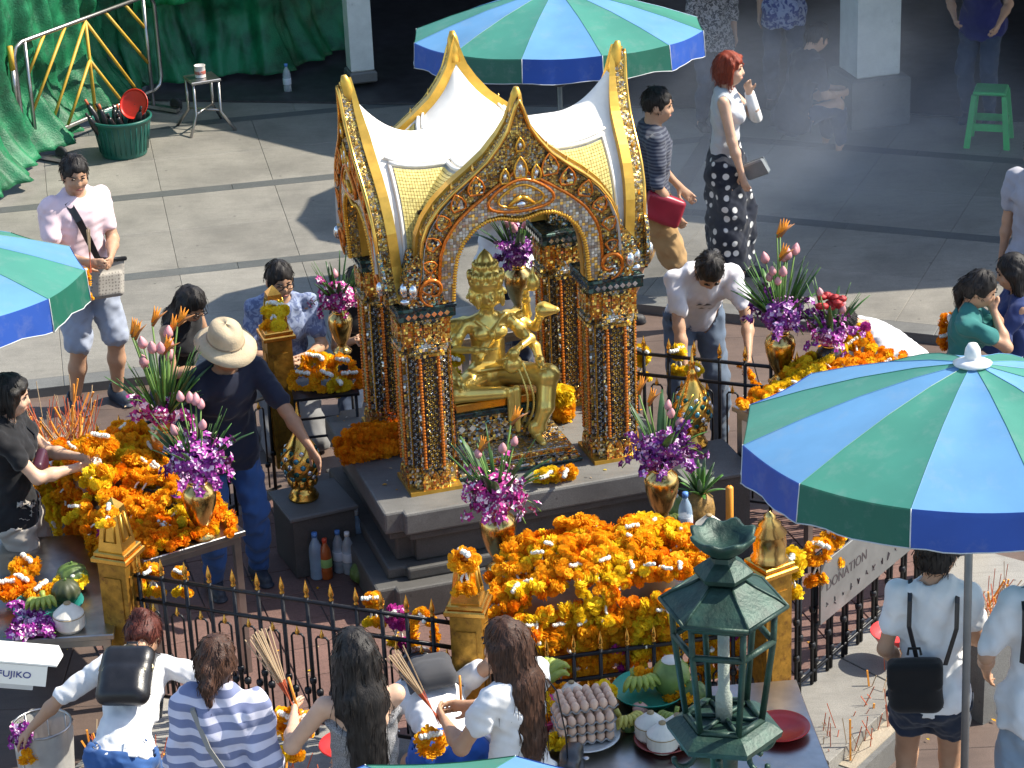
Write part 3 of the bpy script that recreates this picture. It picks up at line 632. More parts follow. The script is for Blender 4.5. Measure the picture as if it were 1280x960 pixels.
# ------------------------------------------------------------------ green tarpaulin screen
TARP = mat('tarp_green', (.008, .15, .06), .5, var=.45, scale=4, bmp=.6, bscale=70, spec=.5, dirt=((.02, .12, .06), 4, .6)); TARP2 = mat('tarp_light', (.02, .28, .09), .45, var=.25, scale=6, bmp=.3, bscale=30)
def sheet(name, path, h, m, parent, seed, amp=.09, n=150, mm=44, lean=.0, z0=.02, fr=14, pool=.25):
    r = random.Random(seed); ph = [r.uniform(0, 6.28) for _ in range(8)]; L = [0]
    for a, b in zip(path, path[1:]): L.append(L[-1]+(b-a).length)
    def P(s):
        s *= L[-1]
        for i in range(len(path)-1):
            if s <= L[i+1]+1e-9: t = (s-L[i])/(L[i+1]-L[i]); return path[i].lerp(path[i+1], t), (path[i+1]-path[i]).normalized()
        return path[-1], (path[-1]-path[-2]).normalized()
    vs = []; fs = []
    for i in range(n):
        s = i/(n-1); p, t = P(s); nr = V((t.y, -t.x, 0)); x = s*L[-1]
        for j in range(mm):
            v = j/(mm-1); z = z0+(h-z0)*v
            d = amp*(math.sin(x*fr+ph[0]+1.4*math.sin(z*2.1+ph[1]))*.5+.5*math.sin(x*fr*.43+ph[2]+z*1.6)+.28*math.sin(x*fr*2.3+ph[3]+z*3)+.25*math.sin(z*7+x*5+ph[4]))
            d += pool*max(0, 1-v*5)**2+lean*(1-v)+.05*noise.noise((x*3, z*3, seed))+.05*abs(noise.noise((x*5+z*.5, z*1.6-x, seed+5)))+.025*abs(noise.noise((x*11-z*2, z*4, seed+9)))+.02*abs(noise.noise((x*22, z*20, seed)))
            q = p+nr*d; vs.append((q.x, q.y, PZ+z))
    for i in range(n-1):
        for j in range(mm-1): fs.append((i*mm+j, i*mm+mm+j, i*mm+mm+j+1, i*mm+j+1))
    g = G(); g.smooth = True; g.add(vs, fs); o = g.build(name, m, parent); md = o.modifiers.new('t', 'SOLIDIFY'); md.thickness = .004; return o
ta = [at(-70, 285, PZ), at(4, 222, PZ), at(55, 178, PZ), at(150, 116, PZ), at(240, 98, PZ), at(338, 92, PZ), at(432, 60, PZ)]
tarp = thing('tarpaulin_screen', 'crumpled green tarpaulin hung as a screen behind the barrier', 'tarpaulin', ta[2])
o = sheet('tarp_sheet', [p-ta[2] for p in ta], 2.7, TARP, tarp, 3, .085, 330, 80)
o = sheet('tarp_flap', [p-ta[2]+V((.1, -.22, 0)) for p in (at(160, 112, PZ), at(205, 100, PZ), at(250, 96, PZ))], 3.0, TARP2, tarp, 9, .10, 60, 40, 0, .7, 11, .0)
for k, p in enumerate((ta[0], ta[2], ta[5])): G().tube([(0, 0, 0), (0, 0, 3.1)], .03, 8).build('pole', STEEL, tarp, p-ta[2]+V((-.06, .12, 0)))
# ------------------------------------------------------------------ barrier, bucket, stool, can
bp0, bp1 = at(34, 205, PZ), at(205, 132, PZ); bd = bp1-bp0; bl = bd.length
YEL = mat('yellow_paint', (.60, .36, .04), .5, dirt=((.2, .12, .05), 18, .6)); RUB = mat('rubber', (.02, .02, .022), .7)
bar = thing('crowd_barrier', 'steel crowd barrier with yellow chevron bars in front of the tarpaulin', 'barrier', bp0, math.atan2(bd.y, bd.x))
z0, z1, c = .17, 1.02, .1
fr = [(c, 0, z0), (0.03, 0, z0+.03), (0, 0, z0+c), (0, 0, z1-c), (.03, 0, z1-.03), (c, 0, z1), (bl-c, 0, z1), (bl-.03, 0, z1-.03), (bl, 0, z1-c), (bl, 0, z0+c), (bl-.03, 0, z0+.03), (bl-c, 0, z0)]
G().tube(fr, .02, 8, closed=True).build('frame', STEEL, bar)
G().tube([(.14, 0, .02), (.14, 0, z1)], .018, 8).build('post', STEEL, bar); G().tube([(bl-.14, 0, .02), (bl-.14, 0, z1)], .018, 8).build('post', STEEL, bar)
m_ = bl/2; G().tube([(m_, 0, z0), (m_, 0, z1)], .016, 6).build('bar', YEL, bar)
for sgn in (-1, 1):
    for xa, za, xb, zb in ((.0, z1-.02, .60, z0+.01), (.0, z1-.36, .36, z0+.01), (.26, z1-.01, m_-.14, .42), (.52, z1-.01, m_-.14, .74)):
        G().tube([(m_+sgn*xa, .004*sgn, za), (m_+sgn*xb, .004*sgn, zb)], .014, 6).build('diagonal_bar', YEL, bar)
for x in (.14, bl-.14):
    G().box(x-.03, x+.03, -.28, .28, .02, .05).build('foot', STEEL, bar)
    w1 = G(); w1.T = Matrix.Translation((x+.05, -.22, .065)) @ Matrix.Rotation(math.pi/2, 4, 'Y'); w1.lathe([(0, -.018), (.045, -.018), (.062, -.012), (.065, 0), (.062, .012), (.045, .018), (0, .018)], 18); w1.build('wheel', RUB, bar)
G().tube([(-.035, 0, .5), (-.035, 0, .82)], .022, 8).build('hinge_sleeve', STEEL, bar); G().tube([(-.035, 0, .82), (-.035, 0, 1.02)], .024, 8).build('hinge_cap', YEL, bar)
bk = at(156, 192, PZ); GB = mat('bucket_green', (.012, .11, .085), .38, var=.15)
bu = thing('bucket', 'large dark green plastic tub full of folded umbrellas beside the barrier', 'bucket', bk)
G().lathe([(0, 0), (.185, 0), (.19, .01), (.205, .12), (.245, .30), (.255, .305), (.258, .325), (.245, .33), (.235, .31), (.195, .13), (.18, .03), (0, .03)], 40).build('tub', GB, bu)
for k in range(28):
    a = k/28*6.283; G().tube([(.2*math.cos(a), .2*math.sin(a), .04), (.238*math.cos(a), .238*math.sin(a), .28)], .004, 5).build('rib', GB, bu)
for k in range(13):
    a = random.uniform(0, 6.28); r = random.uniform(.03, .19); tx, ty = random.uniform(-.12, .12), random.uniform(-.1, .1)
    u = thing('folded_umbrella', 'black folded umbrella standing in the green tub', 'umbrella', bk+V((r*math.cos(a)*.6, r*math.sin(a)*.6, .04)), 0, 'folded umbrellas in the tub')
    top = V((tx+math.cos(a)*.09, ty+math.sin(a)*.06, random.uniform(.3, .39)))
    G().tube([(0, 0, 0), top*.3, top*.75, top*.95, top], [.012, .03, .036, .022, .012], 8).build('canopy', BLK, u); G().tube([top, top*1.12], .012, 6).build('handle', random.choice([RUB, INC_R, BLK]), u)
fan = thing('red_fan', 'round red plastic fan tucked into the green tub', 'fan', bk+V((.12, .02, .33)))
fg = G(); fg.T = Matrix.Rotation(-.55, 4, 'Y') @ Matrix.Rotation(1.0, 4, 'X'); fg.lathe([(0, -.004), (.10, -.004), (.125, .012), (.13, .012), (.103, .006), (0, .006)], 30, (0, 0, .0)); fg.build('disc', mat('red_plastic', (.72, .03, .015), .4), fan, (.0, 0, .09)); G().tube([(0, 0, -.15), (.0, 0, .0)], .01, 6).build('handle', mat('red_plastic', (1, 0, 0)), fan)
st = at(258, 160, PZ); ms = thing('metal_stool', 'small square steel stool with splayed feet by the tarpaulin', 'stool', st, .4)
G().box(-.13, .13, -.13, .13, .43, .455, .005).build('seat', STEEL, ms)
for a, b in ((-1, -1), (1, -1), (1, 1), (-1, 1)):
    G().tube([(a*.11, b*.11, .43), (a*.11, b*.11, .16), (a*.2, b*.2, .0)], .013, 6).build('leg', STEEL, ms)
for a, b in (((-.11, -.11), (.11, .11)), ((-.11, .11), (.11, -.11))): G().tube([(*a, .17), (*b, .172)], .01, 6).build('stretcher', STEEL, ms)
can = thing('tin_can', 'white printed tin can on the steel stool', 'can', st+V((-.01, .0, .456))); G().lathe([(0, 0), (.046, 0), (.048, .004), (.046, .008), (.046, .10), (.049, .104), (.044, .104), (.043, .02), (0, .02)], 24).build('body', mat('can_white', (.7, .66, .62), .4, dirt=((.45, .12, .08), 22, .56)), can)
G().lathe([(.0466, .03), (.0470, .031), (.0470, .06), (.0466, .061)], 24).build('printed_band', mat('can_print', (.45, .12, .09), .5, dirt=((.7, .66, .6), 30, .5)), can)
# green plastic stool in the shade
GS = mat('stool_green', (.03, .42, .10), .4); q = at(1236, 178, PZ); gs = thing('plastic_stool', 'bright green plastic stool standing in the shade', 'stool', q, -.3)
G().box(-.13, .13, -.13, .13, .43, .46, .01).build('seat', GS, gs)
for a, b in ((-1, -1), (1, -1), (1, 1), (-1, 1)):
    g = G(); g.add([(a*.12+i, b*.12+j, .43) for i, j in ((-.02, -.02), (.02, -.02), (.02, .02), (-.02, .02))]+[(a*.16+i, b*.16+j, 0) for i, j in ((-.024, -.024), (.024, -.024), (.024, .024), (-.024, .024))], [(0, 1, 5, 4), (1, 2, 6, 5), (2, 3, 7, 6), (3, 0, 4, 7), (4, 5, 6, 7)]); g.build('leg', GS, gs)
for r_ in range(4):
    g = G(); g.box(-.13, .13, -.149, -.137, .14, .2); g.build('apron', GS, gs, (0, 0, 0), (0, 0, r_*math.pi/2))
# ------------------------------------------------------------------ the shrine
OR, DO, GD, SV, BL_, RD = (.85, .38, .04), (.62, .22, .02), (.90, .60, .13), (.70, .71, .70), (.06, .06, .065), (.50, .12, .02)
MO_SIL = mosaic('mosaic_silver', [(.75, .72, .62), BL_, (.62, .45, .16), (.85, .52, .09), SV, (.82, .58, .18), (.34, .22, .10), OR], 62, .2, .7, .75)
MO_ORG = mosaic('mosaic_orange', [OR, DO, GD, (.7, .22, .02), RD, OR, GD], 70, .24, .62, .8)
MO_GLD = mosaic('mosaic_gold_flowers', [GD, OR, (.85, .48, .06), BL_, GD, (.72, .42, .07)], 66, .24, .62, .6)
MO_MIX = mosaic('mosaic_mixed', [(.42, .40, .36), (.55, .30, .05), (.30, .26, .20), GD, (.38, .17, .03), (.5, .48, .44), BL_, (.12, .25, .23), (.6, .36, .08)], 80, .2, .88, .7, nz=9)
MO_DRK = mosaic('mosaic_amber', [(.50, .28, .05), (.62, .40, .09), (.34, .30, .24), (.22, .13, .04), (.72, .48, .12)], 85, .25, .7, .6, nz=7)
MO_TIL = mosaic('mosaic_tiles', [(.55, .53, .48), (.45, .40, .33), (.62, .60, .55), (.62, .50, .30), (.78, .46, .10)], 58, .24, .68, .45, kind='grid', nz=5)
MO_GRN = mosaic('mosaic_green', [(.02, .06, .05), (.03, .08, .07), (.02, .04, .05), (.05, .10, .09)], 40, .25, .5, .4); BEAD = mat('bead_red', (.74, .20, .02), .2, .5, var=.3, scale=90); BEADO = mat('bead_orange', (.90, .40, .04), .2, .55, var=.3, scale=80)
CRY = mat('crystal', (.72, .74, .76), .08, .9, var=.1); YT = mat('yellow_tile', (.86, .66, .22), .32, .2, var=.25, scale=60, rnd=0)
shr = thing('golden_shrine', 'white roofed shrine with jewelled mosaic columns and golden pointed gables', 'shrine', CEN, PHI)
# stepped granite plinth (its own thing, the shrine stands on it)
PL = thing('stone_plinth', 'grey granite plinth with moulded edges under the jewelled shrine', 'plinth', CEN, PHI)
def notch(w_, d, c): return [(-w_+c, -d), (w_-c, -d), (w_-c, -d+c*.5), (w_, -d+c*.5) if False else (w_-c*.0, -d+c*.5), (w_, d-c*.5), (w_-c, d-c*.5), (w_-c, d), (-w_+c, d), (-w_+c, d-c*.5), (-w_, d-c*.5), (-w_, -d+c*.5), (-w_+c, -d+c*.5)]
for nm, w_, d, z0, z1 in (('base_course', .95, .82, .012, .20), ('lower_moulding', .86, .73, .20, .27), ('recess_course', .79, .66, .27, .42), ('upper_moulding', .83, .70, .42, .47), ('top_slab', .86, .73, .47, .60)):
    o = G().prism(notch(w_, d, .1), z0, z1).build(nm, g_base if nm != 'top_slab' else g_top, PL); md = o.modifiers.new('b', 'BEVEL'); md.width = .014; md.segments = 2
ZT = .60
def bead_string(a, b, r, n=None, m=BEAD, parent=None, name='bead_string'):
    a, b = V(a), V(b); n = n or int((b-a).length/(r*1.7)); pts, rs = [], []
    for i in range(n):
        for f, k in ((0, .45), (.25, .9), (.5, 1), (.75, .9)): pts.append(a.lerp(b, (i+f)/n)); rs.append(r*k)
    return G().tube(pts, rs, 6).build(name, m, parent)
def beads_path(pts, r, m, parent, name):
    P, R_ = [], []; pts = [V(p) for p in pts]
    for a, b in zip(pts, pts[1:]):
        n = max(1, round((b-a).length/(r*1.9)))
        for i in range(n):
            for f, k in ((0, .4), (.3, .95), (.65, .95)): P.append(a.lerp(b, (i+f)/n)); R_.append(r*k)
    return G().tube(P, R_, 6).build(name, m, parent)
FLP = [mat('tessera_gold', (.85, .50, .08), .22, .7, var=.3, scale=70), mat('tessera_silver', (.74, .74, .70), .2, .75, var=.3, scale=60), mat('tessera_dark', (.05, .04, .035), .3, .3)]
def flower_panel(w_, h, p, mi):
    'six-petalled mirror flowers in ordered rows, every petal a small faceted piece'
    g = G(); g.m = 2; g.box(-w_, w_, .002, .006, 0, h); r = p*.5; row = 0; z = r
    while z < h-r*.5:
        x = -w_+r*(1 if row % 2 == 0 else 2)
        while x < w_-r*.3:
            for k in range(6):
                a = k*math.pi/3; d = V((math.cos(a), 0, math.sin(a))); e = V((-math.sin(a), 0, math.cos(a))); c = V((x, 0, z)); g.m = mi if (k+row) % 5 else 1-mi
                q = [c+d*r*.16, c+d*r*.55+e*r*.27, c+d*r*.98, c+d*r*.55-e*r*.27]; t = c+d*r*.55+V((random.uniform(-.1, .1)*r, -r*random.uniform(.22, .5), random.uniform(-.1, .1)*r)); g.add(q+[t], [(1, 0, 4), (2, 1, 4), (3, 2, 4), (0, 3, 4)], False)
            x += 2*r
        z += r*1.74; row += 1
    return g
fp_me = flower_panel(.037, .65, .0245, 0).mesh('flower_panel', FLP); fs_me = flower_panel(.017, .65, .0245, 1).mesh('side_panel', FLP)
def column():
    H = 1.69-ZT; g = G(); w1, w2, z = .108, .132, 0
    g.prism([(-w1, -w1), (w1, -w1), (w1, w1), (-w1, w1)], 0, H-.05); g.prism([(-.075, -w2), (.075, -w2), (.075, w2), (-.075, w2)], .0, H-.05); g.prism([(-w2, -.075), (w2, -.075), (w2, .075), (-w2, .075)], 0, H-.05)
    c = g.build('column', MO_SIL, shr)
    for k in range(4):
        R4 = Matrix.Rotation(k*math.pi/2, 4, 'Z'); R3 = R4.to_3x3()
        def put(gg, nm, m): gg.build(nm, m, c, (0, 0, 0), (0, 0, k*math.pi/2))
        o_ = inst(fp_me, 'flower_panel', c, R3 @ V((0, -.137, .15)), (0, 0, k*math.pi/2))
        for sx_ in (-.0915, .0915): inst(fs_me, 'side_panel', c, R3 @ V((sx_, -.1125, .15)), (0, 0, k*math.pi/2))
        for x in (-.051, .051): bead_string(R3 @ V((x, -.137, .15)), R3 @ V((x, -.137, .80)), .0105, None, BEAD, c)
        for x in (-.112, .112): bead_string(R3 @ V((x, -.112, .15)), R3 @ V((x, -.112, .82)), .006, None, BEADO, c, 'fine_bead_string')
        for i, x in enumerate((-.05, 0, .05)):   # petals round the foot and arches under the capital
            pet = [(-.022, .0), (.022, 0), (.024, .07), (.014, .105), (0, .125), (-.014, .105), (-.024, .07)]
            g = G(); g.prism([(x+p, q+.004) for p, q in pet], .128, .143, 'y'); put(g, 'foot_petal', MO_ORG)
            g = G(); g.prism([(x+p*.95, .985-q*.9) for p, q in pet][::-1], .128, .145, 'y'); put(g, 'capital_arch', MO_ORG)
        put(G().box(-.085, .085, -.146, -.128, .80, .818), 'capital_band', MO_GLD); put(G().box(-.08, .08, -.149, -.128, .835, .853), 'capital_band', MO_SIL)
        for x in (-.105, -.07, -.035, 0, .035, .07, .105):
            g = G(); g.T = Matrix.Translation((x, -.158, H-.045)) @ Matrix.Rotation(math.pi/4, 4, 'Y'); g.box(-.011, .011, -.006, .006, -.011, .011); put(g, 'stone', CRY)
    G().box(-.125, .125, -.125, .125, .86, H-.075).build('capital_core', MO_ORG, c); G().box(-.155, .155, -.155, .155, H-.075, H-.015, .006).build('capital_slab', MO_GRN, c); G().box(-.16, .16, -.16, .16, H-.02, H, .004).build('capital_top', MO_GRN, c)
    G().box(-.145, .145, -.145, .145, .0, .022).build('foot_slab', GPAINT, c)
    return c
c0 = column(); c0.location = (-.525, -.397, ZT)
for sx, sy in ((1, -1), (-1, 1), (1, 1)): c1 = copy_tree(c0, shr); c1.location = (sx*.525, sy*.397, ZT)
# gable outline (half): across, height
OUT = [(0, 2.80), (.022, 2.745), (.036, 2.70), (.055, 2.64), (.10, 2.565), (.17, 2.475), (.26, 2.40), (.36, 2.325), (.44, 2.25), (.505, 2.16), (.54, 2.07), (.55, 1.98), (.553, 1.90), (.575, 1.80), (.63, 1.71)]
INN = [(0, 2.088), (.05, 2.10), (.11, 2.122), (.18, 2.12), (.25, 2.085), (.31, 2.02), (.345, 1.94), (.36, 1.85), (.367, 1.76), (.37, 1.70)]
def resamp(p, n):
    L = [0]
    for a, b in zip(p, p[1:]): L.append(L[-1]+math.dist(a, b))
    o = []; j = 0
    for i in range(n):
        s = L[-1]*i/(n-1)
        while j < len(p)-2 and L[j+1] < s: j += 1
        t = (s-L[j])/(L[j+1]-L[j]); o.append((p[j][0]+(p[j+1][0]-p[j][0])*t, p[j][1]+(p[j+1][1]-p[j][1])*t))
    return o
NG = 46; oh, ih = resamp(OUT, NG), resamp(INN, NG)
ocv = [(-x, z) for x, z in oh[::-1]]+oh[1:]; icv = [(-x, z) for x, z in ih[::-1]]+ih[1:]; NC = len(ocv)
def lerp2(i, f): return (icv[i][0]+(ocv[i][0]-icv[i][0])*f, icv[i][1]+(ocv[i][1]-icv[i][1])*f)
def strip(f0, f1, y0, y1, grow=0):
    g = G(); vs = []
    for i in range(NC):
        a, b = lerp2(i, f0), lerp2(i, f1)
        if grow: d = V((ocv[i][0], ocv[i][1]-1.9)).normalized()*grow; b = (b[0]+d.x, b[1]+d.y)
        k = 1-.75*max(0, min(1, (ocv[i][1]-2.5)/.34)) if y1 > .1 else 1; Y1 = y0+(y1-y0)*k
        vs += [(a[0], y0, a[1]), (b[0], y0, b[1]), (b[0], Y1, b[1]), (a[0], Y1, a[1])]
    fs = []
    for i in range(NC-1):
        for k in range(4): l = (k+1) % 4; fs.append((i*4+k, i*4+4+k, i*4+4+l, i*4+l))
    fs += [(0, 1, 2, 3), (NC*4-1, NC*4-2, NC*4-3, NC*4-4)]; return g.add(vs, fs)
def gable():
    # plane faces -y, its front at y = 0
    gb = strip(0, 1, 0, .05).build('gable', MO_DRK, shr)
    strip(-.02, 1.0, .05, .102, .014).build('gable_backing', GPAINT, gb)
    strip(.07, .43, -.014, 0.001).build('tile_band', MO_TIL, gb)
    beads_path([(lerp2(i, .035)[0], -.012, lerp2(i, .035)[1]) for i in range(NC)], .014, BEADO, gb, 'arch_beads')
    for f, r, m in ((.45, .010, BEAD), (.965, .012, GOLD)): G().tube([(lerp2(i, f)[0], -.01, lerp2(i, f)[1]) for i in range(NC)], r, 6).build('border_rope', m, gb)
    # flame leaves standing along the outer field
    leaf = [(-.5, -.5), (.5, -.5), (.62, -.1), (.42, .35), (.0, .75), (-.42, .35), (-.62, -.1)]
    for i in list(range(4, NG-12, 5))+list(range(NG+11, NC-4, 5)):
        p, q = lerp2(i, .5), lerp2(i, .97); d = V((q[0]-p[0], q[1]-p[1])); s = d.length*.78; d.normalize(); n2 = V((d.y, -d.x)); c = ((p[0]+q[0])/2, (p[1]+q[1])/2); w_ = min(.075, s*.62)
        pts = [(c[0]+n2.x*a*w_+d.x*b*s*.7, c[1]+n2.y*a*w_+d.y*b*s*.7) for a, b in leaf]
        if (pts[1][0]-pts[0][0])*(pts[3][1]-pts[0][1])-(pts[1][1]-pts[0][1])*(pts[3][0]-pts[0][0]) < 0: pts = pts[::-1]
        g = G(); g.prism(pts, 0, .018, 'y'); l = g.build('flame_leaf', MO_SIL, gb); G().tube([(a, -.018, b) for a, b in pts], .006, 5, closed=True).build('leaf_rim', BEAD, gb)
        sg = 1 if c[0] > 0 else -1; tp = (q[0]+d.x*.012, q[1]+d.y*.012); G().tube([(q[0]-d.x*.03, .02, q[1]-d.y*.03), (tp[0], .02, tp[1]), (tp[0]+sg*.003, .02, tp[1]+.03)], [.012, .009, .001], 5).build('flame_tip', GOLD, gb)
    # central cartouche
    ca = [(.15*math.cos(t)*(1+.15*math.cos(2*t)), 2.255+.085*math.sin(t)-(.03*math.cos(t)**2)) for t in np.linspace(0, 6.283, 31)[:-1]]
    g = G(); g.prism(ca, 0.0, .022, 'y'); g.build('cartouche', MO_TIL, gb)
    for s, m in ((1.04, BEAD), (.72, BEADO)): G().tube([(a*s, -.024, 2.245+(b-2.245)*s) for a, b in ca], .009 if s > 1 else .007, 6, closed=True).build('cartouche_rope', m, gb)
    for a in (-1, 1): G().tube([(0, -.03, 2.25), (a*.03, -.03, 2.235), (a*.07, -.03, 2.205)], [.012, .014, .008], 6).build('chevron', BEADO, gb)
    g = G(); g.ell((0, -.02, 2.205), (.03, .02, .022)); g.build('centre_stone', CRY, gb)
    for x, z, s in ((0, 2.40, 1.25), (-.085, 2.365, .9), (.085, 2.365, .9), (0, 2.53, .8)):
        pts = [(x+a*.045*s, z+b*.075*s) for a, b in leaf]; g = G(); g.prism(pts, 0, .022, 'y'); g.build('crest_leaf', MO_TIL if s > 1 else MO_SIL, gb); G().tube([(a, -.022, b) for a, b in pts], .007, 5, closed=True).build('leaf_rim', BEADO, gb); g = G(); g.ell((x, -.022, z-.0), (.012*s, .01, .022*s)); g.build('crest_stone', CRY, gb)
    G().tube([(0, .045, 2.66), (0, .04, 2.73), (0, .035, 2.79), (0, .03, 2.83)], [.04, .038, .03, .014], 8).build('apex_tip', GPAINT, gb)
    # scroll feet over the capitals
    for sg in (-1, 1):
        cs = [(sg*(.49+.07*math.cos(t)*(1-t/8)), -.024, 1.785+.075*math.sin(t)*(1-t/8)) for t in np.linspace(-1.5, 5.2, 26)]
        G().tube(cs, [.005+.006*math.sin(i/25*3.1) for i in range(26)], 6).build('scroll', BEAD, gb)
        cr = G(); cr.ell((sg*.60, -.03, 1.80), (.024, .024, .04)); cr.build('scroll_crystal', CRY, gb)
        g = G(); g.prism([(sg*a, b) for a, b in ((.42, 1.70), (.62, 1.70), (.66, 1.80), (.625, 1.92), (.57, 1.99), (.5, 1.93))][::sg], .0, .02, 'y'); g.build('scroll_field', MO_MIX, gb)
    return gb
TI = .07; YO = 2.62*math.sin(TI)
g0 = gable(); g0.location = (0, -.60+YO, 0); g0.rotation_euler = (TI, 0, 0)
gb = copy_tree(g0, shr); gb.location = (0, .60-YO, 0); gb.rotation_euler = (TI, 0, math.pi)
SX = .78
for sg in (-1, 1):
    gs_ = copy_tree(g0, shr); gs_.scale = (SX, 1, 1); gs_.location = (sg*(.775-YO), 0, 0); gs_.rotation_euler = (TI, 0, sg*math.pi/2)
# roof wings: ridge sweeps up to each gable
PRF = [(0, 2.475), (.05, 2.462), (.12, 2.425), (.20, 2.385), (.28, 2.335), (.37, 2.27), (.44, 2.19), (.49, 2.10), (.512, 2.0), (.52, 1.9), (.525, 1.80)]
pr = resamp(PRF, 24); pro = [(x*.985, z-.035) for x, z in resamp([q for q in OUT if q[1] > 1.85], 24)]
def hw(z, sx):
    return sx*float(np.interp(-z, [-q[1] for q in pr], [q[0] for q in pr]))
def wing(T, sx, name):
    osx = SX if sx == 1 else 1.
    def pt(s, t, off=0.):   # s in -1..1 across, t in 0..1 from centre to gable
        a = abs(s)*(len(pr)-1); i = min(int(a), len(pr)-2); f = a-i; x = pr[i][0]+(pr[i+1][0]-pr[i][0])*f; z = pr[i][1]+(pr[i+1][1]-pr[i][1])*f
        k = max(0, (t-.5)/.5)**2.1; u_ = abs(s)*(len(pro)-1); i2 = min(int(u_), len(pro)-2); f2 = u_-i2; X2 = pro[i2][0]+(pro[i2+1][0]-pro[i2][0])*f2; Z2 = pro[i2][1]+(pro[i2+1][1]-pro[i2][1])*f2; x += (X2-x)*k; z += (Z2-z)*k
        nx = .55; return (math.copysign(x+off*nx, s)*sx if s else 0, t*T, z+off*.8)
    n, m = 41, 34; vs = []; fs = []
    for i in range(n):
        for j in range(m): x, y, z = pt(-1+2*i/(n-1), j/(m-1)); vs.append((x, -y, z))
    for i in range(n-1):
        for j in range(m-1):
            f = (i*m+j, i*m+j+1, i*m+m+j+1, i*m+m+j)
            if all(-vs[q][1] > hw(vs[q][2], osx)-.07 for q in f): fs.append(f)
    g = G(); g.smooth = True; g.add(vs, fs); o = g.build(name, WHT, shr)
    ta_, tb_ = (.40, .76) if sx != 1 else (.4, .78)
    for sg in (-1, 1):      # tiled panel, every small glazed tile proud of its bed
        g = G(); nu, nv = 18, 26; bed = []
        for i in range(nu):
            for j in range(nv):
                t0, t1 = ta_+(tb_-ta_)*i/nu, ta_+(tb_-ta_)*(i+.86)/nu; s0, s1 = sg*(.36+.58*j/nv), sg*(.36+.58*(j+.86)/nv)
                q = [pt(s0, t0, .016), pt(s1, t0, .016), pt(s1, t1, .016), pt(s0, t1, .016)]; b = [pt(s0, t0, .004), pt(s1, t0, .004), pt(s1, t1, .004), pt(s0, t1, .004)]
                v8 = [(x, -y, z) for x, y, z in q+b]
                if min(-p[1] for p in v8) < hw(v8[0][2], osx)-.03: continue
                g.add(v8, [(0, 1, 2, 3), (0, 4, 5, 1), (1, 5, 6, 2), (2, 6, 7, 3), (3, 7, 4, 0)])
        struct(g.build('roof_tiles', YT, o), 'stuff')
        pts = []
        for s, t in [(.33, t) for t in np.linspace(.36, tb_+.025, 8)]: x, y, z = pt(sg*s, t, .014); pts.append((x, -y, z))
        G().tube(pts, .013, 8).build('moulding', WHT, o)
        pts = []
        for t in np.linspace(.3, tb_+.05, 8): x, y, z = pt(sg*.30, t, .012); pts.append((x, -y, z))
        G().tube(pts, .008, 6).build('moulding', WHT, o)
        for tt in (tb_+.02,):
            pts = []
            for s in np.linspace(.33, .98, 14): x, y, z = pt(sg*s, tt, .010); pts.append((x, -y, z))
            G().tube(pts, .010, 6).build('moulding', WHT, o)
    return o
for T, sx, r in ((.60, 1., 0), (.60, 1., math.pi), (.76, SX, math.pi/2), (.76, SX, -math.pi/2)):
    o = wing(T, sx, 'roof_wing'); o.rotation_euler = (0, 0, r)
G().box(-.50, .50, -.38, .38, 2.14, 2.16).build('ceiling', DK, shr)
# mosaic corner pieces with crystals where two gables meet over a capital
for sx in (-1, 1):
    for sy in (-1, 1):
        g = S((-.16, -.16, -.05), (.16, .16, .42), .012); g.rc((0, 0, 0), (0, 0, .16), .105, .085, k=.03); g.rc((0, 0, .16), (sx*.02, sy*.02, .30), .07, .03, k=.03); g.rc((sx*.05, sy*.05, .06), (sx*.10, sy*.10, .13), .04, .02, k=.03)
        o = g.build('corner_piece', MO_MIX, shr, False); o.location = (sx*.555, sy*.43, 1.66)
        cr = G(); cr.ell((sx*.645, sy*.55, 1.80), (.022, .022, .04)); cr.ell((sx*.64, sy*.545, 1.735), (.028, .028, .02)); cr.build('corner_crystal', CRY, shr)
# ------------------------------------------------------------------ the statue and its throne
thr = thing('throne_base', 'jewelled stepped throne under the golden statue inside the shrine', 'throne', loc(-.03, -.06, ZT), PHI)
for nm, x0, x1, y0, y1, z0, z1, m in (('step', -.34, .36, -.40, .26, 0, .04, MO_SIL), ('step_edge', -.345, .365, -.405, .265, .004, .026, MO_GRN), ('step_upper', -.30, .30, -.34, .24, .04, .085, MO_TIL), ('step_band', -.304, .304, -.344, .244, .05, .075, MO_ORG), ('throne_body', -.27, .27, -.14, .22, .085, .27, MO_SIL), ('throne_band', -.28, .28, -.15, .23, .17, .22, MO_MIX), ('throne_rim', -.29, .29, -.16, .24, .255, .285, MO_GRN), ('seat_slab', -.27, .27, -.14, .22, .285, .335, GOLD)):
    G().box(x0, x1, y0, y1, z0, z1, .004).build(nm, m, thr)
for i in range(9):
    g = G(); g.T = Matrix.Translation((-.25+i*.0625, -.153, .195)) @ Matrix.Rotation(math.pi/4, 4, 'Y'); g.box(-.015, .015, -.008, .008, -.015, .015); g.build('stone', CRY, thr)
STG = mat('statue_gold', (1., .68, .17), .28, .62, var=.12, scale=10, dirt=((.50, .24, .03), 30, .68))
sta = thing('deity_statue', 'golden seated deity statue with crown and many arms under the arch', 'statue', loc(-.04, .0, ZT+.335), PHI)
s = S((-.36, -.48, -.3), (.40, .22, .87), .006)
fy = V((0, -1, 0))
s.rc((0, .02, .06), (0, .02, .20), .105, .074, k=.04, flat=((0, 1, 0), .75)); s.rc((0, .02, .2), (0, .01, .345), .074, .098, k=.04, flat=((0, 1, 0), .64)); s.rc((-.105, .015, .385), (.105, .015, .385), .034, k=.04)
s.rc((0, .015, .38), (0, .0, .50), .036, .034, k=.02)
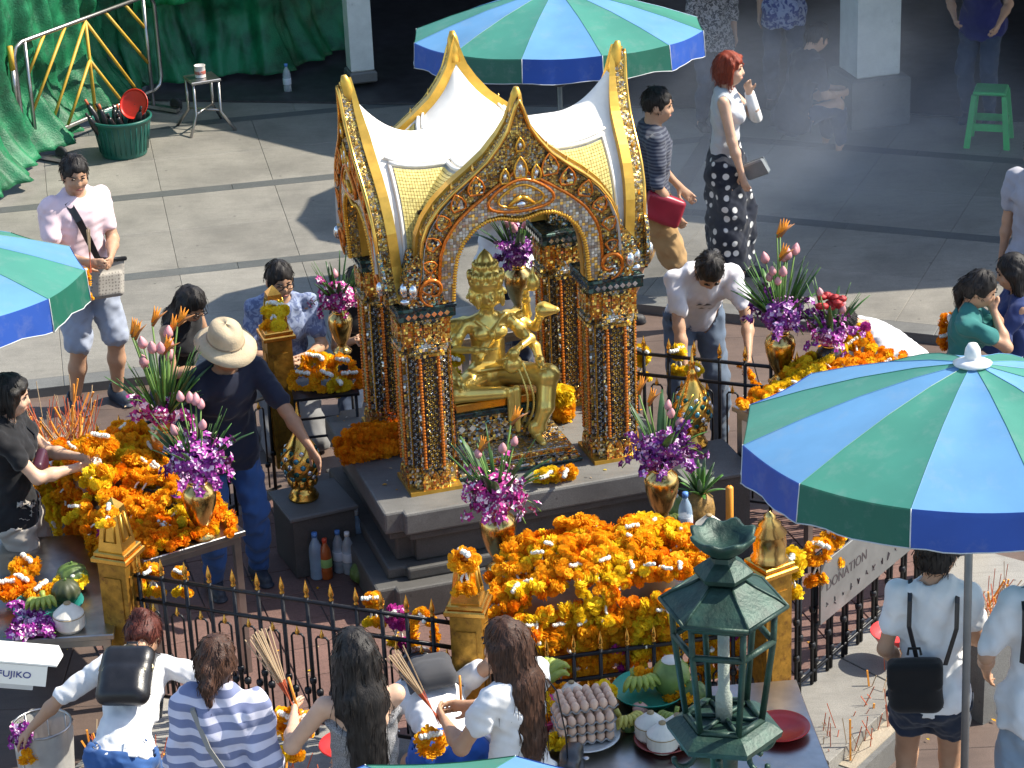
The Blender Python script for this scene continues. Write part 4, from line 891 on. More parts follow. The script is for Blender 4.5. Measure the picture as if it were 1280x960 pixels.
for q in (-1, 1): s.el((q*.045, -.045, .335), (.042, .025, .036), k=.025)
# folded leg (viewer's left) and hanging leg
s.rc((-.06, .0, .07), (-.225, -.15, .06), .068, .05, k=.02); s.rc((-.225, -.15, .05), (-.0, -.19, .04), .048, .034, k=.02); s.rc((0, -.19, .04), (.06, -.18, .035), .03, .02, k=.015)
s.rc((.06, 0, .075), (.235, -.20, .105), .074, .058, k=.02); s.rc((.235, -.20, .105), (.205, -.25, -.06), .055, .044, k=.02); s.rc((.205, -.25, -.06), (.155, -.245, -.20), .044, .028, k=.015); s.rc((.155, -.235, -.222), (.165, -.325, -.238), .025, .018, k=.015)
s.el((.237, -.208, .11), (.058, .058, .06), k=.015)
# robe folds and anklets
s.rc((.075, -.20, .05), (.065, -.235, -.18), .024, .014, k=.015); s.rc((.045, -.19, .04), (.03, -.22, -.12), .018, .010, k=.012)
for z in (-.185, -.165): s.rc((.145, -.246, z), (.175, -.246, z), .032, k=.006)
# four-faced head with a tall tiered crown
hc = V((0, 0, .565)); s.el(hc, (.06, .066, .08), k=.02)
for r in (0, 1, 2, 3):
    R3 = Matrix.Rotation(r*math.pi/2, 3, 'Z'); s.el(hc+R3 @ V((0, -.035, -.012)), (.052, .052, .075), np.array(R3), k=.015); s.rc(hc+R3 @ V((0, -.085, .01)), hc+R3 @ V((0, -.096, -.018)), .006, .011, k=.008)
    for q in (-1, 1): s.el(hc+R3 @ V((q*.024, -.088, .012)), (.016, .01, .008), np.array(R3), k=.01, sub=True)
    s.rc(hc+R3 @ V((-.014, -.083, -.042)), hc+R3 @ V((.014, -.083, -.042)), .007, k=.006); s.el(hc+R3 @ V((.062, -.062, -.03)), (.014, .014, .045), k=.01)
for z, r in ((.645, .088), (.675, .072), (.70, .066), (.725, .052), (.748, .044), (.77, .032)): s.rc((0, 0, z-.006), (0, 0, z+.006), r, r*.9, k=.006)
s.rc((0, 0, .765), (0, 0, .81), .022, .008, k=.01)
for k in range(12):
    a = k/12*6.283; s.el((.08*math.cos(a), .08*math.sin(a), .668), (.016, .016, .028), k=.006); s.el((.055*math.cos(a+.2), .055*math.sin(a+.2), .725), (.012, .012, .022), k=.006)
# eight arms: elbow and hand for each
arms8 = [((-.115, .01, .385), (-.215, -.03, .265), (-.075, -.135, .285)), ((.115, .01, .385), (.20, -.05, .27), (.075, -.15, .245)), ((.11, .03, .385), (.25, .02, .30), (.245, -.09, .42)), ((-.11, .03, .385), (-.25, .03, .28), (-.26, -.09, .38)),
         ((.11, .04, .39), (.215, .05, .37), (.185, -.05, .52)), ((-.11, .04, .39), (-.215, .06, .36), (-.2, -.04, .5)), ((.115, .02, .37), (.225, -.05, .215), (.20, -.215, .19)), ((-.115, .02, .37), (-.235, -.03, .2), (-.2, -.17, .13))]
for a, e, h in arms8:
    s.rc(a, e, .031, .025, k=.014); s.rc(e, h, .025, .016, k=.01); d = (V(h)-V(e)).normalized(); s.el(V(h)+d*.022, (.019, .019, .022), k=.01); w1 = V(e).lerp(V(h), .82); s.rc(w1-d*.004, w1+d*.004, .024, k=.004); w2 = V(a).lerp(V(e), .45); d2 = (V(e)-V(a)).normalized(); s.rc(w2-d2*.004, w2+d2*.004, .035, k=.005)
    for q in (-1, 0, 1): s.rc(V(h)+d*.03, V(h)+d*.07+V((q*.013, -.01, .01)), .0085, .005, k=.005)
# things held, sashes, necklace
s.rc((.25, -.14, .47), (.30, -.17, .47), .045, .02, k=.02); s.el((.21, -.10, .62), (.032, .032, .05), k=.015); s.rc((.21, -.10, .66), (.21, -.10, .71), .014, .006, k=.01); s.el((.07, -.17, .19), (.05, .04, .055), k=.015); s.rc((.07, -.19, .24), (.07, -.2, .27), .02, .03, k=.01)
s.rc((.09, -.01, .42), (-.06, -.055, .20), .014, k=.008); s.rc((.075, -.015, .42), (-.075, -.05, .22), .012, k=.008); s.rc((-.07, -.02, .415), (0, -.07, .345), .008, k=.005); s.rc((.07, -.02, .415), (0, -.07, .345), .008, k=.005); s.el((0, -.075, .335), (.018, .012, .022), k=.006)
s.rc((-.07, -.04, .135), (.07, -.04, .135), .05, .05, k=.015, flat=((0, 0, 1), .4)); fig = s.build('figure', STG, sta); fig.scale = (1.13, 1.08, 1.)
bs_ = G(); pts, rs = [], []
for i in range(60):
    t = i/59; pts.append((.095+.035*math.sin(t*3.1), -.19-.085*math.sin(t*3.14), .20-.40*t)); rs.append(.0085 if i % 2 else .0045)
bs_.tube(pts, rs, 6).build('prayer_beads', STG, sta)
pts = [(x+.03, y-.015, z) for x, y, z in pts]; G().tube(pts, rs, 6).build('prayer_beads', STG, sta)
# ------------------------------------------------------------------ gold posts and iron fences
POSTG = mat('post_gold', (.46, .25, .04), .38, .7, var=.25, scale=20, dirt=((.14, .06, .025), 13, .52), bmp=.2, bscale=40)
def gpost(p, rz, label, top='obelisk', z0=.2):
    t = thing('gold_post', label, 'post', (p.x, p.y, z0), rz, None); w_ = .074; h = 1.02-z0
    G().box(-w_, w_, -w_, w_, 0, h, .006).build('shaft', POSTG, t)
    for s in range(4):
        g = G(); g.box(-w_*.62, w_*.62, -w_-.006, -w_+.001, h*.1, h*.9); g.build('shaft_panel', POSTG, t, (0, 0, 0), (0, 0, s*math.pi/2))
    G().box(-w_-.022, w_+.022, -w_-.022, w_+.022, h, h+.03, .006).build('collar', GOLD, t); G().box(-w_-.01, w_+.01, -w_-.01, w_+.01, h+.03, h+.055, .005).build('collar_upper', GOLD, t)
    if top == 'obelisk':
        g = G(); a, b = .066, .04; z1, z2 = h+.055, h+.27
        g.add([(i*a, j*a, z1) for i, j in ((-1, -1), (1, -1), (1, 1), (-1, 1))]+[(i*b, j*b, z2) for i, j in ((-1, -1), (1, -1), (1, 1), (-1, 1))]+[(0, 0, z2+.05)], [(0, 1, 5, 4), (1, 2, 6, 5), (2, 3, 7, 6), (3, 0, 4, 7), (4, 5, 8), (5, 6, 8), (6, 7, 8), (7, 4, 8), (3, 2, 1, 0)]); g.build('obelisk', GOLD, t)
        for s in range(4):
            g = G(); f = lambda z: -(a+(b-a)*(z-z1)/(z2-z1)); zz = (z1+.05, z2-.03); g.tube([(-.03, f(zz[0])-.002, zz[0]), (.03, f(zz[0])-.002, zz[0]), (.02, f(zz[1])-.002, zz[1]), (-.02, f(zz[1])-.002, zz[1])], .006, 5, closed=True); g.build('obelisk_frame', GPAINT, t, (0, 0, 0), (0, 0, s*math.pi/2))
    else: G().lathe([(.085, h+.055), (.09, h+.07), (.075, h+.09), (.08, h+.15), (.075, h+.19), (.082, h+.2), (.05, h+.235), (.055, h+.245), (.025, h+.27), (.03, h+.285), (0, h+.31)], 20).build('dome', BRASS, t)
    return t
gpost(PP1, -.2, 'gold post topped with an orange marigold garland at the front corner of the fence')
gpost(PP2, .55, 'gold post with a brass dome and a pink and green ribbon', 'dome')
gpost(PP3, -.38, 'weathered gold post with white jasmine laid on its obelisk beside the left offering table')
gpost(PP4, .3, 'gold post with a yellow marigold bunch on its red lantern top')
gpost(PP5, .5, 'gold post at the far end of the fence with the grey sign')
SPK = [(0.0, 0), (.014, .002), (.017, .012), (.009, .022), (.015, .032), (.018, .045), (.013, .07), (.006, .095), (.0, .12)]
spk_me = G().lathe(SPK, 10).mesh('spike', GOLD); drop_me = G().lathe([(0, -.035), (.010, -.025), (.012, -.015), (.006, .0), (.003, .015), (0, .02)], 8).mesh('drop', GOLD)
def fence(a, b, label, z0=.2, top=.93, step=.128, heavy=False, group=None, start=.1):
    a, b = V(a), V(b); d = b-a; L = d.length; rz = math.atan2(d.y, d.x); t = thing('iron_fence', label, 'fence', (a.x, a.y, z0), rz, group); h = top-z0
    for z in ((h, h-.13, .07) if not heavy else (h, .07)): G().tube([(.06, 0, z), (L-.06, 0, z)], .011 if z > .1 else .009, 6).build('rail', IRON, t)
    n = int((L-start*1.2)/step)
    me = G().tube([(0, 0, .005), (0, 0, h+.03)], .0105, 6).mesh('picket', IRON)
    lp = G().tube([(-.032, 0, .09), (-.032, 0, h-.2), (-.022, 0, h-.185), (.022, 0, h-.185), (.032, 0, h-.2), (.032, 0, .09)], .006, 5).mesh('loop', IRON)
    nub = G().lathe([(.0, -.02), (.016, -.014), (.018, 0), (.016, .014), (0, .02)], 8).mesh('knuckle', IRON)
    for i in range(n+1):
        x = start+i*step; p = inst(me, 'picket', t, (x, 0, 0))
        inst(spk_me, 'spike', p, (0, 0, h+.02), (0, 0, 0), .8)
        if heavy:
            inst(me, 'picket', t, (x+.034, 0, 0), (0, 0, 0), (1, 1, .96)); 
            for z in (.22, .42): inst(nub, 'knuckle', p, (0, 0, z)); inst(nub, 'knuckle', p, (.034, 0, z-.1))
        elif i < n:
            l = inst(lp, 'loop', t, (x+step/2, 0, 0)); inst(drop_me, 'drop', l, (0, 0, h-.16)); inst(nub, 'knuckle', p, (0, 0, .3)); inst(nub, 'knuckle', l, (.032, 0, .24)); inst(nub, 'knuckle', l, (-.032, 0, .24))
    return t
fence(PP3, PP1, 'black iron fence with gold spear tips running down to the front gold post')
fence(PP2, PP5, 'black iron fence of doubled bars behind the grey sign on the kerb', .2, .90, .155, True)
fence(PP1, PP2, 'low black iron fence under the hanging marigold garlands', .2, .70, .128)
fence(V((.25, 13.30, 0)), V((2.2, 12.55, 0)), 'black iron fence with gold spear tips in front of the man in white', .0, .93, .15)
fence(PP4, V((-2.45, 12.35, 0)), 'short black iron fence beside the man in the sun hat', .0, .80, .15)
# ------------------------------------------------------------------ flowers
def bloommat(name, c1, c2):
    m, nt, bs, nd, lk = newmat(name); oi = N(nt, 'ShaderNodeObjectInfo'); co = N(nt, 'ShaderNodeTexCoord')
    n1 = N(nt, 'ShaderNodeTexNoise', Scale=120, Detail=3); lk.new(co.outputs['Object'], n1.inputs['Vector'])
    a = mixc(nt, c1, c2, oi.outputs['Random']); b = mixc(nt, a, tuple(x*.8 for x in c1), ramp(nt, n1.outputs[0], [(.42, (0, 0, 0)), (.62, (.8, .8, .8))])); lk.new(b, bs.inputs['Base Color'])
    bs.inputs['Roughness'].default_value = .75; bs.inputs['Specular IOR Level'].default_value = .15
    tr = N(nt, 'ShaderNodeBsdfTranslucent'); lk.new(b, tr.inputs[0]); mx = N(nt, 'ShaderNodeMixShader'); mx.inputs[0].default_value = .35; lk.new(bs.outputs[0], mx.inputs[1]); lk.new(tr.outputs[0], mx.inputs[2]); lk.new(mx.outputs[0], nd['Material Output'].inputs[0])
    return m
FO, FD, FY, FP = bloommat('marigold_orange', (.98, .43, .012), (.98, .54, .02)), bloommat('marigold_deep', (.95, .29, .006), (.96, .38, .01)), bloommat('marigold_yellow', (.98, .68, .02), (.98, .76, .04)), bloommat('petal_magenta', (.42, .03, .26), (.62, .10, .42))
FW = mat('jasmine_white', (.82, .80, .70), .7, var=.12, scale=60, bmp=.4, bscale=150); LEAF = mat('leaf_green', (.055, .15, .025), .5, var=.35, scale=20, rnd=.25); LEAFD = mat('leaf_dark', (.025, .075, .02), .45, var=.3, rnd=.2); STEM = mat('stem_green', (.12, .22, .04), .6)
def bloom_mesh(name, m, seed, R=.025):
    'a pompon of overlapping ruffled petals round a small core'
    r = random.Random(seed); g = G(); g.ell((0, 0, 0), (R*.72, R*.72, R*.55), 7, 5)
    for th, n in ((.25, 4), (.65, 7), (1.05, 9), (1.5, 10), (2.0, 8)):
        for k in range(n):
            q = 6.283*(k+r.uniform(-.25, .25))/n; t = th+r.uniform(-.1, .1); d = V((math.sin(t)*math.cos(q), math.sin(t)*math.sin(q), math.cos(t)*.8)); e = V((-math.sin(q), math.cos(q), 0)); u = d.cross(e).normalized(); w_ = R*r.uniform(.34, .46); p = d*R*.62; o = (d*.75-u*r.uniform(.1, .55)).normalized(); tip = p+o*R*r.uniform(.42, .6)
            g.add([p-e*w_*.55, p+e*w_*.55, tip+e*w_*.8+u*R*r.uniform(-.12, .12), tip+o*R*.10, tip-e*w_*.8+u*R*r.uniform(-.12, .12)], [(0, 1, 2, 3, 4)], False)
    return g.mesh(name, m)
BLM = {k: [bloom_mesh('marigold', m, i) for i in range(3)] for k, m in (('o', FO), ('d', FD), ('y', FY), ('p', FP))}
JAS = []
for i in range(3):
    g = G(); n = 7
    for k in range(n): g.ell(((k-n/2)*.0095, random.uniform(-.003, .003), random.uniform(-.003, .003)), (.0075, .009+.003*random.random(), .009), 7, 5)
    JAS.append(g.mesh('jasmine', FW))
def blooms(pts, col, parent, sc=1.):
    for p in pts: inst(random.choice(BLM[col]), 'marigold', parent, p, (random.uniform(0, 6), random.uniform(0, 6), random.uniform(0, 6)), sc*random.uniform(.88, 1.14))
def tassel(p, d, col, parent, sc=1.):
    'white jasmine cord with marigolds at its end'
    d = V(d).normalized(); p = V(p); e = d.to_track_quat('X', 'Z').to_euler(); inst(random.choice(JAS), 'jasmine', parent, p+d*.035*sc, e, (sc*.9, sc*.6, sc*.6)); blooms([p+d*.075*sc, p+d*.10*sc+V((.012, 0, .004)), p+d*.10*sc-V((.014, 0, .0))], col, parent, sc*.85)
def ring(c, a, b, ax, ay, col, label, group=None, sc=1., tas=True, extra=None, name='garland'):
    'hand-sized garland: oval of blooms in the plane of ax, ay'
    t = thing(name, label, 'garland', c, 0, group); ax, ay = V(ax).normalized(), V(ay).normalized(); n = max(6, int(2*math.pi*math.sqrt((a*a+b*b)/2)/(.036*sc)))
    blooms([ax*a*math.cos(k/n*6.283)+ay*b*math.sin(k/n*6.283) for k in range(n)], col, t, sc)
    if tas:
        tassel(-ay*b*1.05, -ay+ax*.25, col, t, sc); tassel(-ay*b*1.05, -ay-ax*.3, random.choice('oyd'), t, sc)
    inst(random.choice(JAS), 'jasmine', t, ay*b*.98+ax.cross(ay)*.02, (0, 0, random.uniform(0, 3)), sc*1.3)
    return t
def heap(name, origin, rz, w_, d, H, ngar, label, group, seed, cols='ooodyyo', over=.3, oside='front', edge=.0, pile_label='', bare=None, sc=1.):
    'garlands piled on a table top and draped over one side'
    r = random.Random(seed); M = Matrix.Translation(origin) @ Matrix.Rotation(rz, 4, 'Z')
    def surf(u, v):
        'u across, v from front (negative) to back; past the front edge the surface turns down'
        if v < -d/2:
            k = -d/2-v; return V((u, -d/2-.035-.02*math.sin(u*9), max(-.05, H(u, -d/2)*.6)-k))
        return V((u, v, H(u, v)))
    def ok(u, v): return not (bare and bare(u, v))
    g = G(); base = BLM['o'][0]; bv = [v.co.copy() for v in base.vertices]; bf = [tuple(p.vertices) for p in base.polygons]
    for k in range(int(w_*(d+over*.8)*650)):
        u = r.uniform(-w_/2, w_/2); v = r.uniform(-d/2-over*.85, d/2)
        if not ok(u, v): continue
        p = surf(u, v); p.z -= .012; R3 = euler(r.uniform(0, 6), r.uniform(0, 6), r.uniform(0, 6)); s = r.uniform(.9, 1.2)*sc; g.m = r.choice((0, 0, 1, 2)); g.add([R3 @ q*s+p for q in bv], bf, False)
    o = g.build('marigold_pile', [FD, FO, FY]); o.matrix_basis = M; struct(o, 'stuff'); o['label'] = pile_label
    nb = 0
    for k in range(ngar):
        for _ in range(20):
            u = r.uniform(-w_/2+.05, w_/2-.05); v = r.uniform(-d/2-over, d/2-.04)
            if ok(u, v): break
        a, b = r.uniform(.045, .085), r.uniform(.032, .055); an = r.uniform(0, 3.14); col = r.choice(cols)
        if v < -d/2: an = r.gauss(1.57, .35); a = r.uniform(.06, .11)
        lift = r.uniform(.008, .045)*sc; c = surf(u, v); pts = []; n = int(2*math.pi*math.sqrt((a*a+b*b)/2)/.037)
        for i in range(n):
            q = 6.283*i/n; du, dv_ = a*math.cos(q), b*math.sin(q); uu, vv = u+du*math.cos(an)-dv_*math.sin(an), v+du*math.sin(an)+dv_*math.cos(an); uu = max(-w_/2-.02, min(w_/2+.02, uu)); vv = min(vv, d/2)
            p = surf(uu, vv); p += (V((0, -1, 0)) if vv < -d/2 else V((0, 0, 1)))*lift*(1+.3*math.sin(q*2)); pts.append(p)
        t = thing('garland', {'o': 'orange', 'd': 'deep orange', 'y': 'yellow'}[col]+(' marigold garland draped over ' if v < -d/2 else ' marigold garland piled on ')+label, 'garland', M @ c, rz, group+(' edge' if v < -d/2 else '')+' '+col); blooms([p-c for p in pts], col, t, sc); nb += n
        e = min(pts, key=lambda p: p.z+p.y*.4)-c; tassel(e, (r.uniform(-.4, .4), -.35 if v >= -d/2 else -.12, -.35 if v >= -d/2 else -1), r.choice('oyd'), t, sc)
        if r.random() < .4: inst(r.choice(JAS), 'jasmine', t, r.choice(pts)-c+V((0, -.012, .022)), (r.uniform(0, 1), r.uniform(0, 1), r.uniform(0, 3)), 1.05*sc)
        if r.random() < .035: blooms([r.choice(pts)-c+V((0, -.01, .025)) for _ in range(3)], 'p', t, sc)
    return nb
def table(origin, rz, w_, d, z, label, name='offering_table'):
    t = thing(name, label, 'table', (origin[0], origin[1], 0), rz)
    G().box(-w_/2, w_/2, -d/2, d/2, z-.03, z, .004).build('table_top', STEEL, t); G().box(-w_/2+.02, w_/2-.02, -d/2+.02, d/2-.02, z-.07, z-.03).build('apron', STEEL, t)
    for a in (-1, 1):
        for b in (-1, 1): G().box(a*(w_/2-.04)-.018, a*(w_/2-.04)+.018, b*(d/2-.04)-.018, b*(d/2-.04)+.018, .012, z-.07).build('leg', STEEL, t)
    return t
hn = lambda u, v, s: noise.noise((u*5, v*5, s))*.05+noise.noise((u*13, v*13, s+4))*.025
# front table
FR = math.radians(10); fx, fy_ = V((math.cos(FR), math.sin(FR), 0)), V((-math.sin(FR), math.cos(FR), 0)); fm = (PP1+PP2)/2
fo = fm+fx*-.03+fy_*.40; table(fo, FR, 1.22, .58, .84, 'steel table heaped with marigold garlands in front of the shrine plinth')
heap('front', V((fo.x+.05, fo.y, .845)), FR, 1.16, .56, lambda u, v: .05+.19*math.exp(-(u/.52)**4)*math.exp(-((v-.02)/.36)**2)+hn(u, v, 1), 84, 'the steel table before the plinth', 'garlands on the front table', 5, 'ooyoyyooo', .36, pile_label='dense heap of orange and yellow marigolds on the front table', bare=lambda u, v: u < -.40 and v > .02 or (u > .38 and v > .1))
# long strands hanging from the front heap
for i, (u, ln, c) in enumerate(((-.33, .30, 'o'), (-.13, .36, 'o'), (-.08, .44, 'o'), (.12, .26, 'y'), (.30, .24, 'o'), (.42, .42, 'o'), (-.46, .22, 'd'))):
    p = fo+fx*u-fy_*.36; t = thing('garland_strand', 'long marigold strand hanging from the front heap over the low fence', 'garland', (p.x, p.y, .80), FR, 'long strands on the front heap')
    blooms([(random.gauss(0, .006)+sd*.016, random.gauss(0, .006), -k*.027) for k in range(int(ln/.027)) for sd in (-1, 1)], c, t, .95); inst(random.choice(JAS), 'jasmine', t, (0, 0, -ln-.03), (0, 1.57, 0), (1.2, .7, .7)); blooms([(-.03, 0, -ln-.075), (0, -.01, -ln-.085), (.03, 0, -ln-.075)], c, t, 1.)
# left table
lc = [V((-2.57, 12.19, 0)), V((-1.84, 10.96, 0)), V((-1.39, 11.22, 0))]; le = lc[1]-lc[0]; lrz = math.atan2(le.y, le.x); lo_ = (lc[0]+lc[2])/2+V((0, 0, 0))
table(lo_, lrz, 1.40, .56, .84, 'steel table under deep orange marigold garlands in front of the man in the hat')
heap('left', V((lo_.x, lo_.y, .845)), lrz, 1.40, .54, lambda u, v: .03+.10*math.exp(-((u+.1)/.55)**4)+hn(u, v, 2), 66, 'the table before the hatted man', 'garlands on the left table', 8, 'doooyoody', .30, pile_label='dense heap of deep orange marigolds on the table before the man in the hat')
# right table
ro = at(1032, 488, .9); rrz = math.radians(38); table(ro, rrz, .86, .6, .84, 'steel table with yellow garlands behind the open parasol')
heap('right', V((ro.x, ro.y, .845)), rrz, .86, .58, lambda u, v: .04+.26*max(0, (u+.25))*math.exp(-(v/.34)**4)+hn(u, v, 3), 52, 'the table behind the open parasol', 'garlands on the right table', 11, 'yoyyoyo', .22, pile_label='heap of yellow marigolds on the table behind the parasol')
# rack beside the gold post at the back
rk = at(405, 478, .78); rt = thing('iron_rack', 'small black iron rack holding garlands beside the gold post with red top', 'rack', (rk.x, rk.y, 0), .15)
for a in (-1, 1):
    for b in (-1, 1): G().tube([(a*.17, b*.13, .0), (a*.17, b*.13, .74)], .010, 6).build('leg', IRON, rt)
G().box(-.19, .19, -.15, .15, .74, .755).build('shelf', IRON, rt)
for a in (-1, 1): G().tube([(-.17, a*.13, .5), (.17, a*.13, .5)], .008, 6).build('rail', IRON, rt)
for i, (x, y, z, a, c) in enumerate(((-.12, -.02, .80, .075, 'o'), (-.02, .05, .86, .08, 'y'), (.02, -.06, .81, .07, 'o'), (.11, .03, .85, .075, 'o'), (.16, -.03, .80, .06, 'd'), (-.06, .02, .90, .06, 'o'), (.09, -.07, .78, .05, 'y'))):
    R_ = Matrix.Rotation(random.uniform(-.5, .5), 3, 'Z'); ring(V((rk.x+x, rk.y+y, z)), a, a*.75, R_ @ V((1, 0, 0)), R_ @ V((0, .35, .9)), c, 'marigold garland stacked on the black iron rack', 'garlands on the iron rack', 1.1, False)
# garlands on fences and posts
def hang(px, py, z, a, b, col, label, sc=1., tilt=0): return ring(at(px, py, z), a, b, (1, -.3, tilt), (0, -.12, 1), col, label, None, sc)
hang(530, 795, .80, .055, .13, 'o', 'long oval marigold garland hanging over the front iron fence', 1.05)
hang(497, 772, .86, .04, .045, 'p', 'small purple orchid garland on the front iron fence', 1.1)
hang(466, 752, .95, .03, .035, 'o', 'little white and orange garland tied to the iron fence', .95)
hang(190, 715, .93, .035, .03, 'o', 'white jasmine and orange garland on the rail beside the weathered gold post', .95)
hang(226, 718, .90, .022, .03, 'o', 'white ring garland with orange tassel on the iron rail', .85)
hang(803, 445, .9, .03, .05, 'y', 'yellow garland tied at the rear fence beside the jewelled column', 1)
hang(868, 462, .90, .03, .03, 'y', 'yellow tassel garland on the rear fence under the bending man', 1); hang(848, 440, .95, .02, .03, 'y', 'yellow marigold bunch hanging from the hand over the rear fence', 1.1)
ring(at(580, 700, 1.30), .05, .04, (1, 0, 0), (0, .4, 1), 'o', 'marigold garland crowning the front gold post', None, 1.05); ring(at(343, 388, 1.36), .05, .035, (1, 0, 0), (0, 1, .2), 'y', 'yellow marigold bunch on the red topped gold post', None, 1.3)
ring(at(136, 640, 1.33), .03, .02, (1, 0, 0), (0, 1, .2), 'o', 'white jasmine garland on the weathered gold post', None, .8)
ring(at(645, 738, .98), .03, .02, (1, 0, 0), (0, .4, 1), 'y', 'small white and yellow garland beside the front gold post', None, 1.)
ring(at(990, 705, 1.0), .04, .07, (1, 0, 0), (0, -.2, 1), 'y', 'yellow garland hanging beside the ribboned gold post', None, 1.2); ring(at(1022, 690, .95), .06, .05, (1, .4, 0), (0, 0, 1), 'o', 'orange and white garland on the corner of the grey sign', None, 1.1); ring(at(1042, 672, .95), .05, .04, (1, .4, 0), (0, 0, 1), 'o', 'orange garland behind the white one at the grey sign', None, 1.1)
# rolled garlands on the plinth
for i, (x, y, z, l, c) in enumerate(((-.70, .02, .045, .20, 'd'), (-.70, .15, .045, .2, 'd'), (-.69, .09, .11, .17, 'd'), (-.62, .27, .05, .15, 'd'))):
    t = thing('garland_roll', 'fat deep orange marigold roll lying on the left of the plinth', 'garland', loc(x, y, ZT+z), PHI, 'marigold rolls on the plinth')
    pts = []
    for a in np.linspace(-l, l, 11):
        for k in range(5): pts.append((a, .032*math.cos(k*1.257+a*9), .032*math.sin(k*1.257+a*9)))
    blooms(pts, c, t, 1.05)
t = thing('garland_stack', 'stacked yellow and orange garlands standing on the plinth beside the statue', 'garland', loc(.41, .10, ZT))
blooms([(.045*math.cos(a), .045*math.sin(a), .03+z) for z in (0, .03, .06) for a in np.arange(0, 6.2, .7)], 'o', t, 1.1); blooms([(.042*math.cos(a), .042*math.sin(a), .03+z) for z in (.09, .12, .15) for a in np.arange(.2, 6.2, .7)]+[(0, 0, .19)], 'y', t, 1.1)
for x, y, c, l in ((.06, -.66, 'y', 'yellow orange tassel garland on the front edge of the plinth'), (.16, -.67, 'o', 'orange tassel garland beside the yellow one on the plinth edge'), (-.28, -.05, 'y', 'yellow marigold garland beside the statue lap')):
    ring(loc(x, y, ZT+.05 if y < -.3 else ZT+.55), .055, .045, UX, V((0, -.5, .8)), c, l, None, 1.1)
# ------------------------------------------------------------------ vases and bouquets
VAS = [(0, 0), (.062, 0), (.066, .012), (.045, .03), (.03, .05), (.034, .065), (.058, .11), (.078, .18), (.084, .23), (.074, .262), (.045, .285), (.038, .30), (.042, .325), (.062, .36), (.058, .362), (.036, .33), (.03, .30), (0, .29)]
vase_me = G().lathe(VAS, 28).mesh('body', BRASS)
def vase(p, label, s=1., m=None):
    t = thing('vase', label, 'vase', p); me = vase_me if m is None else G().lathe(VAS, 28).mesh('body', m); inst(me, 'body', t, (0, 0, 0), (0, 0, 0), s)
    ringm = G().lathe([(.047, .284), (.052, .29), (.047, .297)], 24).mesh('neck_ring', GOLD); inst(ringm, 'neck_ring', t, (0, 0, 0), (0, 0, 0), s); return V(p)+V((0, 0, .35*s))
def blossom(g, p, n, s, r):
    n = V(n).normalized(); a = n.orthogonal().normalized(); b = n.cross(a); q0 = r.uniform(0, 6)
    for k in range(5):
        q = q0+k*1.257; d = a*math.cos(q)+b*math.sin(q); e = n.cross(d); g.m = 0 if r.random() < .8 else 1
        g.add([p, p+d*s*.55+e*s*.42+n*s*.12, p+d*s*1.05+n*s*.0, p+d*s*.55-e*s*.42+n*s*.12], [(0, 1, 2, 3)], False)
    g.m = 1; g.ell(p+n*s*.12, (s*.24,)*3, 5, 4)
ORCS = []
for q_, (c1, c2) in enumerate((((.30, .02, .26), (.75, .5, .68)), ((.42, .02, .22), (.8, .62, .7)), ((.19, .015, .22), (.62, .4, .62)))): ORCS.append([mat('orchid_tone%d' % q_, c1, .55, var=.4, scale=30), mat('orchid_lip%d' % q_, c2, .55), STEM])
ORC = [mat('orchid_purple', (.30, .02, .26), .55, var=.35, scale=30), mat('orchid_pale', (.75, .5, .68), .55), STEM]
def orchid_spray(parent, p0, d, ln, droop, nb, seed, s=.024, mats=ORC):
    r = random.Random(seed); d = V(d).normalized(); pts = []; p = V(p0)
    for i in range(9): pts.append(p.copy()); dd = (d+V((0, 0, -droop*i/8))).normalized(); p = p+dd*ln/8
    g = G(); g.m = 2; g.tube(pts, .0028, 5)
    for k in range(nb):
        f = .2+.8*k/nb; i = min(7, int(f*8)); c = pts[i].lerp(pts[i+1], f*8-i); o = V((r.gauss(0, 1), r.gauss(0, 1)-.3, r.gauss(0, .6)+.2)).normalized(); blossom(g, c+o*.022, o, s*(1.15-.4*f)*r.uniform(.85, 1.15), r)
    return struct(g.build('orchid_spray', mats, parent), 'stuff')
def leafblade(parent, p0, d, ln, w_, m, bend=.4):
    d = V(d).normalized(); sd = d.cross(V((0, 0, 1))); sd = sd.normalized() if sd.length > .01 else V((1, 0, 0)); vs = []; p = V(p0); n = 7
    for i in range(n):
        t = i/(n-1); ww = w_*math.sin(math.pi*min(.97, .12+t*.88))**.8; up = sd.cross(d).normalized(); vs += [p-sd*ww/2+up*ww*.15, p-up*ww*.1, p+sd*ww/2+up*ww*.15]; d = (d+V((0, 0, -bend/n))).normalized(); p = p+d*ln/(n-1)
    g = G(); g.smooth = True; g.add(vs, [(i*3+k, i*3+k+1, i*3+k+4, i*3+k+3) for i in range(n-1) for k in (0, 1)]); o = g.build('leaf', m, parent); md = o.modifiers.new('s', 'SOLIDIFY'); md.thickness = .0015; return o
LOT = mat('lotus_pink', (.62, .28, .30), .5, var=.25, scale=18, rnd=.15); BOP = mat('paradise_orange', (.85, .30, .02), .5); BOPB = mat('beak_red', (.30, .12, .03), .5); ROSE = mat('rose_red', (.38, .012, .015), .6, var=.4, scale=60)
lot_me = G().lathe([(0, 0), (.016, .004), (.024, .018), (.023, .032), (.015, .05), (.004, .064), (0, .066)], 9).mesh('lotus_bud', LOT)
def lotus(parent, base, top, s=1.):
    base, top = V(base), V(top); G().tube([base, base.lerp(top, .5)+V((.005, 0, .0)), top], .004, 5).build('stem', STEM, parent); d = (top-base).normalized(); inst(lot_me, 'lotus_bud', parent, top-d*.005, d.to_track_quat('Z', 'Y').to_euler(), s)
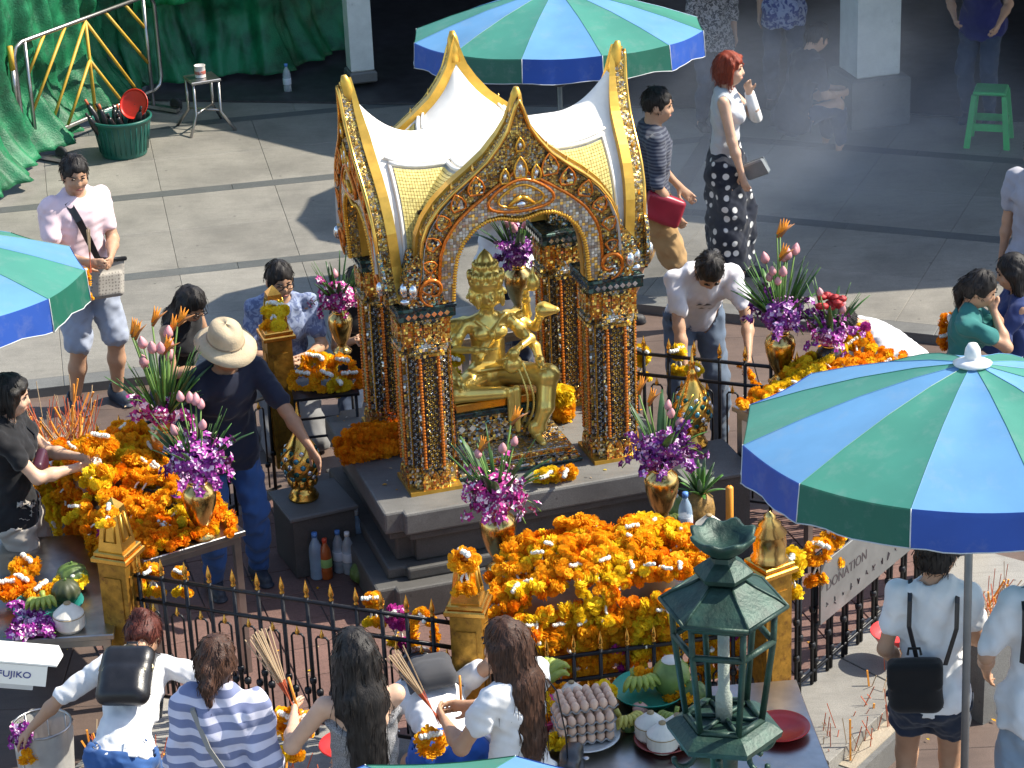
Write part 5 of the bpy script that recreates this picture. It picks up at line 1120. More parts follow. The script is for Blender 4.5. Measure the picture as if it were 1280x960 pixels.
def paradise(parent, base, top, s=1.):
    base, top = V(base), V(top); d = (top-base).normalized(); sd = V((d.x+.5, d.y*.5, .3)).normalized(); G().tube([base, top], .005, 5).build('stem', STEM, parent)
    G().tube([top-d*.02, top+sd*.05*s, top+sd*.13*s], [.009, .011*s, .001], 6).build('beak', BOPB, parent)
    for k in range(3): e = (V((0, 0, 1))*(.9-.2*k)+sd*(.3+.25*k)).normalized(); G().tube([top, top+e*.05*s+V((.006, 0, 0)), top+e*.12*s], [.006, .012*s, .001], 5).build('crest_petal', BOP, parent)
def bouquet(p, label, orch=6, lot=4, bop=1, lv=6, seed=1, s=1., spread=1., up=.3, rose=0, tall=None, wht=0):
    r = random.Random(seed); t = thing('bouquet', label, 'flowers', p); b = V((0, 0, -.05))
    for k in range(orch):
        a = 6.283*k/orch+r.uniform(-.3, .3); orchid_spray(t, b, (math.cos(a)*.75*spread, math.sin(a)*.75*spread-.15, 1), (.19+.07*r.random())*s, 1.6, 13, seed*31+k, .030*s, ORCS[seed % 3])
    for k in range(int(orch*1.5)): orchid_spray(t, b+V((0, -.01, .02)), (r.uniform(-.65, .65)*spread, r.uniform(-.8, .3), 1), r.uniform(.12, .27)*s, .9, 12, seed*57+k, .031*s, ORCS[seed % 3])
    if orch > 3:
        g = G()
        for k in range(int(13*orch)):
            u = V((r.gauss(0, 1), r.gauss(0, 1), r.gauss(0, 1))).normalized(); q = V((u.x*.115*spread, u.y*.085-.03, .055+u.z*.085))*s*r.uniform(.75, 1.05); blossom(g, q, u+V((0, -.2, .2)), .029*s*r.uniform(.8, 1.15), r)
        struct(g.build('orchid_cluster', ORCS[seed % 3], t), 'stuff')
    for k in range(int(lot*1.6)): a = r.uniform(0, 6.28); lotus(t, b, (math.cos(a)*.09*s*spread, math.sin(a)*.08*s, (up*.86+r.uniform(-.10, .05))*s), r.uniform(.65, .9)*s)
    for k in range(bop): a = r.uniform(0, 6.28); paradise(t, b, (math.cos(a)*.10*s, math.sin(a)*.07*s, (up+.04+r.uniform(-.07, .08))*s), .62*s)
    for k in range(lv*2): a = r.uniform(0, 6.28); leafblade(t, b, (math.cos(a)*.6, math.sin(a)*.5, 1), r.uniform(.22, .38)*s, r.uniform(.022, .045)*s, r.choice((LEAF, LEAFD)), r.uniform(.2, 1.))
    for k in range(lv*3): a = r.uniform(0, 6.28); leafblade(t, b, (math.cos(a)*.45, math.sin(a)*.35, 1), r.uniform(.25, .4)*s, .012*s, LEAF, r.uniform(0, .5))
    for k in range(rose):
        a = r.uniform(0, 6.28); rr = .055*math.sqrt(r.random()); c = V((rr*math.cos(a)*1.3, rr*math.sin(a), (.17+.05*r.random())*s)); g = G()
        for q in range(4): g.lathe([(.004*q, .006*q), (.010+.005*(3-q), .002+.004*q), (.013+.005*(3-q), .018), (.009+.005*(3-q), .024+.002*q)], 8, c)
        struct(g.build('rose', ROSE, t), 'stuff')
    for k in range(wht): blooms([(r.gauss(0, .05), r.gauss(0, .04)-.03, r.uniform(.05, .2))], 'y', t, .8)
    return t
ZTAB = .84
bouquet(vase(at(625, 712, ZTAB), 'brass vase holding purple orchids on the left end of the front table', 1.08), 'purple orchid bouquet with grasses in the brass vase before the mosaic column', 9, 2, 2, 7, 1, 1.1, 1.0, .26)
bouquet(vase(at(828, 655, ZTAB), 'brass vase holding magenta orchids on the right end of the front table', 1.05), 'magenta orchid bouquet beside the jewelled finial on the stone block', 8, 2, 2, 6, 2, 1.1, .9, .22)
bouquet(vase(at(254, 671, ZTAB), 'brass vase at the edge of the left offering table', 1.05), 'dark purple orchid bouquet with lotus buds in front of the man in the hat', 8, 4, 0, 7, 3, 1.15, .9, .30)
bouquet(vase(at(213, 598, ZTAB), 'amber vase at the back of the left offering table', 1.0, mat('amber_glass', (.45, .18, .03), .15, .3, coat=.5)), 'tall bouquet of bird of paradise and lotus buds on the left table', 2, 6, 6, 8, 4, 1.25, .6, .36)
bouquet(vase(at(975, 478, ZTAB), 'bright gold vase on the right offering table', 1.05), 'tall bouquet of pink lotus and orchids in the bright gold vase', 6, 6, 3, 9, 5, 1.2, .75, .36)
bouquet(vase(at(1036, 482, ZTAB), 'dark slender vase of roses on the right offering table', .85, mat('dark_glaze', (.03, .025, .02), .25)), 'red rose and orchid bouquet in the dark slender vase', 5, 3, 0, 5, 6, 1., .8, .26, rose=12)
bouquet(vase(at(428, 440, .76), 'small brass vase behind the left mosaic column', .9), 'orchid bouquet with green fronds behind the left mosaic column', 6, 1, 0, 6, 7, 1., .8, .22)
vb = at(650, 400, 1.0); bouquet(vase((vb.x, vb.y+.35, .9), 'brass vase standing behind the statue', 1.05), 'lotus and orchid bouquet seen through the arch behind the statue', 6, 7, 1, 8, 8, 1.1, .7, .3)
G().box(-.25, .25, -.2, .2, .0, .897).build('x', g_base) if False else None
t = table((vb.x, vb.y+.35), PHI, .9, .5, .897, 'steel table behind the shrine carrying the lotus bouquet')
# ------------------------------------------------------------------ parasols
def canvas(name, col):
    m, nt, bs, nd, lk = newmat(name); co = N(nt, 'ShaderNodeTexCoord'); n1 = N(nt, 'ShaderNodeTexNoise', Scale=3.5, Detail=4); lk.new(co.outputs['Object'], n1.inputs['Vector'])
    c = ramp(nt, n1.outputs[0], [(.3, tuple(x*.82 for x in col)), (.7, col)]); n2 = N(nt, 'ShaderNodeTexNoise', Scale=9, Detail=7, Roughness=.7); lk.new(co.outputs['Object'], n2.inputs['Vector']); c = mixc(nt, c, tuple(.55*x+.16 for x in col), ramp(nt, n2.outputs[0], [(.52, (0, 0, 0)), (.75, (.45, .45, .45))])); lk.new(c, bs.inputs['Base Color']); bs.inputs['Roughness'].default_value = .42; bs.inputs['Specular IOR Level'].default_value = .4
    tr = N(nt, 'ShaderNodeBsdfTranslucent'); lk.new(c, tr.inputs[0]); mx = N(nt, 'ShaderNodeMixShader'); mx.inputs[0].default_value = .22; lk.new(bs.outputs[0], mx.inputs[1]); lk.new(tr.outputs[0], mx.inputs[2]); lk.new(mx.outputs[0], nd['Material Output'].inputs[0])
    n3 = N(nt, 'ShaderNodeTexNoise', Scale=240, Detail=2); lk.new(co.outputs['Object'], n3.inputs['Vector']); bump(nt, n3.outputs[0], .08, .003, bs); return m
CBL, CGR = canvas('canvas_blue', (.15, .36, .62)), canvas('canvas_green', (.07, .29, .215)); CBD, CGD = canvas('valance_blue_shaded', (.03, .10, .44)), canvas('valance_green_shaded', (.02, .15, .10)); PIP = mat('piping_white', (.5, .52, .52), .6); POLE = mat('pole_grey', (.18, .18, .18), .45, .4); PLW = mat('plastic_white', (.8, .79, .76), .35)  # valance cloth is the canopy cloth with shade put into its colour
def parasol(c, rim, label, rot=0., R=.985, rise=.28, val=.165, pole=True, blue0=0, base=True, tilt=-.085):
    t = thing('parasol', label, 'parasol', (c.x, c.y+tilt*rim, 0), 0, None); t.rotation_euler = (Matrix.Rotation(tilt, 3, 'X') @ Matrix.Rotation(rot, 3, 'Z')).to_euler(); n = 12; prof = [(0, rise), (.25, rise*.83), (.5, rise*.60), (.75, rise*.32), (1, 0)]
    for k in range(n):
        a0, a1 = 2*math.pi*k/n, 2*math.pi*(k+1)/n; vs = []; m = 7
        for r, z in prof:
            for j in range(m):
                f = j/(m-1); e0, e1 = V((math.cos(a0), math.sin(a0), 0)), V((math.cos(a1), math.sin(a1), 0)); p = e0.lerp(e1, f)*R*r; vs.append((p.x, p.y, rim+z-.028*r*math.sin(math.pi*f)*(1-.55*r)))
        fs = [(i*m+j, i*m+m+j, i*m+m+j+1, i*m+j+1) for i in range(len(prof)-1) for j in range(m-1)]
        g = G(); g.smooth = True; g.add(vs, fs); b = (k+blue0) % 2; p = g.build('canopy_panel', CGR if b else CBL, t)
        e0, e1 = V((math.cos(a0), math.sin(a0), 0))*R, V((math.cos(a1), math.sin(a1), 0))*R; vs = []
        for i in range(5):
            for j in range(9):
                f = j/8; q = e0.lerp(e1, f); wv = .014*math.sin(j*1.9+k*2)*(i/4)+.003*random.uniform(-1, 1)*(i/4); q = q*(1.003+.012*i/4+wv*.5); vs.append((q.x, q.y, rim+.003-val*i/4+.008*math.sin(j*.9+k)*(i/4)-.028*.45*math.sin(math.pi*f)*(1-i/4)))
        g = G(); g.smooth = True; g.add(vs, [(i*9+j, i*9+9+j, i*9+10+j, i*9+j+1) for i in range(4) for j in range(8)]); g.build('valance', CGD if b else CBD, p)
        G().tube([V(vs[36+j]) for j in range(9)], .003, 5).build('piping', PIP, p); G().tube([V(vs[9*i]) for i in range(5)], .0028, 5).build('piping', PIP, p)
        G().tube([(0, 0, rim+rise+.001), (e0.x*.25, e0.y*.25, rim+rise*.83+.001), (e0.x*.5, e0.y*.5, rim+rise*.6+.001), (e0.x*.75, e0.y*.75, rim+rise*.32+.001), (e0.x, e0.y, rim+.001)], .0016, 4).build('seam', b and CGR or CBL, p); G().tube([(0, 0, rim+rise-.03), (e0.x*.5, e0.y*.5, rim+rise*.6-.022), (e0.x*.99, e0.y*.99, rim-.012)], .006, 5).build('rib', POLE, t)
    G().lathe([(0, rim+rise-.02), (.075, rim+rise-.01), (.08, rim+rise+.0), (.05, rim+rise+.012), (.028, rim+rise+.016), (.034, rim+rise+.03), (.03, rim+rise+.06), (.018, rim+rise+.08), (0, rim+rise+.085)], 16).build('finial', PLW, t)
    if pole: G().tube([(0, 0, 0), (0, 0, rim+rise)], .017, 10).build('pole', POLE, t); G().lathe([(.035, rim-.38), (.04, rim-.37), (.04, rim-.30), (.03, rim-.29)], 12).build('runner', BLK, t)
    if False: G().lathe([(0, 0), (.22, 0), (.23, .02), (.21, .05), (.06, .08), (.04, .2), (0, .2)], 20).build('base', g_edge, t)
    return t
parasol(at(1214, 532, 2.22), 2.22, 'large blue and green parasol over the women by the grey sign', .10, .945, blue0=0)
parasol(at(697, 36, 2.02), 2.02, 'blue and green parasol standing on the plaza behind the white roof', .26, blue0=0)
parasol(at(-135, 350, 2.02), 2.02, 'blue and green parasol reaching over beside the man in pink', .05, blue0=0)
parasol(at(560, 1130, 2.05), 2.05, 'blue and green parasol beside the woman in bright blue jeans', .3, blue0=1)
hp = at(528, 258, PZ)+SH(3.1); cp = parasol(hp, 3.1, 'blue and green parasol held out on an arm from the pavilion column', .2, pole=False)
G().tube([(0, 0, 3.35), (.4, 1.0, 3.3), (.62, 1.7, 3.3)], .03, 8).build('arm', POLE, cp)
# ------------------------------------------------------------------ lamp in the foreground
LG = mat('lamp_green', (.015, .046, .033), .5, .25, var=.3, scale=18, bmp=.3, bscale=60, dirt=((.16, .17, .14), 14, .66))
lq = at(905, 905, 2.5); lamp = thing('street_lamp', 'dark green cast iron hexagonal lantern on a post with an open bowl top', 'lamp', (lq.x, lq.y, 0), .30); B = 2.5
def hexring(g, r0, z0, r1, z1): g.lathe([(r0, z0), (r1, z1)], 6, smooth=False)
k6 = lambda r, i: (r*math.cos(2*math.pi*(i+.5)/6), r*math.sin(2*math.pi*(i+.5)/6))
G().lathe([(0, B-.05), (.10, B-.05), (.175, B-.03), (.18, B-.01), (.15, B+.012), (.13, B+.02), (.12, B+.02), (0, B+.018)], 6, smooth=False).build('base_plate', LG, lamp)
for i in range(6):
    (x0, y0), (x1, y1), (x2, y2) = k6(.115, i), k6(.15, i), k6(.155, i)
    G().tube([(x0, y0, B+.02), (x1, y1, B+.30), (x2, y2, B+.42)], .0105, 5).build('glazing_bar', LG, lamp)
    for r, z, w_ in ((.116, B+.025, .011), (.151, B+.30, .011), (.156, B+.40, .014)): a, b = k6(r, i), k6(r, i+1); G().tube([(*a, z), (*b, z)], w_, 5).build('frame_bar', LG, lamp)
    a = k6(.115, i); G().tube([(*a, B+.022), (0, 0, B+.03)], .008, 5).build('floor_bar', LG, lamp)
    sc_ = [(.13*math.cos(2*math.pi*i/6)+(.035*math.cos(t))*math.cos(2*math.pi*i/6), .13*math.sin(2*math.pi*i/6)+(.035*math.cos(t))*math.sin(2*math.pi*i/6), B-.085+.035*math.sin(t)) for t in np.linspace(1.2, 6.4, 12)]; G().tube(sc_, .009, 6).build('scroll', LG, lamp)
G().lathe([(.0, B+0.400), (.165, B+0.400), (.19, B+0.411), (.192, B+0.422), (.16, B+0.445), (.10, B+0.476), (.066, B+0.497), (0, B+0.501)], 6, smooth=False).build('roof', LG, lamp)
for i in range(6):
    a0, a1 = k6(.192, i), k6(.192, i+1); G().tube([(*a0, B+.421), (*a1, B+.421)], .007, 6).build('eave_bead', LG, lamp); r_ = [(.19, .422), (.16, .446), (.10, .477), (.066, .498)]; G().tube([(*k6(r, i), B+z) for r, z in r_], .005, 5).build('roof_rib', LG, lamp)
G().lathe([(.045, B+0.494), (.085, B+0.515), (.09, B+0.530), (.06, B+0.555), (.04, B+0.566), (.036, B+0.580), (.05, B+0.587), (0, B+0.587)], 6, smooth=False).build('knob', LG, lamp)
bw = []
g = G(); prof = [(.036, .584), (.06, .60), (.082, .622), (.095, .64), (.097, .652), (.086, .652), (.07, .63), (.045, .61), (.0, .605)]; vs = []; fs = []; n = 48
for r, z in prof:
    for k in range(n): q = 2*math.pi*k/n; e = 1+(.07*math.cos(q*8) if r > .08 else .03*math.cos(q*8)); vs.append((r*e*math.cos(q), r*e*math.sin(q), B+z+(.006*math.cos(q*8) if r > .08 else 0)))
for i in range(len(prof)-1):
    for k in range(n): fs.append((i*n+k, i*n+(k+1) % n, (i+1)*n+(k+1) % n, (i+1)*n+k))
g.smooth = True; g.add(vs, fs); g.build('bowl', LG, lamp)
G().lathe([(.05, 0), (.05, .3), (.04, .32), (.036, B-.3), (.055, B-.26), (.04, B-.22), (.045, B-.08), (.06, B-.05)], 14).build('post', LG, lamp)
G().lathe([(.026, B+.02), (.026, B+.10), (.018, B+.12), (.018, B+.33), (0, B+.34)], 12).build('lamp_tube', mat('lamp_glass', (.30, .34, .29), .3, bmp=.5, bscale=120), lamp)
# ------------------------------------------------------------------ security camera
cq = at(26, 832, 3.0); cc = thing('security_camera', 'white box security camera with blue lettering on a side arm', 'camera', cq, 0); cc.rotation_euler = (.12, .20, .10)
CW = mat('camera_white', (.80, .78, .72), .4, var=.04)
g = G(); g.prism([(-.05, -.03), (.045, -.03), (.05, .0), (.04, .04), (-.05, .04)], -.24, .075, 'x'); g.build('housing', CW, cc)
g = G(); g.add([(-.22, -.053, .044), (.10, -.053, .044), (.115, .0, .044), (.10, .043, .044), (-.22, .043, .044), (-.22, -.053, .050), (.10, -.053, .050), (.115, .0, .050), (.10, .043, .050), (-.22, .043, .050)], [(4, 3, 2, 1, 0), (5, 6, 7, 8, 9), (0, 1, 6, 5), (1, 2, 7, 6), (2, 3, 8, 7), (3, 4, 9, 8), (4, 0, 5, 9)]); g.build('sun_shield', CW, cc)
G().box(-.2, .04, -.03, .03, -.065, -.03, .005).build('lower_housing', mat('camera_grey', (.5, .5, .5), .5), cc); G().tube([(-.12, 0, -.065), (-.2, 0, -.12), (-.62, .0, -.10)], .018, 8).build('side_arm', CW, cc); G().tube([(-.62, 0, -3.15), (-.62, 0, .3)], .04, 10).build('mast', POLE, cc)
def text(s, size, m, parent, loc_, rot, name='lettering'):
    cu = bpy.data.curves.new('t', 'FONT'); cu.body = s; cu.size = size; cu.extrude = .0006; o = bpy.data.objects.new('t', cu); COL.objects.link(o); dg = bpy.context.evaluated_depsgraph_get(); me = bpy.data.meshes.new_from_object(o.evaluated_get(dg)); bpy.data.objects.remove(o); me.materials.clear(); me.materials.append(m); return struct(inst(me, name, parent, loc_, rot), 'stuff')
INK = mat('ink_blue', (.03, .04, .22), .6); text('FUJIKO', .030, INK, cc, (-.062, -.0515, -.004), (math.pi/2, 0, 0)); g = G()
for k in range(5): q = k*1.257; g.ell((-.078+.008*math.cos(q), -.0513, .008+.008*math.sin(q)), (.0035, .001, .0035), 6, 4)
struct(g.build('emblem', INK, cc), 'stuff')
# ------------------------------------------------------------------ sign on the fence
dF = (PP5-PP2).normalized(); nF = V((dF.y, -dF.x, 0)); sp0 = PP2+dF*.40+nF*.045; sg_ = thing('donation_sign', 'grey metal donation sign fixed to the doubled bar fence', 'sign', (sp0.x, sp0.y, .55), math.atan2(dF.y, dF.x))
G().box(0, .98, -.006, .006, 0, .33, .002).build('panel', mat('sign_grey', (.17, .175, .175), .5, .3, var=.12, dirt=((.11, .11, .105), 6, .6)), sg_); INKG = mat('ink_dark', (.06, .05, .055), .7)
text('DONATION', .075, INKG, sg_, (.05, -.0075, .165), (math.pi/2, 0, 0)); g = G()
for k in range(11): x = .05+k*.078; g.tube([(x+random.uniform(0, .03), -.0072, .055+random.uniform(0, .045)) for _ in range(4)], .0035, 4)
struct(g.build('small_lettering', INKG, sg_), 'stuff')
# ------------------------------------------------------------------ jewelled finials on stone blocks
JB = mat('jewel_blue', (.10, .32, .42), .08, .6, var=.4, scale=40); JG = mat('jewel_green', (.01, .10, .09), .1, .5)
def finial(p, s, label):
    t = thing('jewelled_finial', label, 'ornament', p, 0); P_ = [(0, 0), (.10, 0), (.105, .02), (.085, .035), (.09, .05), (.07, .065), (.055, .09), (.06, .105), (.05, .12), (.085, .15), (.12, .20), (.135, .25), (.13, .31), (.105, .37), (.07, .43), (.045, .48), (.03, .53), (.036, .545), (.022, .56), (.018, .60), (.026, .61), (.012, .63), (.006, .70), (0, .72)]
    P_ = [(a*s, b*s) for a, b in P_]; G().lathe(P_, 32).build('body', GOLD, t)
    f = lambda z: float(np.interp(z/s, [b for a, b in [(q[0]/s, q[1]/s) for q in P_]], [q[0]/s for q in P_]))*s
    for r, z in enumerate((.19, .235, .28, .325, .37)):
        for k in range(9):
            a = 2*math.pi*(k+.5*(r % 2))/9; R_ = f(z*s); g = G(); M3 = Matrix.Rotation(a, 3, 'Z'); g.ell((R_*math.cos(a), R_*math.sin(a), z*s), (.012*s, .021*s, .021*s), 8, 6, M3); g.build('jewel', (JB, JG, CRY)[(k+r) % 3], t)
        for k in range(9):
            a = 2*math.pi*(k+.5*(r % 2))/9; a2 = a+math.pi/9; z2 = z+.045; G().tube([((f(z*s)+.004)*math.cos(a+.175), (f(z*s)+.004)*math.sin(a+.175), z*s), ((f(z2*s)+.004)*math.cos(a2+.175), (f(z2*s)+.004)*math.sin(a2+.175), z2*s)], .005*s, 5).build('lattice', GPAINT, t)
    for k in range(8): a = 2*math.pi*k/8; g = G(); g.ell((.085*s*math.cos(a), .085*s*math.sin(a), .135*s), (.02*s, .03*s, .04*s), 8, 6, Matrix.Rotation(a, 3, 'Z')); g.build('petal', GOLD, t)
def block(p, rz, w_, d, h, label):
    t = thing('stone_block', label, 'pedestal', p, rz); G().box(-w_/2, w_/2, -d/2, d/2, .012, h-.03, .008).build('body', g_base, t); G().box(-w_/2-.02, w_/2+.02, -d/2-.02, d/2+.02, h-.03, h, .008).build('top_slab', g_edge, t)
pc = loc(-1.09, .06); block(pc, PHI+.1, .36, .36, .40, 'grey granite block with a jewelled finial left of the plinth'); finial(at(380, 622, .40), .82, 'jewelled golden finial on the granite block left of the plinth')
pc2 = loc(1.0, -.62); block(pc2, PHI, .36, .42, .56, 'granite block right of the plinth behind the fruit'); finial(at(866, 556, .56), .82, 'jewelled golden finial on the block behind the pineapple')
# ------------------------------------------------------------------ bottles and fruit
PETB = mat('bottle_blue', (.42, .58, .75), .12, alpha=.55, spec=.6); PETC = mat('bottle_clear', (.62, .68, .72), .12, alpha=.45, spec=.6); COLA = mat('drink_orange', (.45, .10, .02), .2); CAPB = mat('cap_blue', (.1, .25, .6), .5); CAPR = mat('cap_red', (.7, .08, .03), .5); PAPER = mat('paper_label', (.65, .68, .72), .7)
def bottle(p, label, m, cap, s=1., lab=PAPER, name='bottle', group=None):
    t = thing(name, label, 'bottle', p, 0, group); G().lathe([(a*s, b*s) for a, b in ((0, 0), (.03, 0), (.034, .008), (.033, .05), (.034, .055), (.032, .06), (.034, .12), (.033, .15), (.028, .18), (.014, .21), (.012, .225), (0, .225))], 18).build('body', m, t)
    G().lathe([(0, .222*s), (.0145*s, .222*s), (.0145*s, .245*s), (0, .246*s)], 12).build('cap', cap, t)
    if lab: G().lathe([(.0345*s, .075*s), (.0348*s, .076*s), (.0348*s, .125*s), (.0345*s, .126*s)], 18).build('paper_label', lab, t)
gz = .014
bottle(at(397, 722, gz), 'tall blue tinted water bottle beside the granite block', PETB, CAPB, 1.15, None); bottle(at(409, 722, gz), 'orange drink bottle with red cap beside the granite block', COLA, CAPR, 1., mat('label_mix', (.3, .5, .15), .6))
bottle(at(425, 714, gz), 'clear water bottle next to the orange drink', PETC, CAPB, 1.05); bottle(at(437, 716, gz), 'clear water bottle beside the green gourd', PETC, PLW, 1.05); bottle(at(448, 700, gz), 'blue bottle with white cap against the plinth', PETB, PLW, 1.3)
bottle(at(360, 116, PZ), 'clear bottle on the floor by the dark tarpaulin', PETC, CAPB, 1.1)
GOU = mat('gourd_green', (.10, .16, .035), .5, var=.35, scale=16, bmp=.4, bscale=24); COCG = mat('coconut_green', (.17, .26, .06), .45, var=.25, scale=9); COCW = mat('coconut_white', (.75, .70, .60), .6, var=.12, dirt=((.5, .42, .3), 12, .62)); BANG = mat('banana_green', (.30, .36, .06), .5, var=.25, scale=12); EGG = mat('egg_shell', (.72, .48, .34), .5, var=.12, rnd=.12); TRAY = mat('pulp_grey', (.38, .37, .36), .9, bmp=.4, bscale=90); REDP = mat('plate_red', (.60, .03, .025), .3); PINKP = mat('plate_pink', (.75, .06, .22), .35); GRNP = mat('tray_green', (.02, .30, .20), .35); WHP = mat('plate_white', (.7, .69, .66), .35)
def gourd(p, r, label, m=GOU, name='gourd', nb=9, flat=.85):
    t = thing(name, label, 'fruit', p); vs, fs = [], []; n, mm = 45, 14
    for i in range(mm+1):
        th = math.pi*i/mm
        for k in range(n): q = 2*math.pi*k/n; e = 1+.06*math.cos(nb*q)*math.sin(th); vs.append((r*e*math.sin(th)*math.cos(q), r*e*math.sin(th)*math.sin(q), r*flat-r*flat*math.cos(th)))
    for i in range(mm):
        for k in range(n): fs.append((i*n+k, i*n+(k+1) % n, i*n+n+(k+1) % n, i*n+n+k))
    g = G(); g.smooth = True; g.add(vs, fs); g.build('body', m, t); G().tube([(0, 0, r*flat*1.95), (.006, 0, r*flat*2.2)], [.008, .005], 6).build('stalk', STEM, t); return t
gourd(at(455, 728, gz), .075, 'ribbed green gourd on the tiles at the foot of the plinth')
def coconut(p, s, label, cut=True):
    t = thing('coconut', label, 'coconut', p); G().lathe([(a*s, b*s) for a, b in ((0, 0), (.06, 0), (.075, .02), (.078, .075), (.074, .09), (.03, .13), (.012, .14), (0, .14))], 20, smooth=False).build('husk', COCW, t); G().lathe([(a*s, b*s) for a, b in ((.076, .078), (.079, .08), (.076, .084))], 20).build('cut_line', mat('husk_brown', (.35, .25, .13), .8), t); G().lathe([(a*s, b*s) for a, b in ((0, .139), (.018, .139), (.018, .146), (0, .147))], 10).build('lid', mat('husk_brown', (.35, .25, .13), .8), t)
def gcoco(p, s, label):
    t = thing('green_coconut', label, 'coconut', p); G().lathe([(a*s, b*s) for a, b in ((0, 0), (.04, .004), (.075, .04), (.088, .09), (.078, .14), (.05, .172), (.045, .176), (0, .178))], 18).build('husk', COCG, t); G().lathe([(a*s, b*s) for a, b in ((0, .177), (.045, .177), (.044, .181), (0, .182))], 18).build('cut_top', COCW, t)
def plate(p, r, m, label, name='plate', h=.03): t = thing(name, label, 'plate', p); G().lathe([(0, 0), (r*.6, 0), (r*.75, .006), (r, h), (r*1.02, h+.002), (r*1.0, h+.006), (r*.74, .014), (0, .010)], 32).build('dish', m, t); return t
def bananas(p, rz, n, label, m=BANG, s=1.):
    t = thing('banana_bunch', label, 'bananas', p, rz)
    for row in range(2):
        for k in range(n):
            a = (k-n/2)*.24; pts = []
            for i in range(7): q = i/6; r = .02+.10*q; pts.append((r*math.sin(a)*1.1*s, (-.02-r*math.cos(a)*.85-.02*row)*s, (.02+.05*math.sin(q*2.6)+.022*row)*s))
            G().tube(pts, [.007*s, .013*s, .0165*s, .0175*s, .016*s, .012*s, .005*s], 7).build('banana', m, t)
    G().tube([(0, 0, .04*s), (0, .03*s, .07*s)], .014*s, 7).build('stalk', m, t)
def pineapple(p, label, s=1.):
    t = thing('pineapple', label, 'pineapple', p); PA = mat('pineapple_skin', (.30, .17, .04), .6, var=.4, scale=30, bmp=.8, bscale=50); g = G()
    G().lathe([(a*s, b*s) for a, b in ((0, 0), (.045, .005), (.062, .04), (.066, .09), (.058, .14), (.03, .165), (0, .17))], 16).build('body', PA, t)
    for k in range(26): a = k*2.4; tl = k/26; leafblade(t, V((math.cos(a)*.015, math.sin(a)*.015, .16))*s, (math.cos(a)*(1.1-tl*.9), math.sin(a)*(1.1-tl*.9), .5+tl*1.2), (.10+.07*tl)*s, .024*s, LEAF if k % 3 else mat('leaf_grey', (.16, .22, .13), .5), .5)
# offerings right of the front table, on a low shelf
shf = at(855, 655, .70); st_ = table((shf.x, shf.y), PHI, .42, .34, .66, 'small steel stand holding fruit between table and stone block')
pineapple(V((shf.x+.09, shf.y+.05, .66)), 'pineapple with grey green crown on the small steel stand', 1.15); bottle(V((shf.x+.0, shf.y-.10, .66)), 'blue water bottle on the small steel stand', PETB, CAPB, 1.1); gcoco(V((shf.x-.06, shf.y+.09, .66)), .9, 'green coconut under the orchids on the small steel stand'); coconut(V((shf.x+.12, shf.y-.10, .66)), .95, 'peeled coconut below the pineapple'); gourd(V((shf.x+.02, shf.y+.02, .66)), .05, 'pink dragon fruit beside the pineapple', mat('fruit_pink', (.62, .10, .12), .5), 'dragon_fruit', 6); bananas(V((shf.x-.10, shf.y-.02, .72)), .4, 5, 'green bananas on the small steel stand', BANG, .8)
cq2 = at(912, 645, .45); cd_ = thing('big_candle', 'thick orange candle standing beside the stone block', 'candle', (cq2.x, cq2.y, 0)); G().lathe([(0, .0), (.022, .0), (.021, .62), (.012, .63), (0, .63)], 12).build('wax', CANDLE, cd_); G().tube([(0, 0, .628), (.002, 0, .65)], .002, 5).build('wick', BLK, cd_)
# foreground offering table
fo2 = V((.62, 9.25, 0)); table(fo2, math.radians(4), 1.30, .98, .70, 'low steel table with eggs and coconuts outside the iron fence'); zt = .701
ep = at(731, 925, zt); plate(ep, .155, WHP, 'round white tray under the egg cartons'); 
def eggtray(p, rz, label, eggs=True):
    t = thing('egg_tray', label, 'egg tray', p, rz); nx, ny, pt = 6, 4, .042; g = G(); vs = []; fs = []; A_, B_ = nx*6+1, ny*6+1
    for i in range(A_):
        for j in range(B_):
            x, y = (i/6-nx/2)*pt, (j/6-ny/2)*pt; z = .018+.016*math.cos(2*math.pi*i/6)*.5+.016*math.cos(2*math.pi*j/6)*.5; vs.append((x, y, z))
    for i in range(A_-1):
        for j in range(B_-1): fs.append((i*B_+j, i*B_+B_+j, i*B_+B_+j+1, i*B_+j+1))
    g.smooth = True; g.add(vs, fs); o = g.build('pulp_tray', TRAY, t); md = o.modifiers.new('s', 'SOLIDIFY'); md.thickness = .004
    for i in range(nx):
        for j in range(ny): inst(egg_me, 'egg', t, ((i+.5-nx/2)*pt, (j+.5-ny/2)*pt, .036), (random.uniform(-.2, .2), random.uniform(-.2, .2), 0))
egg_me = G().lathe([(0, -.027), (.010, -.025), (.018, -.014), (.0205, -.002), (.018, .012), (.011, .023), (.004, .028), (0, .029)], 12).mesh('egg', EGG)
for k, n_ in enumerate(('lowest', 'second', 'third')): eggtray(ep+V((-.005, 0, .014+k*.045)), .18, f'{n_} grey pulp tray of brown eggs stacked on the white tray' if k < 2 else 'third grey pulp tray of brown eggs in the stack')
eggtray(ep+V((.01, .045, .014+3*.045)), .22, 'topmost grey pulp tray full of brown eggs')
cp_ = at(830, 930, zt); plate(cp_, .13, mat('plate_brown', (.28, .05, .04), .3), 'dark red plate under the peeled coconuts')
for i, (x, y) in enumerate(((-.055, .03), (-.01, -.06), (.06, .0))): coconut(cp_+V((x, y, .014)), .92, ('peeled coconut on the dark red plate beside the egg trays', 'peeled coconut at the rim of the dark red plate', 'peeled coconut on the dark red plate next to the lamp')[i])
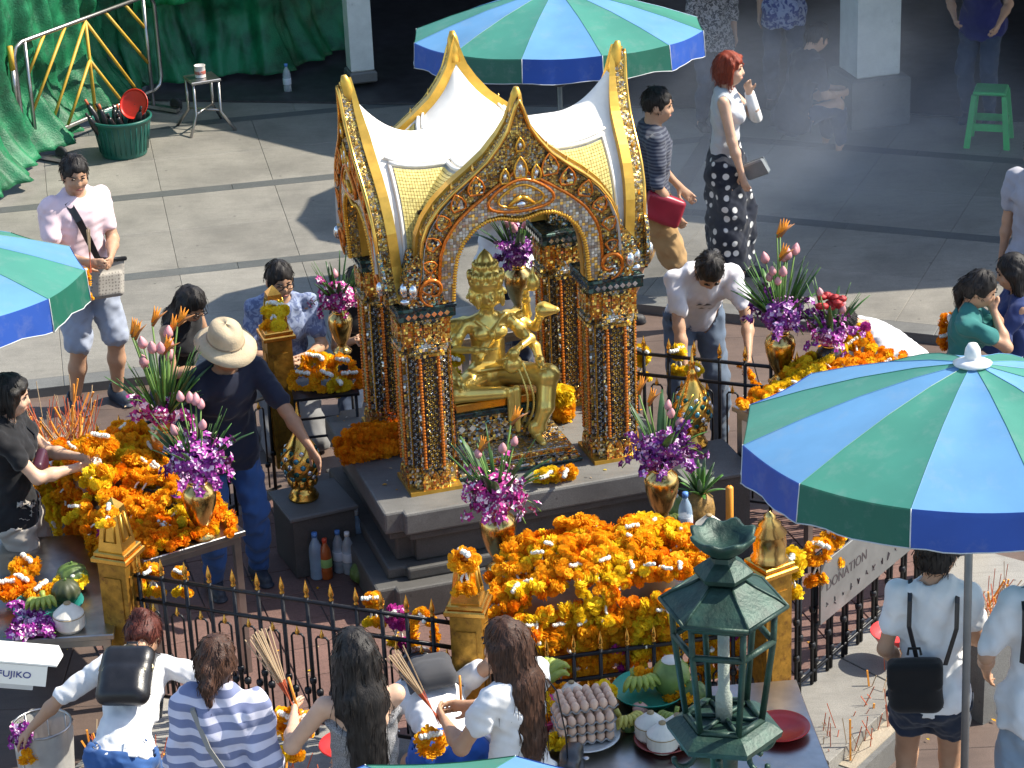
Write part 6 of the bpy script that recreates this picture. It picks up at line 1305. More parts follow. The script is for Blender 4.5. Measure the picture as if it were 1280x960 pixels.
gp = at(812, 872, zt); plate(gp, .17, GRNP, 'wide green tray of bananas and a green coconut', 'tray', .05); gcoco(gp+V((.10, .0, .012)), 1., 'green coconut with white top in the green tray'); bananas(gp+V((-.06, .05, .03)), .3, 6, 'green bananas in the green tray', BANG, 1.1)
t = thing('marigold_bunch', 'orange marigold bunch in the green tray', 'garland', gp+V((.02, .06, .08))); blooms([(random.gauss(0, .035), random.gauss(0, .025), random.gauss(0, .015)) for _ in range(16)], 'o', t, 1.)
t = thing('marigold_bunch', 'yellow marigold bunch between the eggs and the green tray', 'garland', at(752, 866, .78)); blooms([(random.gauss(0, .03), random.gauss(0, .025), random.gauss(0, .025)) for _ in range(16)], 'y', t, 1.)
pp = at(672, 905, zt); plate(pp, .14, PINKP, 'pink bowl of marigolds and bananas left of the eggs', 'bowl', .07)
t = thing('marigold_bunch', 'orange marigold cluster in the pink bowl', 'garland', pp+V((.01, .0, .09))); blooms([(random.gauss(0, .045), random.gauss(0, .035), random.gauss(0, .014)) for _ in range(26)], 'y', t, 1.); blooms([(random.gauss(0, .05), -.04+random.gauss(0, .02), random.gauss(-.02, .01)) for _ in range(14)], 'o', t, 1.)
bananas(pp+V((.02, .13, .06)), 3.0, 7, 'green bananas standing behind the pink bowl', BANG, 1.2); bananas(at(775, 905, zt), .6, 6, 'yellow green bananas beside the egg trays', mat('banana_yellow', (.55, .48, .10), .5), .9); coconut(at(715, 880, zt), .8, 'peeled coconut behind the egg trays')
gourd(at(800, 893, zt), .035, 'pink onion bulb beside the green tray', mat('onion_pink', (.62, .35, .28), .5), 'onion', 5); gourd(at(786, 915, zt), .035, 'small green gourd beside the coconuts')
for i, (x, y, c, n_, l) in enumerate(((846, 868, 'o', 14, 'orange marigold bunch beside the green coconut'), (702, 868, 'o', 16, 'orange marigold bunch behind the egg trays'), (690, 930, 'y', 12, 'yellow marigold bunch in front of the pink bowl'), (858, 905, 'y', 10, 'yellow marigold bunch by the coconut plate'))):
    t = thing('marigold_bunch', l, 'garland', at(x, y, zt+.05)); blooms([(random.gauss(0, .035), random.gauss(0, .025), random.gauss(0, .016)) for _ in range(n_)], c, t, 1.)
gourd(at(868, 880, zt), .06, 'mottled green melon beside the lantern', GOU, 'melon', 10, .95); gcoco(at(885, 930, zt), .85, 'green coconut at the foot of the lantern'); bananas(at(845, 900, zt), -.4, 5, 'small green bananas next to the dark red plate', BANG, .8)
plate(at(975, 915, zt), .13, REDP, 'red plate behind the lantern on the low steel table'); pk = at(955, 790, .9)
plate(at(1118, 800, .32), .12, mat('plate_coral', (.72, .06, .06), .3), 'coral red plate on the kerb beside the woman with the black bag', 'plate', .05)
# left lower table with fruit
ll = [at(0, 800, .68), at(122, 793, .68), at(60, 640, .68)]; lm = V((-2.42, 11.05, 0)); table(lm, .03, .86, 1.1, .68, 'low table of fruit and orchids beside the weathered gold post'); zl = .681
coconut(at(88, 786, zl), 1.0, 'peeled coconut with conical top on the low table'); plate(at(62, 765, zl), .17, mat('tray_teal', (.02, .20, .17), .4), 'teal tray of marigolds and bananas on the low table', 'tray', .05)
bananas(at(55, 758, zl+.03), .2, 6, 'bananas in the teal tray'); gourd(at(84, 752, zl+.02), .07, 'dark round gourd in the teal tray', mat('gourd_dark', (.05, .06, .025), .5)); gourd(at(92, 735, zl), .08, 'yellow green gourd at the back of the low table')
for i, (x, y, c) in enumerate(((52, 742, 'o'), (25, 733, 'd'), (32, 708, 'o'), (8, 738, 'd'), (88, 726, 'y'))): ring(at(x, y, zl+.07), .06, .045, (1, 0, 0), (0, 1, .3), c, ('orange garland on the teal tray', 'deep orange garland roll on the low table', 'small orange garland behind the rolls on the low table', 'deep orange garland at the end of the low table', 'yellow garland on the yellow green gourd')[i], None, 1.1, False)
for i, (x, y) in enumerate(((12, 792), (38, 790), (14, 765), (30, 780))):
    t = thing('orchid_garland', 'purple orchid garland lying on the low table', 'garland', at(x, y, zl+.03), 0, 'orchid garlands on the low table')
    for k in range(5): orchid_spray(t, (random.uniform(-.05, .03), random.uniform(-.04, .04), 0), (1, random.uniform(-.4, .4), .3), .12, .5, 10, 200+i*9+k, .026)
# paper-wrapped incense heap between table and court, sand trough with sticks on the right kerb
def sticks(p, rz, w_, d, n, label, h=.16, ln=.22):
    t = thing('incense_trough', label, 'incense trough', p, rz); g = G(); g.box(-w_/2, w_/2, -d/2, d/2, 0, h); o = g.build('trough', g_edge, t); G().box(-w_/2+.03, w_/2-.03, -d/2+.03, d/2-.03, h-.02, h+.006).build('sand', mat('sand_ash', (.34, .29, .22), .95, bmp=.5, bscale=80), t)
    g = G()
    for k in range(n):
        x, y = random.uniform(-w_/2+.05, w_/2-.05), random.uniform(-d/2+.05, d/2-.05); e = V((random.gauss(0, .3), random.gauss(0, .3), 1)).normalized(); l = ln*random.uniform(.4, 1); g.m = random.choice((0, 0, 1, 2)); g.tube([(x, y, h), V((x, y, h))+e*l], .0025 if g.m < 2 else .006, 4)
    struct(g.build('incense_sticks', [INC_R, INC_B, CANDLE], t), 'stuff')
tq = at(1085, 878, .14); sticks((tq.x+.1, tq.y, 0), math.atan2(dF.y, dF.x), 1.3, .36, 70, 'stone trough of burnt incense sticks along the kerb', .13); tq = at(1240, 800, .3); sticks((tq.x, tq.y, 0), .6, .5, .4, 60, 'incense trough between the two women under the parasol', .42)
tq = at(300, 940, .25); sticks((-1.42, 9.82, 0), -.38, 1.5, .30, 110, 'stone trough of orange candles and incense below the front fence', .24, .24)
tq = at(105, 640, .5); sticks((-2.62, 12.9, 0), .5, .5, .5, 120, 'incense burner full of sticks behind the woman in black', .55, .4)
# waste basket with plastic bag
wq = at(52, 905, .62); wb = thing('wire_basket', 'wire rimmed basket lined with a pale plastic bag by the low table', 'basket', (wq.x, wq.y, 0))
G().tube([(.135*math.cos(a), .135*math.sin(a), .62) for a in np.linspace(0, 6.283, 25)[:-1]], .006, 6, closed=True).build('rim', STEEL, wb); g = G(); vs = []; n = 40
for i, (r, z) in enumerate(((.136, .625), (.134, .6), (.128, .45), (.118, .25), (.11, .02))):
    for k in range(n): q = 2*math.pi*k/n; e = 1+.05*math.sin(q*7+i)+.03*math.sin(q*13+i*2); vs.append((r*e*math.cos(q), r*e*math.sin(q), z))
g.smooth = True; g.add(vs, [(i*n+k, i*n+(k+1) % n, i*n+n+(k+1) % n, i*n+n+k) for i in range(4) for k in range(n)]); g.build('plastic_liner', mat('bag_film', (.50, .49, .46), .3, alpha=.75), wb)
for k in range(8): a = k*.785; G().tube([(.13*math.cos(a), .13*math.sin(a), .62), (.112*math.cos(a), .112*math.sin(a), .01)], .004, 5).build('wire', STEEL, wb)
# ------------------------------------------------------------------ people in the picture
def bag(J, c, R3, name, label, cat, build, m):
    root = J['root']; t = thing(name, label, cat, wpt(J, c)); Rw = root.matrix_basis.to_3x3().normalized() @ R3; t.rotation_euler = Rw.to_euler(); t.scale = root.scale; inv = R3.transposed(); c = V(c)
    build(t, lambda p: inv @ (V(p)-c)); return t
def band(t, pts, wd, m, name='strap', th=.006, ref=None):
    pts = [V(p) for p in pts]; n = len(pts); vs, fs = [], []; c = V(ref) if ref is not None else sum(pts, V())/n
    for i, p in enumerate(pts):
        d = (pts[min(i+1, n-1)]-pts[max(i-1, 0)]).normalized(); o = p-c; o = (o-d*o.dot(d)); o = o.normalized() if o.length > 1e-5 else d.orthogonal(); a = d.cross(o); vs += [p+a*wd/2, p-a*wd/2, p-a*wd/2+o*th, p+a*wd/2+o*th]
    for i in range(n-1):
        for k in range(4): l = (k+1) % 4; fs.append((i*4+k, i*4+l, i*4+4+l, i*4+4+k))
    return G().add(vs, fs+[(3, 2, 1, 0), tuple(n*4-4+k for k in range(4))], False).build(name, m, t)
def shoulder_loop(J, q, o=.022):
    'points of a strap over one shoulder, from the back of the chest over to the front'
    X, Y, Z, C_ = J['X'], J['Y'], J['Z'], J['C']; s = X*q*.105
    return [C_+s*1.05-Y*(.115+o)-Z*.10, C_+s*1.0-Y*(.118+o)+Z*.04, C_+s-Y*(.085+o)+Z*.15, C_+s-Y*.0+Z*(.185+o), C_+s+Y*(.075+o)+Z*.14, C_+s*1.02+Y*(.115+o)+Z*.03, C_+s*1.15+Y*(.09+o)-Z*.1]
def backpack(w_, h, d, m, zip_=True, flap=False):
    def f(t, L):
        s = S((-w_-.05, -d*2-.08, -h-.06), (w_+.05, .08, h+.08), .009); s.bx((0, -d, -.0), (w_, d, h), None, min(w_, h)*.42, .0); s.rc((-w_*.5, -d, h*.5), (w_*.5, -d, h*.5), d*1.0, k=.02)
        s.bx((0, -d*1.75, -h*.3), (w_*.78, d*.5, h*.55), None, .05, .025)
        if flap: s.bx((0, -d*1.1, h*.45), (w_*1.02, d*1.05, h*.5), None, .03, .004)
        s.fold(.0014, 30, 3, .8); s.build('body', m, t)
        if zip_:
            G().tube([(w_*.80*math.cos(a), -d*1.92, -h*.05+h*.42*math.sin(a)) for a in np.linspace(.05, 3.09, 16)], .0035, 5).build('zip', ZIP, t); G().tube([(w_*1.0*math.cos(a), -d*1.25, h*.1+h*.9*math.sin(a)) for a in np.linspace(.0, 3.14, 18)], .004, 5).build('zip', ZIP, t)
        G().tube([(-.03, -.02, h+.005), (-.025, -.025, h+.04), (.025, -.025, h+.04), (.03, -.02, h+.005)], .007, 6).build('grab_handle', m, t)
    return f
def tee(m, **k): return dict(m=m, **k)
WT = cloth('tee_white', (.80, .80, .80)); JE = cloth('jeans_blue', (.035, .10, .28)); JB_ = cloth('jeans_bright', (.02, .10, .42)); JD = cloth('jeans_dark', (.03, .045, .08)); JP = cloth('denim_pale', (.28, .36, .45)); NAVY = cloth('polo_navy', (.012, .016, .035)); BKT = cloth('tee_black', (.010, .010, .012)); BEI = cloth('trousers_beige', (.45, .40, .34))
SAND = ('sandal', SOLE)
# man in pink polo
J = person('person', 'man in pink polo shirt and pale shorts holding a garland on the court', (-2.70, 14.83, 0), 3.75, 1.72, False, L=(-.06, .30, 1.10), R=(.14, .33, 1.12), head=(14, -12), sk='tan', top=tee(cloth('polo_pink', (.80, .62, .66)), sl=.62, hem=.07, collar=1), bot=dict(t='shorts', m=cloth('shorts_grey', (.33, .37, .46)), len=.93, tap=1.3, name='shorts', o=.022), shoes=('shoe', SHOE), fat=1.08, feet=((-.13, .03), (.15, -.02)))
st = [J['C']+J['Rb'] @ V(p) for p in ((.10, -.115, .08), (.10, -.03, .195), (.085, .07, .17), (.055, .135, .06), (.01, .152, -.08), (-.03, .165, -.2))]
def crossbag(t, L):
    s = S((-.16, -.08, -.2), (.16, .09, .16), .008); s.bx((0, 0, -.02), (.12, .035, .13), None, .03); s.bx((0, .03, -.05), (.09, .02, .08), None, .02, .01); s.build('body', cloth('bag_check', (.42, .39, .34), ('dots', (.22, .20, .18), .022)), t)
    band(t, [L(p) for p in st]+[V((0, .0, .11))], .045, BLK, 'strap', .006, L(J['C'])); G().tube([(-.12, .03, .10), (0, .045, .115), (.12, .03, .10)], .014, 6).build('top_band', BLK, t)
bag(J, J['P']+V((-.05, .22, .06)), Matrix.Rotation(-.12, 3, 'Y'), 'crossbody_bag', 'checked beige shoulder bag worn by the man in pink', 'bag', crossbag, None)
ring(wpt(J, J['wR']+V((.05, .08, -.07))), .028, .05, (1, 0, 0), (0, 0, 1), 'o', 'orange garland in the hand of the man in pink', None, .9)
def inc(w_, d, n, label, ln=.3):
    t = thing('incense_bundle', label, 'incense', w_); d = V(d).normalized()
    g = G()
    for i in range(n):
        e = (d+V((random.gauss(0, .09), random.gauss(0, .09), random.gauss(0, .05)))).normalized(); g.m = 0; g.tube([-e*.07, e*ln*.3], .0024, 4); g.m = 1; g.tube([e*ln*.3, e*ln], .0032, 4)
    struct(g.build('sticks', [INC_R, INC_B], t), 'stuff'); return t
inc(wpt(J, J['wR']+V((0, .09, .02))), (.05, 0, 1), 4, 'thin incense sticks held by the man in pink', .22)
# kneeling worshippers behind the left fence
KN = dict(hipz=.36, knees=((-.13, .36, .06), (.13, .36, .06)), feet=((-.11, -.06, .05), (.11, -.06, .05)))
person('person', 'kneeling woman with glasses and black sleeveless top behind the fence', (-2.10, 14.22, .02), 4.1, 1.6, True, lean=14, head=(28, -8), L=(-.10, .34, .60), R=(.05, .36, .60), hair=('long', HB, .34), top=tee(BKT, sl=0, hem=.05), bot=dict(t='p', m=JD), glasses=True, **KN)
person('person', 'kneeling young man with glasses and blue patterned shirt beside the gold post', (-1.42, 14.28, .02), 3.35, 1.70, False, lean=6, head=(8, 10), L=(-.12, .32, .62), R=(.08, .34, .62), top=tee(cloth('shirt_blue_floral', (.30, .36, .52), ('floral', (.14, .18, .32), .045)), sl=.6, hem=.06), bot=dict(t='p', m=cloth('trousers_grey', (.2, .2, .2))), glasses=True, **KN)
person('person', 'kneeling person in dark clothes behind the orchids at the left column', (-.92, 14.45, .02), 3.2, 1.62, True, lean=12, head=(25, 0), hair=('long', HB, .3), L=(-.05, .33, .68), R=(.05, .33, .68), top=tee(BKT, sl=.5), bot=dict(t='p', m=JD), res=.011, **KN)
# man with the hat
J = person('person', 'man in navy polo and tan sun hat reaching across the offering table', (-1.58, 12.24, .012), 3.55, 1.66, False, lean=20, head=(-8, 14), L=(-.34, .50, .98), R=(.30, .32, .86), lp=(-.8, .0, -.6), top=tee(NAVY, sl=.75, hem=.08, collar=1), bot=dict(t='p', m=JE), shoes=('shoe', SHOE), fat=1.06, sk='brown', feet=((-.14, .0), (.14, .04)))
HAT = mat('hat_straw', (.50, .40, .26), .8, var=.15, bmp=.3, bscale=120)
def hat(t, L):
    vs, fs = [], []; n = 40; pr_ = [(.165, -.045), (.17, -.038), (.135, -.012), (.102, -.002), (.098, .012), (.094, .05), (.084, .085), (.06, .105), (.03, .112), (0, .113)]
    for i, (r, z) in enumerate(pr_):
        for k in range(n): q = 2*math.pi*k/n; e = (1+.06*math.sin(q)*math.sin(q)); vs.append((r*math.cos(q)*.95, r*math.sin(q)*1.12, z+(.010*math.cos(2*q) if i < 2 else 0)-(.012*math.exp(-(math.cos(q)*2)**2) if i > 6 else 0)))
    for i in range(len(pr_)-1):
        for k in range(n): fs.append((i*n+k, i*n+(k+1) % n, i*n+n+(k+1) % n, i*n+n+k))
    g = G(); g.smooth = True; g.add(vs, fs); o = g.build('crown_and_brim', HAT, t); md = o.modifiers.new('s', 'SOLIDIFY'); md.thickness = .004; G().tube([(.098*.95*math.cos(q), .098*1.12*math.sin(q), .006) for q in np.linspace(0, 6.283, 30)[:-1]], .006, 5, closed=True).build('hat_band', mat('hat_band_brown', (.28, .2, .12), .8), t)
bag(J, J['H']+J['Rh'] @ V((0, -.012, .05)), J['Rh'] @ Matrix.Rotation(-.12, 3, 'X'), 'sun_hat', 'tan cloth sun hat worn by the man in navy', 'hat', hat, None)
# behind the shrine
person('person', 'person in white with raised hands seen through the shrine arch', (-.02, 14.75, 0), 3.1, 1.66, False, L=(-.04, .24, 1.42), R=(.04, .24, 1.42), lp=(-1, .2, -.8), rp=(1, .2, -.8), head=(15, 0), top=tee(WT, sl=.7, hem=.1), bot=dict(t='p', m=JD), shoes=SAND, res=.011)
# walking man
J = person('person', 'walking man in dark striped top and tan shorts passing the shrine', (1.0, 15.75, PZ if False else .0), -1.45, 1.70, False, head=(8, -14), L=(-.22, .22, .93), R=(.22, .10, .90), top=tee(cloth('tee_striped_dark', (.03, .035, .06), ('stripes', (.09, .10, .13), .022)), sl=.95, hem=.06), bot=dict(t='shorts', m=cloth('shorts_tan', (.42, .26, .11)), len=.88, tap=1.8, name='shorts', o=.02), shoes=SAND, sk='tan', feet=((-.09, -.20), (.09, .22)))
MAR = mat('bag_maroon', (.30, .012, .03), .4)
def pouch(t, L):
    s = S((-.2, -.08, -.16), (.2, .09, .16), .009); s.bx((0, 0, 0), (.14, .04, .10), None, .03); s.fold(.003, 40, 2); s.build('body', MAR, t); band(t, [L(J['C']+J['Rb'] @ V(p)) for p in ((-.12, .02, .19), (-.02, -.13, .05), (.10, -.13, -.12), (.17, -.06, -.28))], .03, BLK, 'strap', .005, L(J['C']))
bag(J, J['P']+V((.24, .02, .05)), Matrix.Rotation(math.pi/2, 3, 'Z') @ Matrix.Rotation(.4, 3, 'Y'), 'shoulder_bag', 'maroon shoulder bag of the walking man', 'bag', pouch, None)
# woman with red hair
J = person('person', 'woman with short red hair in grey top and dotted navy skirt', (1.55, 16.42, PZ), -1.75, 1.66, True, head=(2, -6), L=(-.04, .17, 1.40), R=(.19, .15, .80), lp=(-.4, .4, -1), rp=(.6, -.5, -.2), hair=('bob', HR), sk='fair', top=tee(cloth('top_grey', (.55, .57, .60)), sl=0, hem=-.07), bot=dict(t='skirt', m=cloth('skirt_dots', (.012, .016, .03), ('dots', (.72, .72, .70), .085)), z=.14, r=.19, waist=.17, name='skirt', fold=.012, fr=30), shoes=SAND, feet=((-.09, .14), (.09, -.08)))
a, b = J['eL'], J['wL']; g = G(); g.tube([J['shL'].lerp(a, .55), a, b], [.052, .05, .036], 12); g.build('white_sleeve', WT, J['root'])
def clutch(t, L): G().box(-.09, .09, -.02, .02, -.06, .06, .012).build('body', mat('clutch_grey', (.20, .22, .23), .4), t); G().box(-.092, .092, .018, .024, .0, .062).build('flap', mat('clutch_grey', (1, 1, 1)), t)
bag(J, J['wR']+V((-.02, .10, .03)), Matrix.Rotation(.5, 3, 'X') @ Matrix.Rotation(1.2, 3, 'Z'), 'clutch_bag', 'dark grey clutch held by the woman with red hair', 'bag', clutch, None)
# man in white tee bending over the rear fence
J = person('person', 'man in white printed tee bending over the rear iron fence', (1.12, 13.72, 0), 3.25, 1.68, False, lean=46, hipy=-.10, head=(12, 0), L=(-.20, .55, .88), R=(.16, .56, .60), top=tee(cloth('tee_print', (.80, .78, .80)), sl=.62, hem=.05), bot=dict(t='p', m=cloth('jeans_grey', (.12, .16, .22)), waist=.10), shoes=('shoe', SHOE), feet=((-.14, .0), (.14, .05)))
for i, (x, z, s) in enumerate(((-.02, .02, .03), (.03, .03, .022), (.01, -.03, .02), (-.04, -.04, .014))):
    p = J['C']+J['Rb'] @ V((x, .128, z)); g = G(); g.T = Matrix.Translation(p) @ J['Rb'].to_4x4(); g.add([(-s, 0, -s*.6), (s, 0, -s*.6), (s*.3, .004, s*.8), (-s*.2, .004, s*.5)], [(0, 1, 2, 3), (3, 2, 1, 0)]); g.build('chest_print', BLK, J['root'])
t = thing('marigold_bunch', 'orange flower rolls in the hand of the man in white tee', 'garland', wpt(J, J['wL']+V((0, .08, -.06)))); blooms([(random.gauss(0, .02), random.gauss(0, .02), -.025*k) for k in range(7)], 'o', t, .8)
# right side group
q = at(1082, 388, 1.06); person('person', 'person in white shirt bowing deeply behind the yellow garlands', (q.x+.36, q.y+.02, 0), 1.8, 1.60, False, lean=52, hipz=.66, head=(10, 0), L=(-.12, .55, .55), R=(.12, .55, .55), top=tee(WT, sl=.7, hem=.06, fold=.005), bot=dict(t='p', m=JD), res=.010)
J = person('person', 'woman in teal tee with ponytail pressing her hands to her face', (2.70, 13.75, .0), -1.75, 1.62, True, head=(18, -5), L=(-.03, .20, .90), R=(.03, .21, .90), lp=(-.5, .4, -1), rp=(.7, .4, -1), hair=('pony', HB, .22), top=tee(cloth('tee_teal', (.03, .17, .16)), sl=.55, hem=.08), bot=dict(t='p', m=JD), lean=6, **KN)
J = person('person', 'person in dark blue holding garlands beside the woman in teal', (3.10, 13.95, .0), 1.5, 1.62, True, head=(15, 0), L=(-.10, .36, .72), R=(.08, .36, .70), hair=('long', HB, .2), top=tee(cloth('top_blue', (.03, .05, .16)), sl=1.6, hem=.08), bot=dict(t='p', m=JB_), res=.011, **KN)
for k, dz in enumerate((.02, -.10)): ring(wpt(J, J['wL']+V((.02, .10, dz))), .035, .045, (1, .2, 0), (0, 0, 1), 'd', ('deep orange garland held beside the woman in teal', 'lower orange garland held beside the woman in teal')[k], None, 1.1, False)
q = at(1302, 172, 1.66); person('person', 'person in grey shirt at the edge of the shaded plaza', (q.x, q.y, 0), 2.4, 1.68, False, top=tee(cloth('shirt_grey', (.36, .36, .40)), sl=.6), bot=dict(t='p', m=JD), shoes=('shoe', SHOE), res=.012)
# woman in black at the left
J = person('person', 'woman in black tee with short dark hair offering a garland', (-2.60, 11.60, .0), -1.62, 1.60, True, head=(12, 4), L=(-.06, .36, 1.18), R=(.03, .38, 1.16), lp=(-.6, 0, -1), rp=(.7, 0, -1), hair=('bob', HB), sk='fair', top=tee(BKT, sl=.5, hem=.05), bot=dict(t='p', m=BEI), shoes=SAND)
ring(wpt(J, J['wR']+V((-.02, .12, .12))), .075, .05, (1, 0, 0), (0, .8, .5), 'o', 'orange garland with white jasmine raised by the woman in black', None, 1.15)
def pouch2(t, L): 
    s = S((-.12, -.07, -.1), (.12, .07, .1), .008); s.bx((0, 0, 0), (.085, .03, .06), None, .025); s.build('body', mat('bag_plum', (.06, .015, .03), .4), t); band(t, [L(J['C']+J['Rb'] @ V(p)) for p in ((-.12, -.02, .19), (-.08, .12, .06), (.02, .13, -.1))], .03, BLK, 'strap', .005, L(J['C']))
bag(J, J['C']+J['Rb'] @ V((.05, .17, -.06)), Matrix.Rotation(.2, 3, 'Y'), 'chest_bag', 'small plum bag worn by the woman in black', 'bag', pouch2, None)
# foreground: woman with leather backpack
J = person('person', 'woman with dark red hair in white tee and jeans stretching out one arm', (-1.76, 9.36, 0), -.2, 1.50, True, lean=60, hipz=.84, hipy=-.06, head=(5, 0), twist=6, L=(-.58, .20, .80), R=(.36, .55, .86), lp=(-.3, -.5, .5), rp=(.5, -.3, .2), hair=('bun', HDR), top=tee(WT, sl=.95, hem=.02), bot=dict(t='p', m=JE, waist=.12), shoes=SAND, feet=((-.13, -.02), (.13, .03)))
def bpk(t, L):
    backpack(.135, .165, .055, BLK)(t, L)
    for q in (-1, 1): band(t, [L(p) for p in shoulder_loop(J, q)], .04, BLK, 'strap', .007, L(J['C']))
bag(J, J['C']-J['Y']*.125-J['Z']*.02, J['Rb'], 'backpack', 'shiny black leather backpack on the woman stretching out her arm', 'backpack', bpk, None)
g = G(); g.T = Matrix.Translation(J['P']+J['Ra'] @ V((.085, -.135, -.03))) @ J['Ra'].to_4x4(); g.box(-.036, .036, -.006, .006, -.0, .075, .003); ph_ = g.build('pocket_phone', PLW, J['root'])
t = thing('orchid_garland', 'purple orchid garland hanging from the outstretched hand', 'garland', wpt(J, J['wL']+V((-.06, .05, -.02))))
for k in range(5): orchid_spray(t, (random.uniform(-.03, .03), 0, .02), (random.uniform(-.3, .3), -.3, -1), .12, .3, 10, 300+k, .024)
blooms([(0, -.02, -.13), (.02, -.02, -.17), (-.02, -.02, -.17)], 'o', t, 1.)
# striped top
J = person('person', 'woman in blue and white striped top with low ponytail', (-1.26, 8.80, 0), -.12, 1.57, True, head=(6, -8), L=(-.15, .16, .95), R=(.16, .16, .95), lp=(-.25, -.8, -.5), rp=(.25, -.8, -.5), hair=('pony', HBR, .16), top=tee(cloth('top_striped', (.66, .66, .80), ('stripes', (.20, .23, .38), .072)), sl=1.6, hem=.16, o=.03, fold=.011), bot=dict(t='p', m=JD), shoes=SAND, fat=1.03)
band(J['root'], [J['C']+J['Rb'] @ V(p) for p in ((-.10, .03, .215), (-.09, -.10, .16), (-.02, -.155, .0), (.07, -.165, -.16), (.15, -.15, -.30), (.19, -.10, -.38))], .024, mat('strap_grey', (.26, .25, .23), .6), 'shoulder_strap', .005, J['C'])
# long black hair, sparkling dress
DRS = mat('dress_sparkle', (.30, .30, .31), .5, .25, var=.6, scale=260, bmp=.5, bscale=300)
J = person('person', 'woman with very long black hair in sparkling grey dress holding incense', (-.67, 8.72, 0), .25, 1.62, True, head=(8, 8), L=(-.24, .34, 1.16), R=(-.05, .36, .86), lp=(-.7, 0, -1), rp=(.6, -.3, -1), hair=('long', HB, .58), sk='fair', top=dict(m=DRS, sl=0, hem=.06, low=True, name='dress_top'), bot=dict(t='skirt', m=DRS, z=.5, r=.21, name='dress_skirt'), shoes=SAND)
inc(wpt(J, J['wL']+V((0, .06, .04))), (-.35, .1, 1), 16, 'bundle of incense held by the woman in the sparkling dress', .34); w_ = thing('orange_candle', 'thin orange candle in the hand of the woman in the sparkling dress', 'candle', wpt(J, J['wL']+V((.03, .06, .03)))); G().tube([(0, 0, -.05), (-.03, 0, .12)], .006, 6).build('wax', CANDLE, w_)
ring(wpt(J, J['wL']+V((-.02, .10, -.09))), .035, .05, (1, 0, 0), (0, 0, 1), 'o', 'orange garland held by the woman in the sparkling dress', None, 1.15); ring(wpt(J, J['wL']+V((.06, .12, -.12))), .03, .04, (1, 0, 0), (0, 0, 1), 'o', 'second orange garland below the incense bundle', None, 1.1, False); plate(wpt(J, J['wR']+V((.0, .10, -.06))), .12, REDP, 'red dish held by the woman in the sparkling dress')
# bending woman in bright jeans
J = person('person', 'woman in bright blue jeans bending forward under a grey backpack', (-.36, 9.52, 0), .22, 1.60, True, lean=92, hipz=.66, hipy=-.08, head=(-6, 0), L=(-.14, .55, .62), R=(.40, .42, .78), rp=(.4, -.3, .4), hair=('short', HBR), top=tee(WT, sl=.6, hem=.02), bot=dict(t='p', m=JB_, waist=.11), shoes=SAND, feet=((-.13, .0), (.13, .02)), fat=1.05)
GRB = cloth('bag_grey', (.06, .06, .065))
def bpk2(t, L):
    backpack(.105, .12, .05, GRB, False, False)(t, L)
    for q in (-1, 1): band(t, [L(p) for p in shoulder_loop(J, q)], .045, GRB, 'strap', .007, L(J['C']))
bag(J, J['C']-J['Y']*.13-J['Z']*.0, J['Rb'], 'backpack', 'grey cloth backpack on the woman in bright blue jeans', 'backpack', bpk2, None)
def cap(t, L): G().lathe([(.098, -.03), (.102, .0), (.098, .05), (.075, .09), (.03, .108), (0, .11)], 28).build('crown', DRS, t); G().lathe([(.099, -.028), (.104, -.026), (.104, -.004), (.1, -.002)], 28).build('hat_band', BLK, t)
bag(J, J['H']+J['Rh'] @ V((0, -.01, .045)), J['Rh'], 'knit_cap', 'sparkly grey cap on the woman in bright jeans', 'hat', cap, None)
# woman with incense
J = person('person', 'woman with long brown hair and white tee holding up incense', (-.04, 8.80, 0), .85, 1.60, True, head=(10, 6), L=(-.10, .34, 1.14), R=(.10, .35, 1.12), lp=(-.6, 0, -1), rp=(.7, -.1, -1), hair=('long', HBR, .36), sk='tan', top=tee(WT, sl=.5, hem=.08), bot=dict(t='p', m=cloth('trousers_grey', (.2, .2, .2))), shoes=SAND)
inc(wpt(J, J['wL']+V((0, .07, .03))), (-.6, .2, 1), 14, 'bundle of incense held up by the woman in white tee', .30); w_ = thing('orange_candle', 'short orange candle held beside the incense of the woman in white tee', 'candle', wpt(J, J['wR']+V((0, .07, .02)))); G().tube([(0, 0, -.03), (0, 0, .10)], .006, 6).build('wax', CANDLE, w_)
ring(wpt(J, J['wL']+V((-.03, .06, -.12))), .045, .05, (1, .4, 0), (0, 0, 1), 'o', 'orange garland hanging from the wrist of the woman with brown hair', None, 1.15, False); G().tube([J['wR'].lerp(J['eR'], .1)+(J['Rb'] @ V((.03*math.cos(a), 0, .03*math.sin(a)))) for a in np.linspace(0, 6.28, 14)[:-1]], .008, 5, closed=True).build('watch', PLW, J['root'])
def hbag(t, L):
    s = S((-.2, -.1, -.2), (.2, .1, .16), .009); s.bx((0, 0, -.02), (.14, .05, .11), None, .04); s.fold(.004, 40, 5); s.build('body', BLK, t); band(t, [L(J['C']+J['Rb'] @ V(p)) for p in ((.14, .06, .12), (.135, .0, .20), (.15, -.11, .08), (.18, -.13, -.15), (.22, -.10, -.3))], .03, BLK, 'strap', .006, L(J['C'])); G().lathe([(.012, -.004), (.018, 0), (.012, .004)], 12, (.05, -.06, .04)).build('buckle', STEEL, t)
bag(J, J['P']+V((.24, -.10, -.02)), Matrix.Rotation(.6, 3, 'Z'), 'handbag', 'black leather handbag of the woman with brown hair', 'bag', hbag, None)
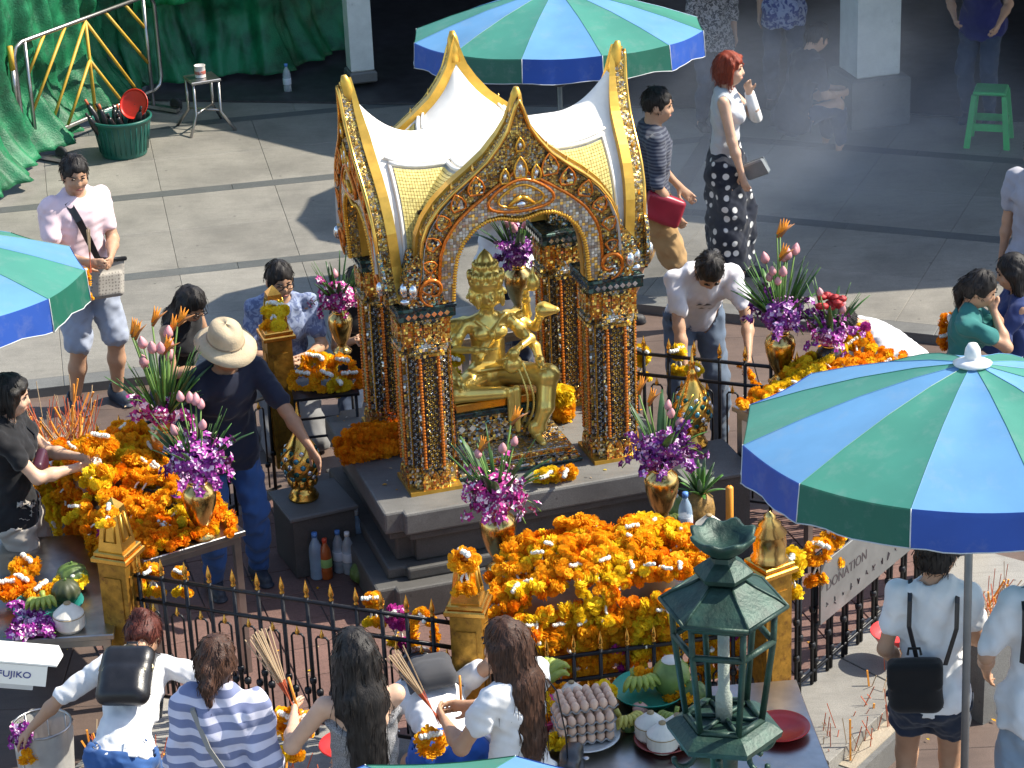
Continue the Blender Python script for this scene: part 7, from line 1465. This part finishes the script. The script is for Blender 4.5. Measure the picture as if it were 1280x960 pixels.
# right women
J = person('person', 'woman in white tee and dark denim shorts under the parasol', (1.78, 9.42, 0), -.18, 1.60, True, head=(10, -30), L=(-.14, .14, .95), R=(.14, .30, 1.02), lp=(-.5, -.8, -.3), rp=(.6, -.8, -.6), hair=('bun', HB), top=tee(WT, sl=.5, hem=.06, o=.02), bot=dict(t='shorts', m=cloth('shorts_denim', (.02, .028, .05)), len=.42, tap=1.6, name='shorts', o=.018), shoes=SAND, sk='tan')
def bpk3(t, L):
    backpack(.125, .14, .05, cloth('bag_black', (.008, .008, .009)), False, True)(t, L)
    for q in (-1, 1): band(t, [L(p) for p in [J['C']+J['X']*q*.06-J['Y']*.16-J['Z']*.14]+shoulder_loop(J, q)[1:]], .022, BLK, 'strap', .006, L(J['C']))
bag(J, J['W']-J['Y']*.13+J['X']*-.07+J['Z']*-.04, J['Ra'] @ Matrix.Rotation(-.06, 3, 'Y'), 'backpack', 'matt black small backpack hanging low on the woman in denim shorts', 'backpack', bpk3, None)
J = person('person', 'woman in white blouse and pale denim skirt beside the parasol pole', (2.24, 9.28, 0), -.1, 1.62, True, head=(10, -20), L=(-.24, .14, .95), hair=('bun', HB), top=tee(cloth('blouse_white', (.72, .74, .76)), sl=.8, hem=.10, o=.02), bot=dict(t='skirt', m=JP, z=.46, r=.2, name='skirt'), shoes=SAND, res=.011)
band(J['root'], shoulder_loop(J, -1), .03, BLK, 'shoulder_strap', .006, J['C'])
# people in the shade of the pavilion
BG = dict(res=.013, group=None)
q = at(985, 150, PZ); person('person', 'person in blue floral shirt standing in the dark pavilion', (q.x, q.y+.4, PZ), 3.1, 1.66, True, top=tee(cloth('shirt_deep_floral', (.03, .05, .22), ('floral', (.30, .34, .50), .06)), sl=.7, hem=.14), bot=dict(t='p', m=JD), shoes=SAND, L=(-.3, .2, 1.3), **BG)
q = at(1000, 196, PZ); person('person', 'dark haired person sitting low on the pavilion step', (q.x-.05, q.y+.1, PZ), -1.2, 1.6, False, lean=18, hipz=.34, knees=((-.14, .36, .42), (.14, .36, .42)), feet=((-.12, .40, .06), (.12, .40, .06)), L=(-.1, .42, .5), R=(.1, .42, .5), top=tee(cloth('top_dark', (.02, .022, .03)), sl=.7), bot=dict(t='p', m=JD), **BG)
G().box(-.2, .2, -.18, .18, 0, .20, .01).build('x', DK) if False else None
q = at(893, 168, PZ); person('person', 'woman in black and white patterned blouse behind the red haired woman', (q.x, q.y+.2, PZ), 3.4, 1.6, True, hair=('bun', HB), top=tee(cloth('blouse_pattern', (.05, .045, .045), ('floral', (.36, .33, .32), .03)), sl=1.5, hem=.15), bot=dict(t='p', m=JD), shoes=SAND, **BG)
q = at(1232, 178, PZ); person('person', 'person in deep blue shirt leaning in the dark pavilion', (q.x+.05, q.y+.55, PZ), 2.6, 1.68, False, lean=22, L=(-.3, .45, 1.0), R=(.1, .4, 1.0), top=tee(cloth('shirt_deep_blue', (.02, .02, .12)), sl=.7, hem=.1), bot=dict(t='p', m=JD), shoes=('shoe', SHOE), **BG)
# ------------------------------------------------------------------ thin incense smoke drifting over the shaded plaza
sm = at(985, 205, .7); m = bpy.data.materials.new('smoke'); m.use_nodes = True; nt = m.node_tree; nt.nodes.remove(nt.nodes['Principled BSDF']); pv = nt.nodes.new('ShaderNodeVolumePrincipled'); pv.inputs['Color'].default_value = (.72, .82, 1, 1)
co = nt.nodes.new('ShaderNodeTexCoord'); gr = nt.nodes.new('ShaderNodeTexGradient'); gr.gradient_type = 'QUADRATIC_SPHERE'; nt.links.new(co.outputs['Object'], gr.inputs[0]); nz = N(nt, 'ShaderNodeTexNoise', Scale=2.2, Detail=3, Roughness=.6); nt.links.new(co.outputs['Object'], nz.inputs['Vector'])
ml = N(nt, 'ShaderNodeMath', operation='MULTIPLY'); nt.links.new(gr.outputs[1], ml.inputs[0]); nt.links.new(ramp(nt, nz.outputs[0], [(.35, (0, 0, 0)), (.7, (1, 1, 1))]), ml.inputs[1]); m2 = N(nt, 'ShaderNodeMath', operation='MULTIPLY'); nt.links.new(ml.outputs[0], m2.inputs[0]); m2.inputs[1].default_value = .7; nt.links.new(m2.outputs[0], pv.inputs['Density']); nt.links.new(pv.outputs[0], nt.nodes['Material Output'].inputs['Volume'])
g = G(); g.ell((0, 0, 0), (1, 1, 1), 20, 14); so = g.build('smoke', m); so.location = (sm.x, sm.y, sm.z+.2); so.scale = (3.0, 1.7, 1.6); struct(so, 'stuff'); so['label'] = 'thin blue incense smoke drifting over the shaded plaza'
scn.cycles.volume_step_rate = 4; scn.cycles.volume_max_steps = 64

# fallen petals, ash and scraps on the court and the plinth
g = G(); r = random.Random(4)
for k in range(420):
    if k < 330: x, y, z = r.uniform(-2.9, 2.6), r.uniform(9.4, 15.0), .0145
    else: p = loc(r.uniform(-.83, .83), r.uniform(-.70, .70), ZT+.003); x, y, z = p
    a = r.uniform(0, 6.28); s_ = r.uniform(.006, .017); g.m = r.choice((0, 0, 1, 2, 3)); c, d = math.cos(a)*s_, math.sin(a)*s_; g.add([(x-c, y-d, z), (x+d*.5, y-c*.5, z+.003), (x+c, y+d, z+.001), (x-d*.5, y+c*.5, z+.004)], [(0, 1, 2, 3)], False)
o = g.build('fallen_petals', [FO, FY, FW, INC_B]); struct(o, 'stuff'); o['label'] = 'scattered petals and scraps on the court floor'
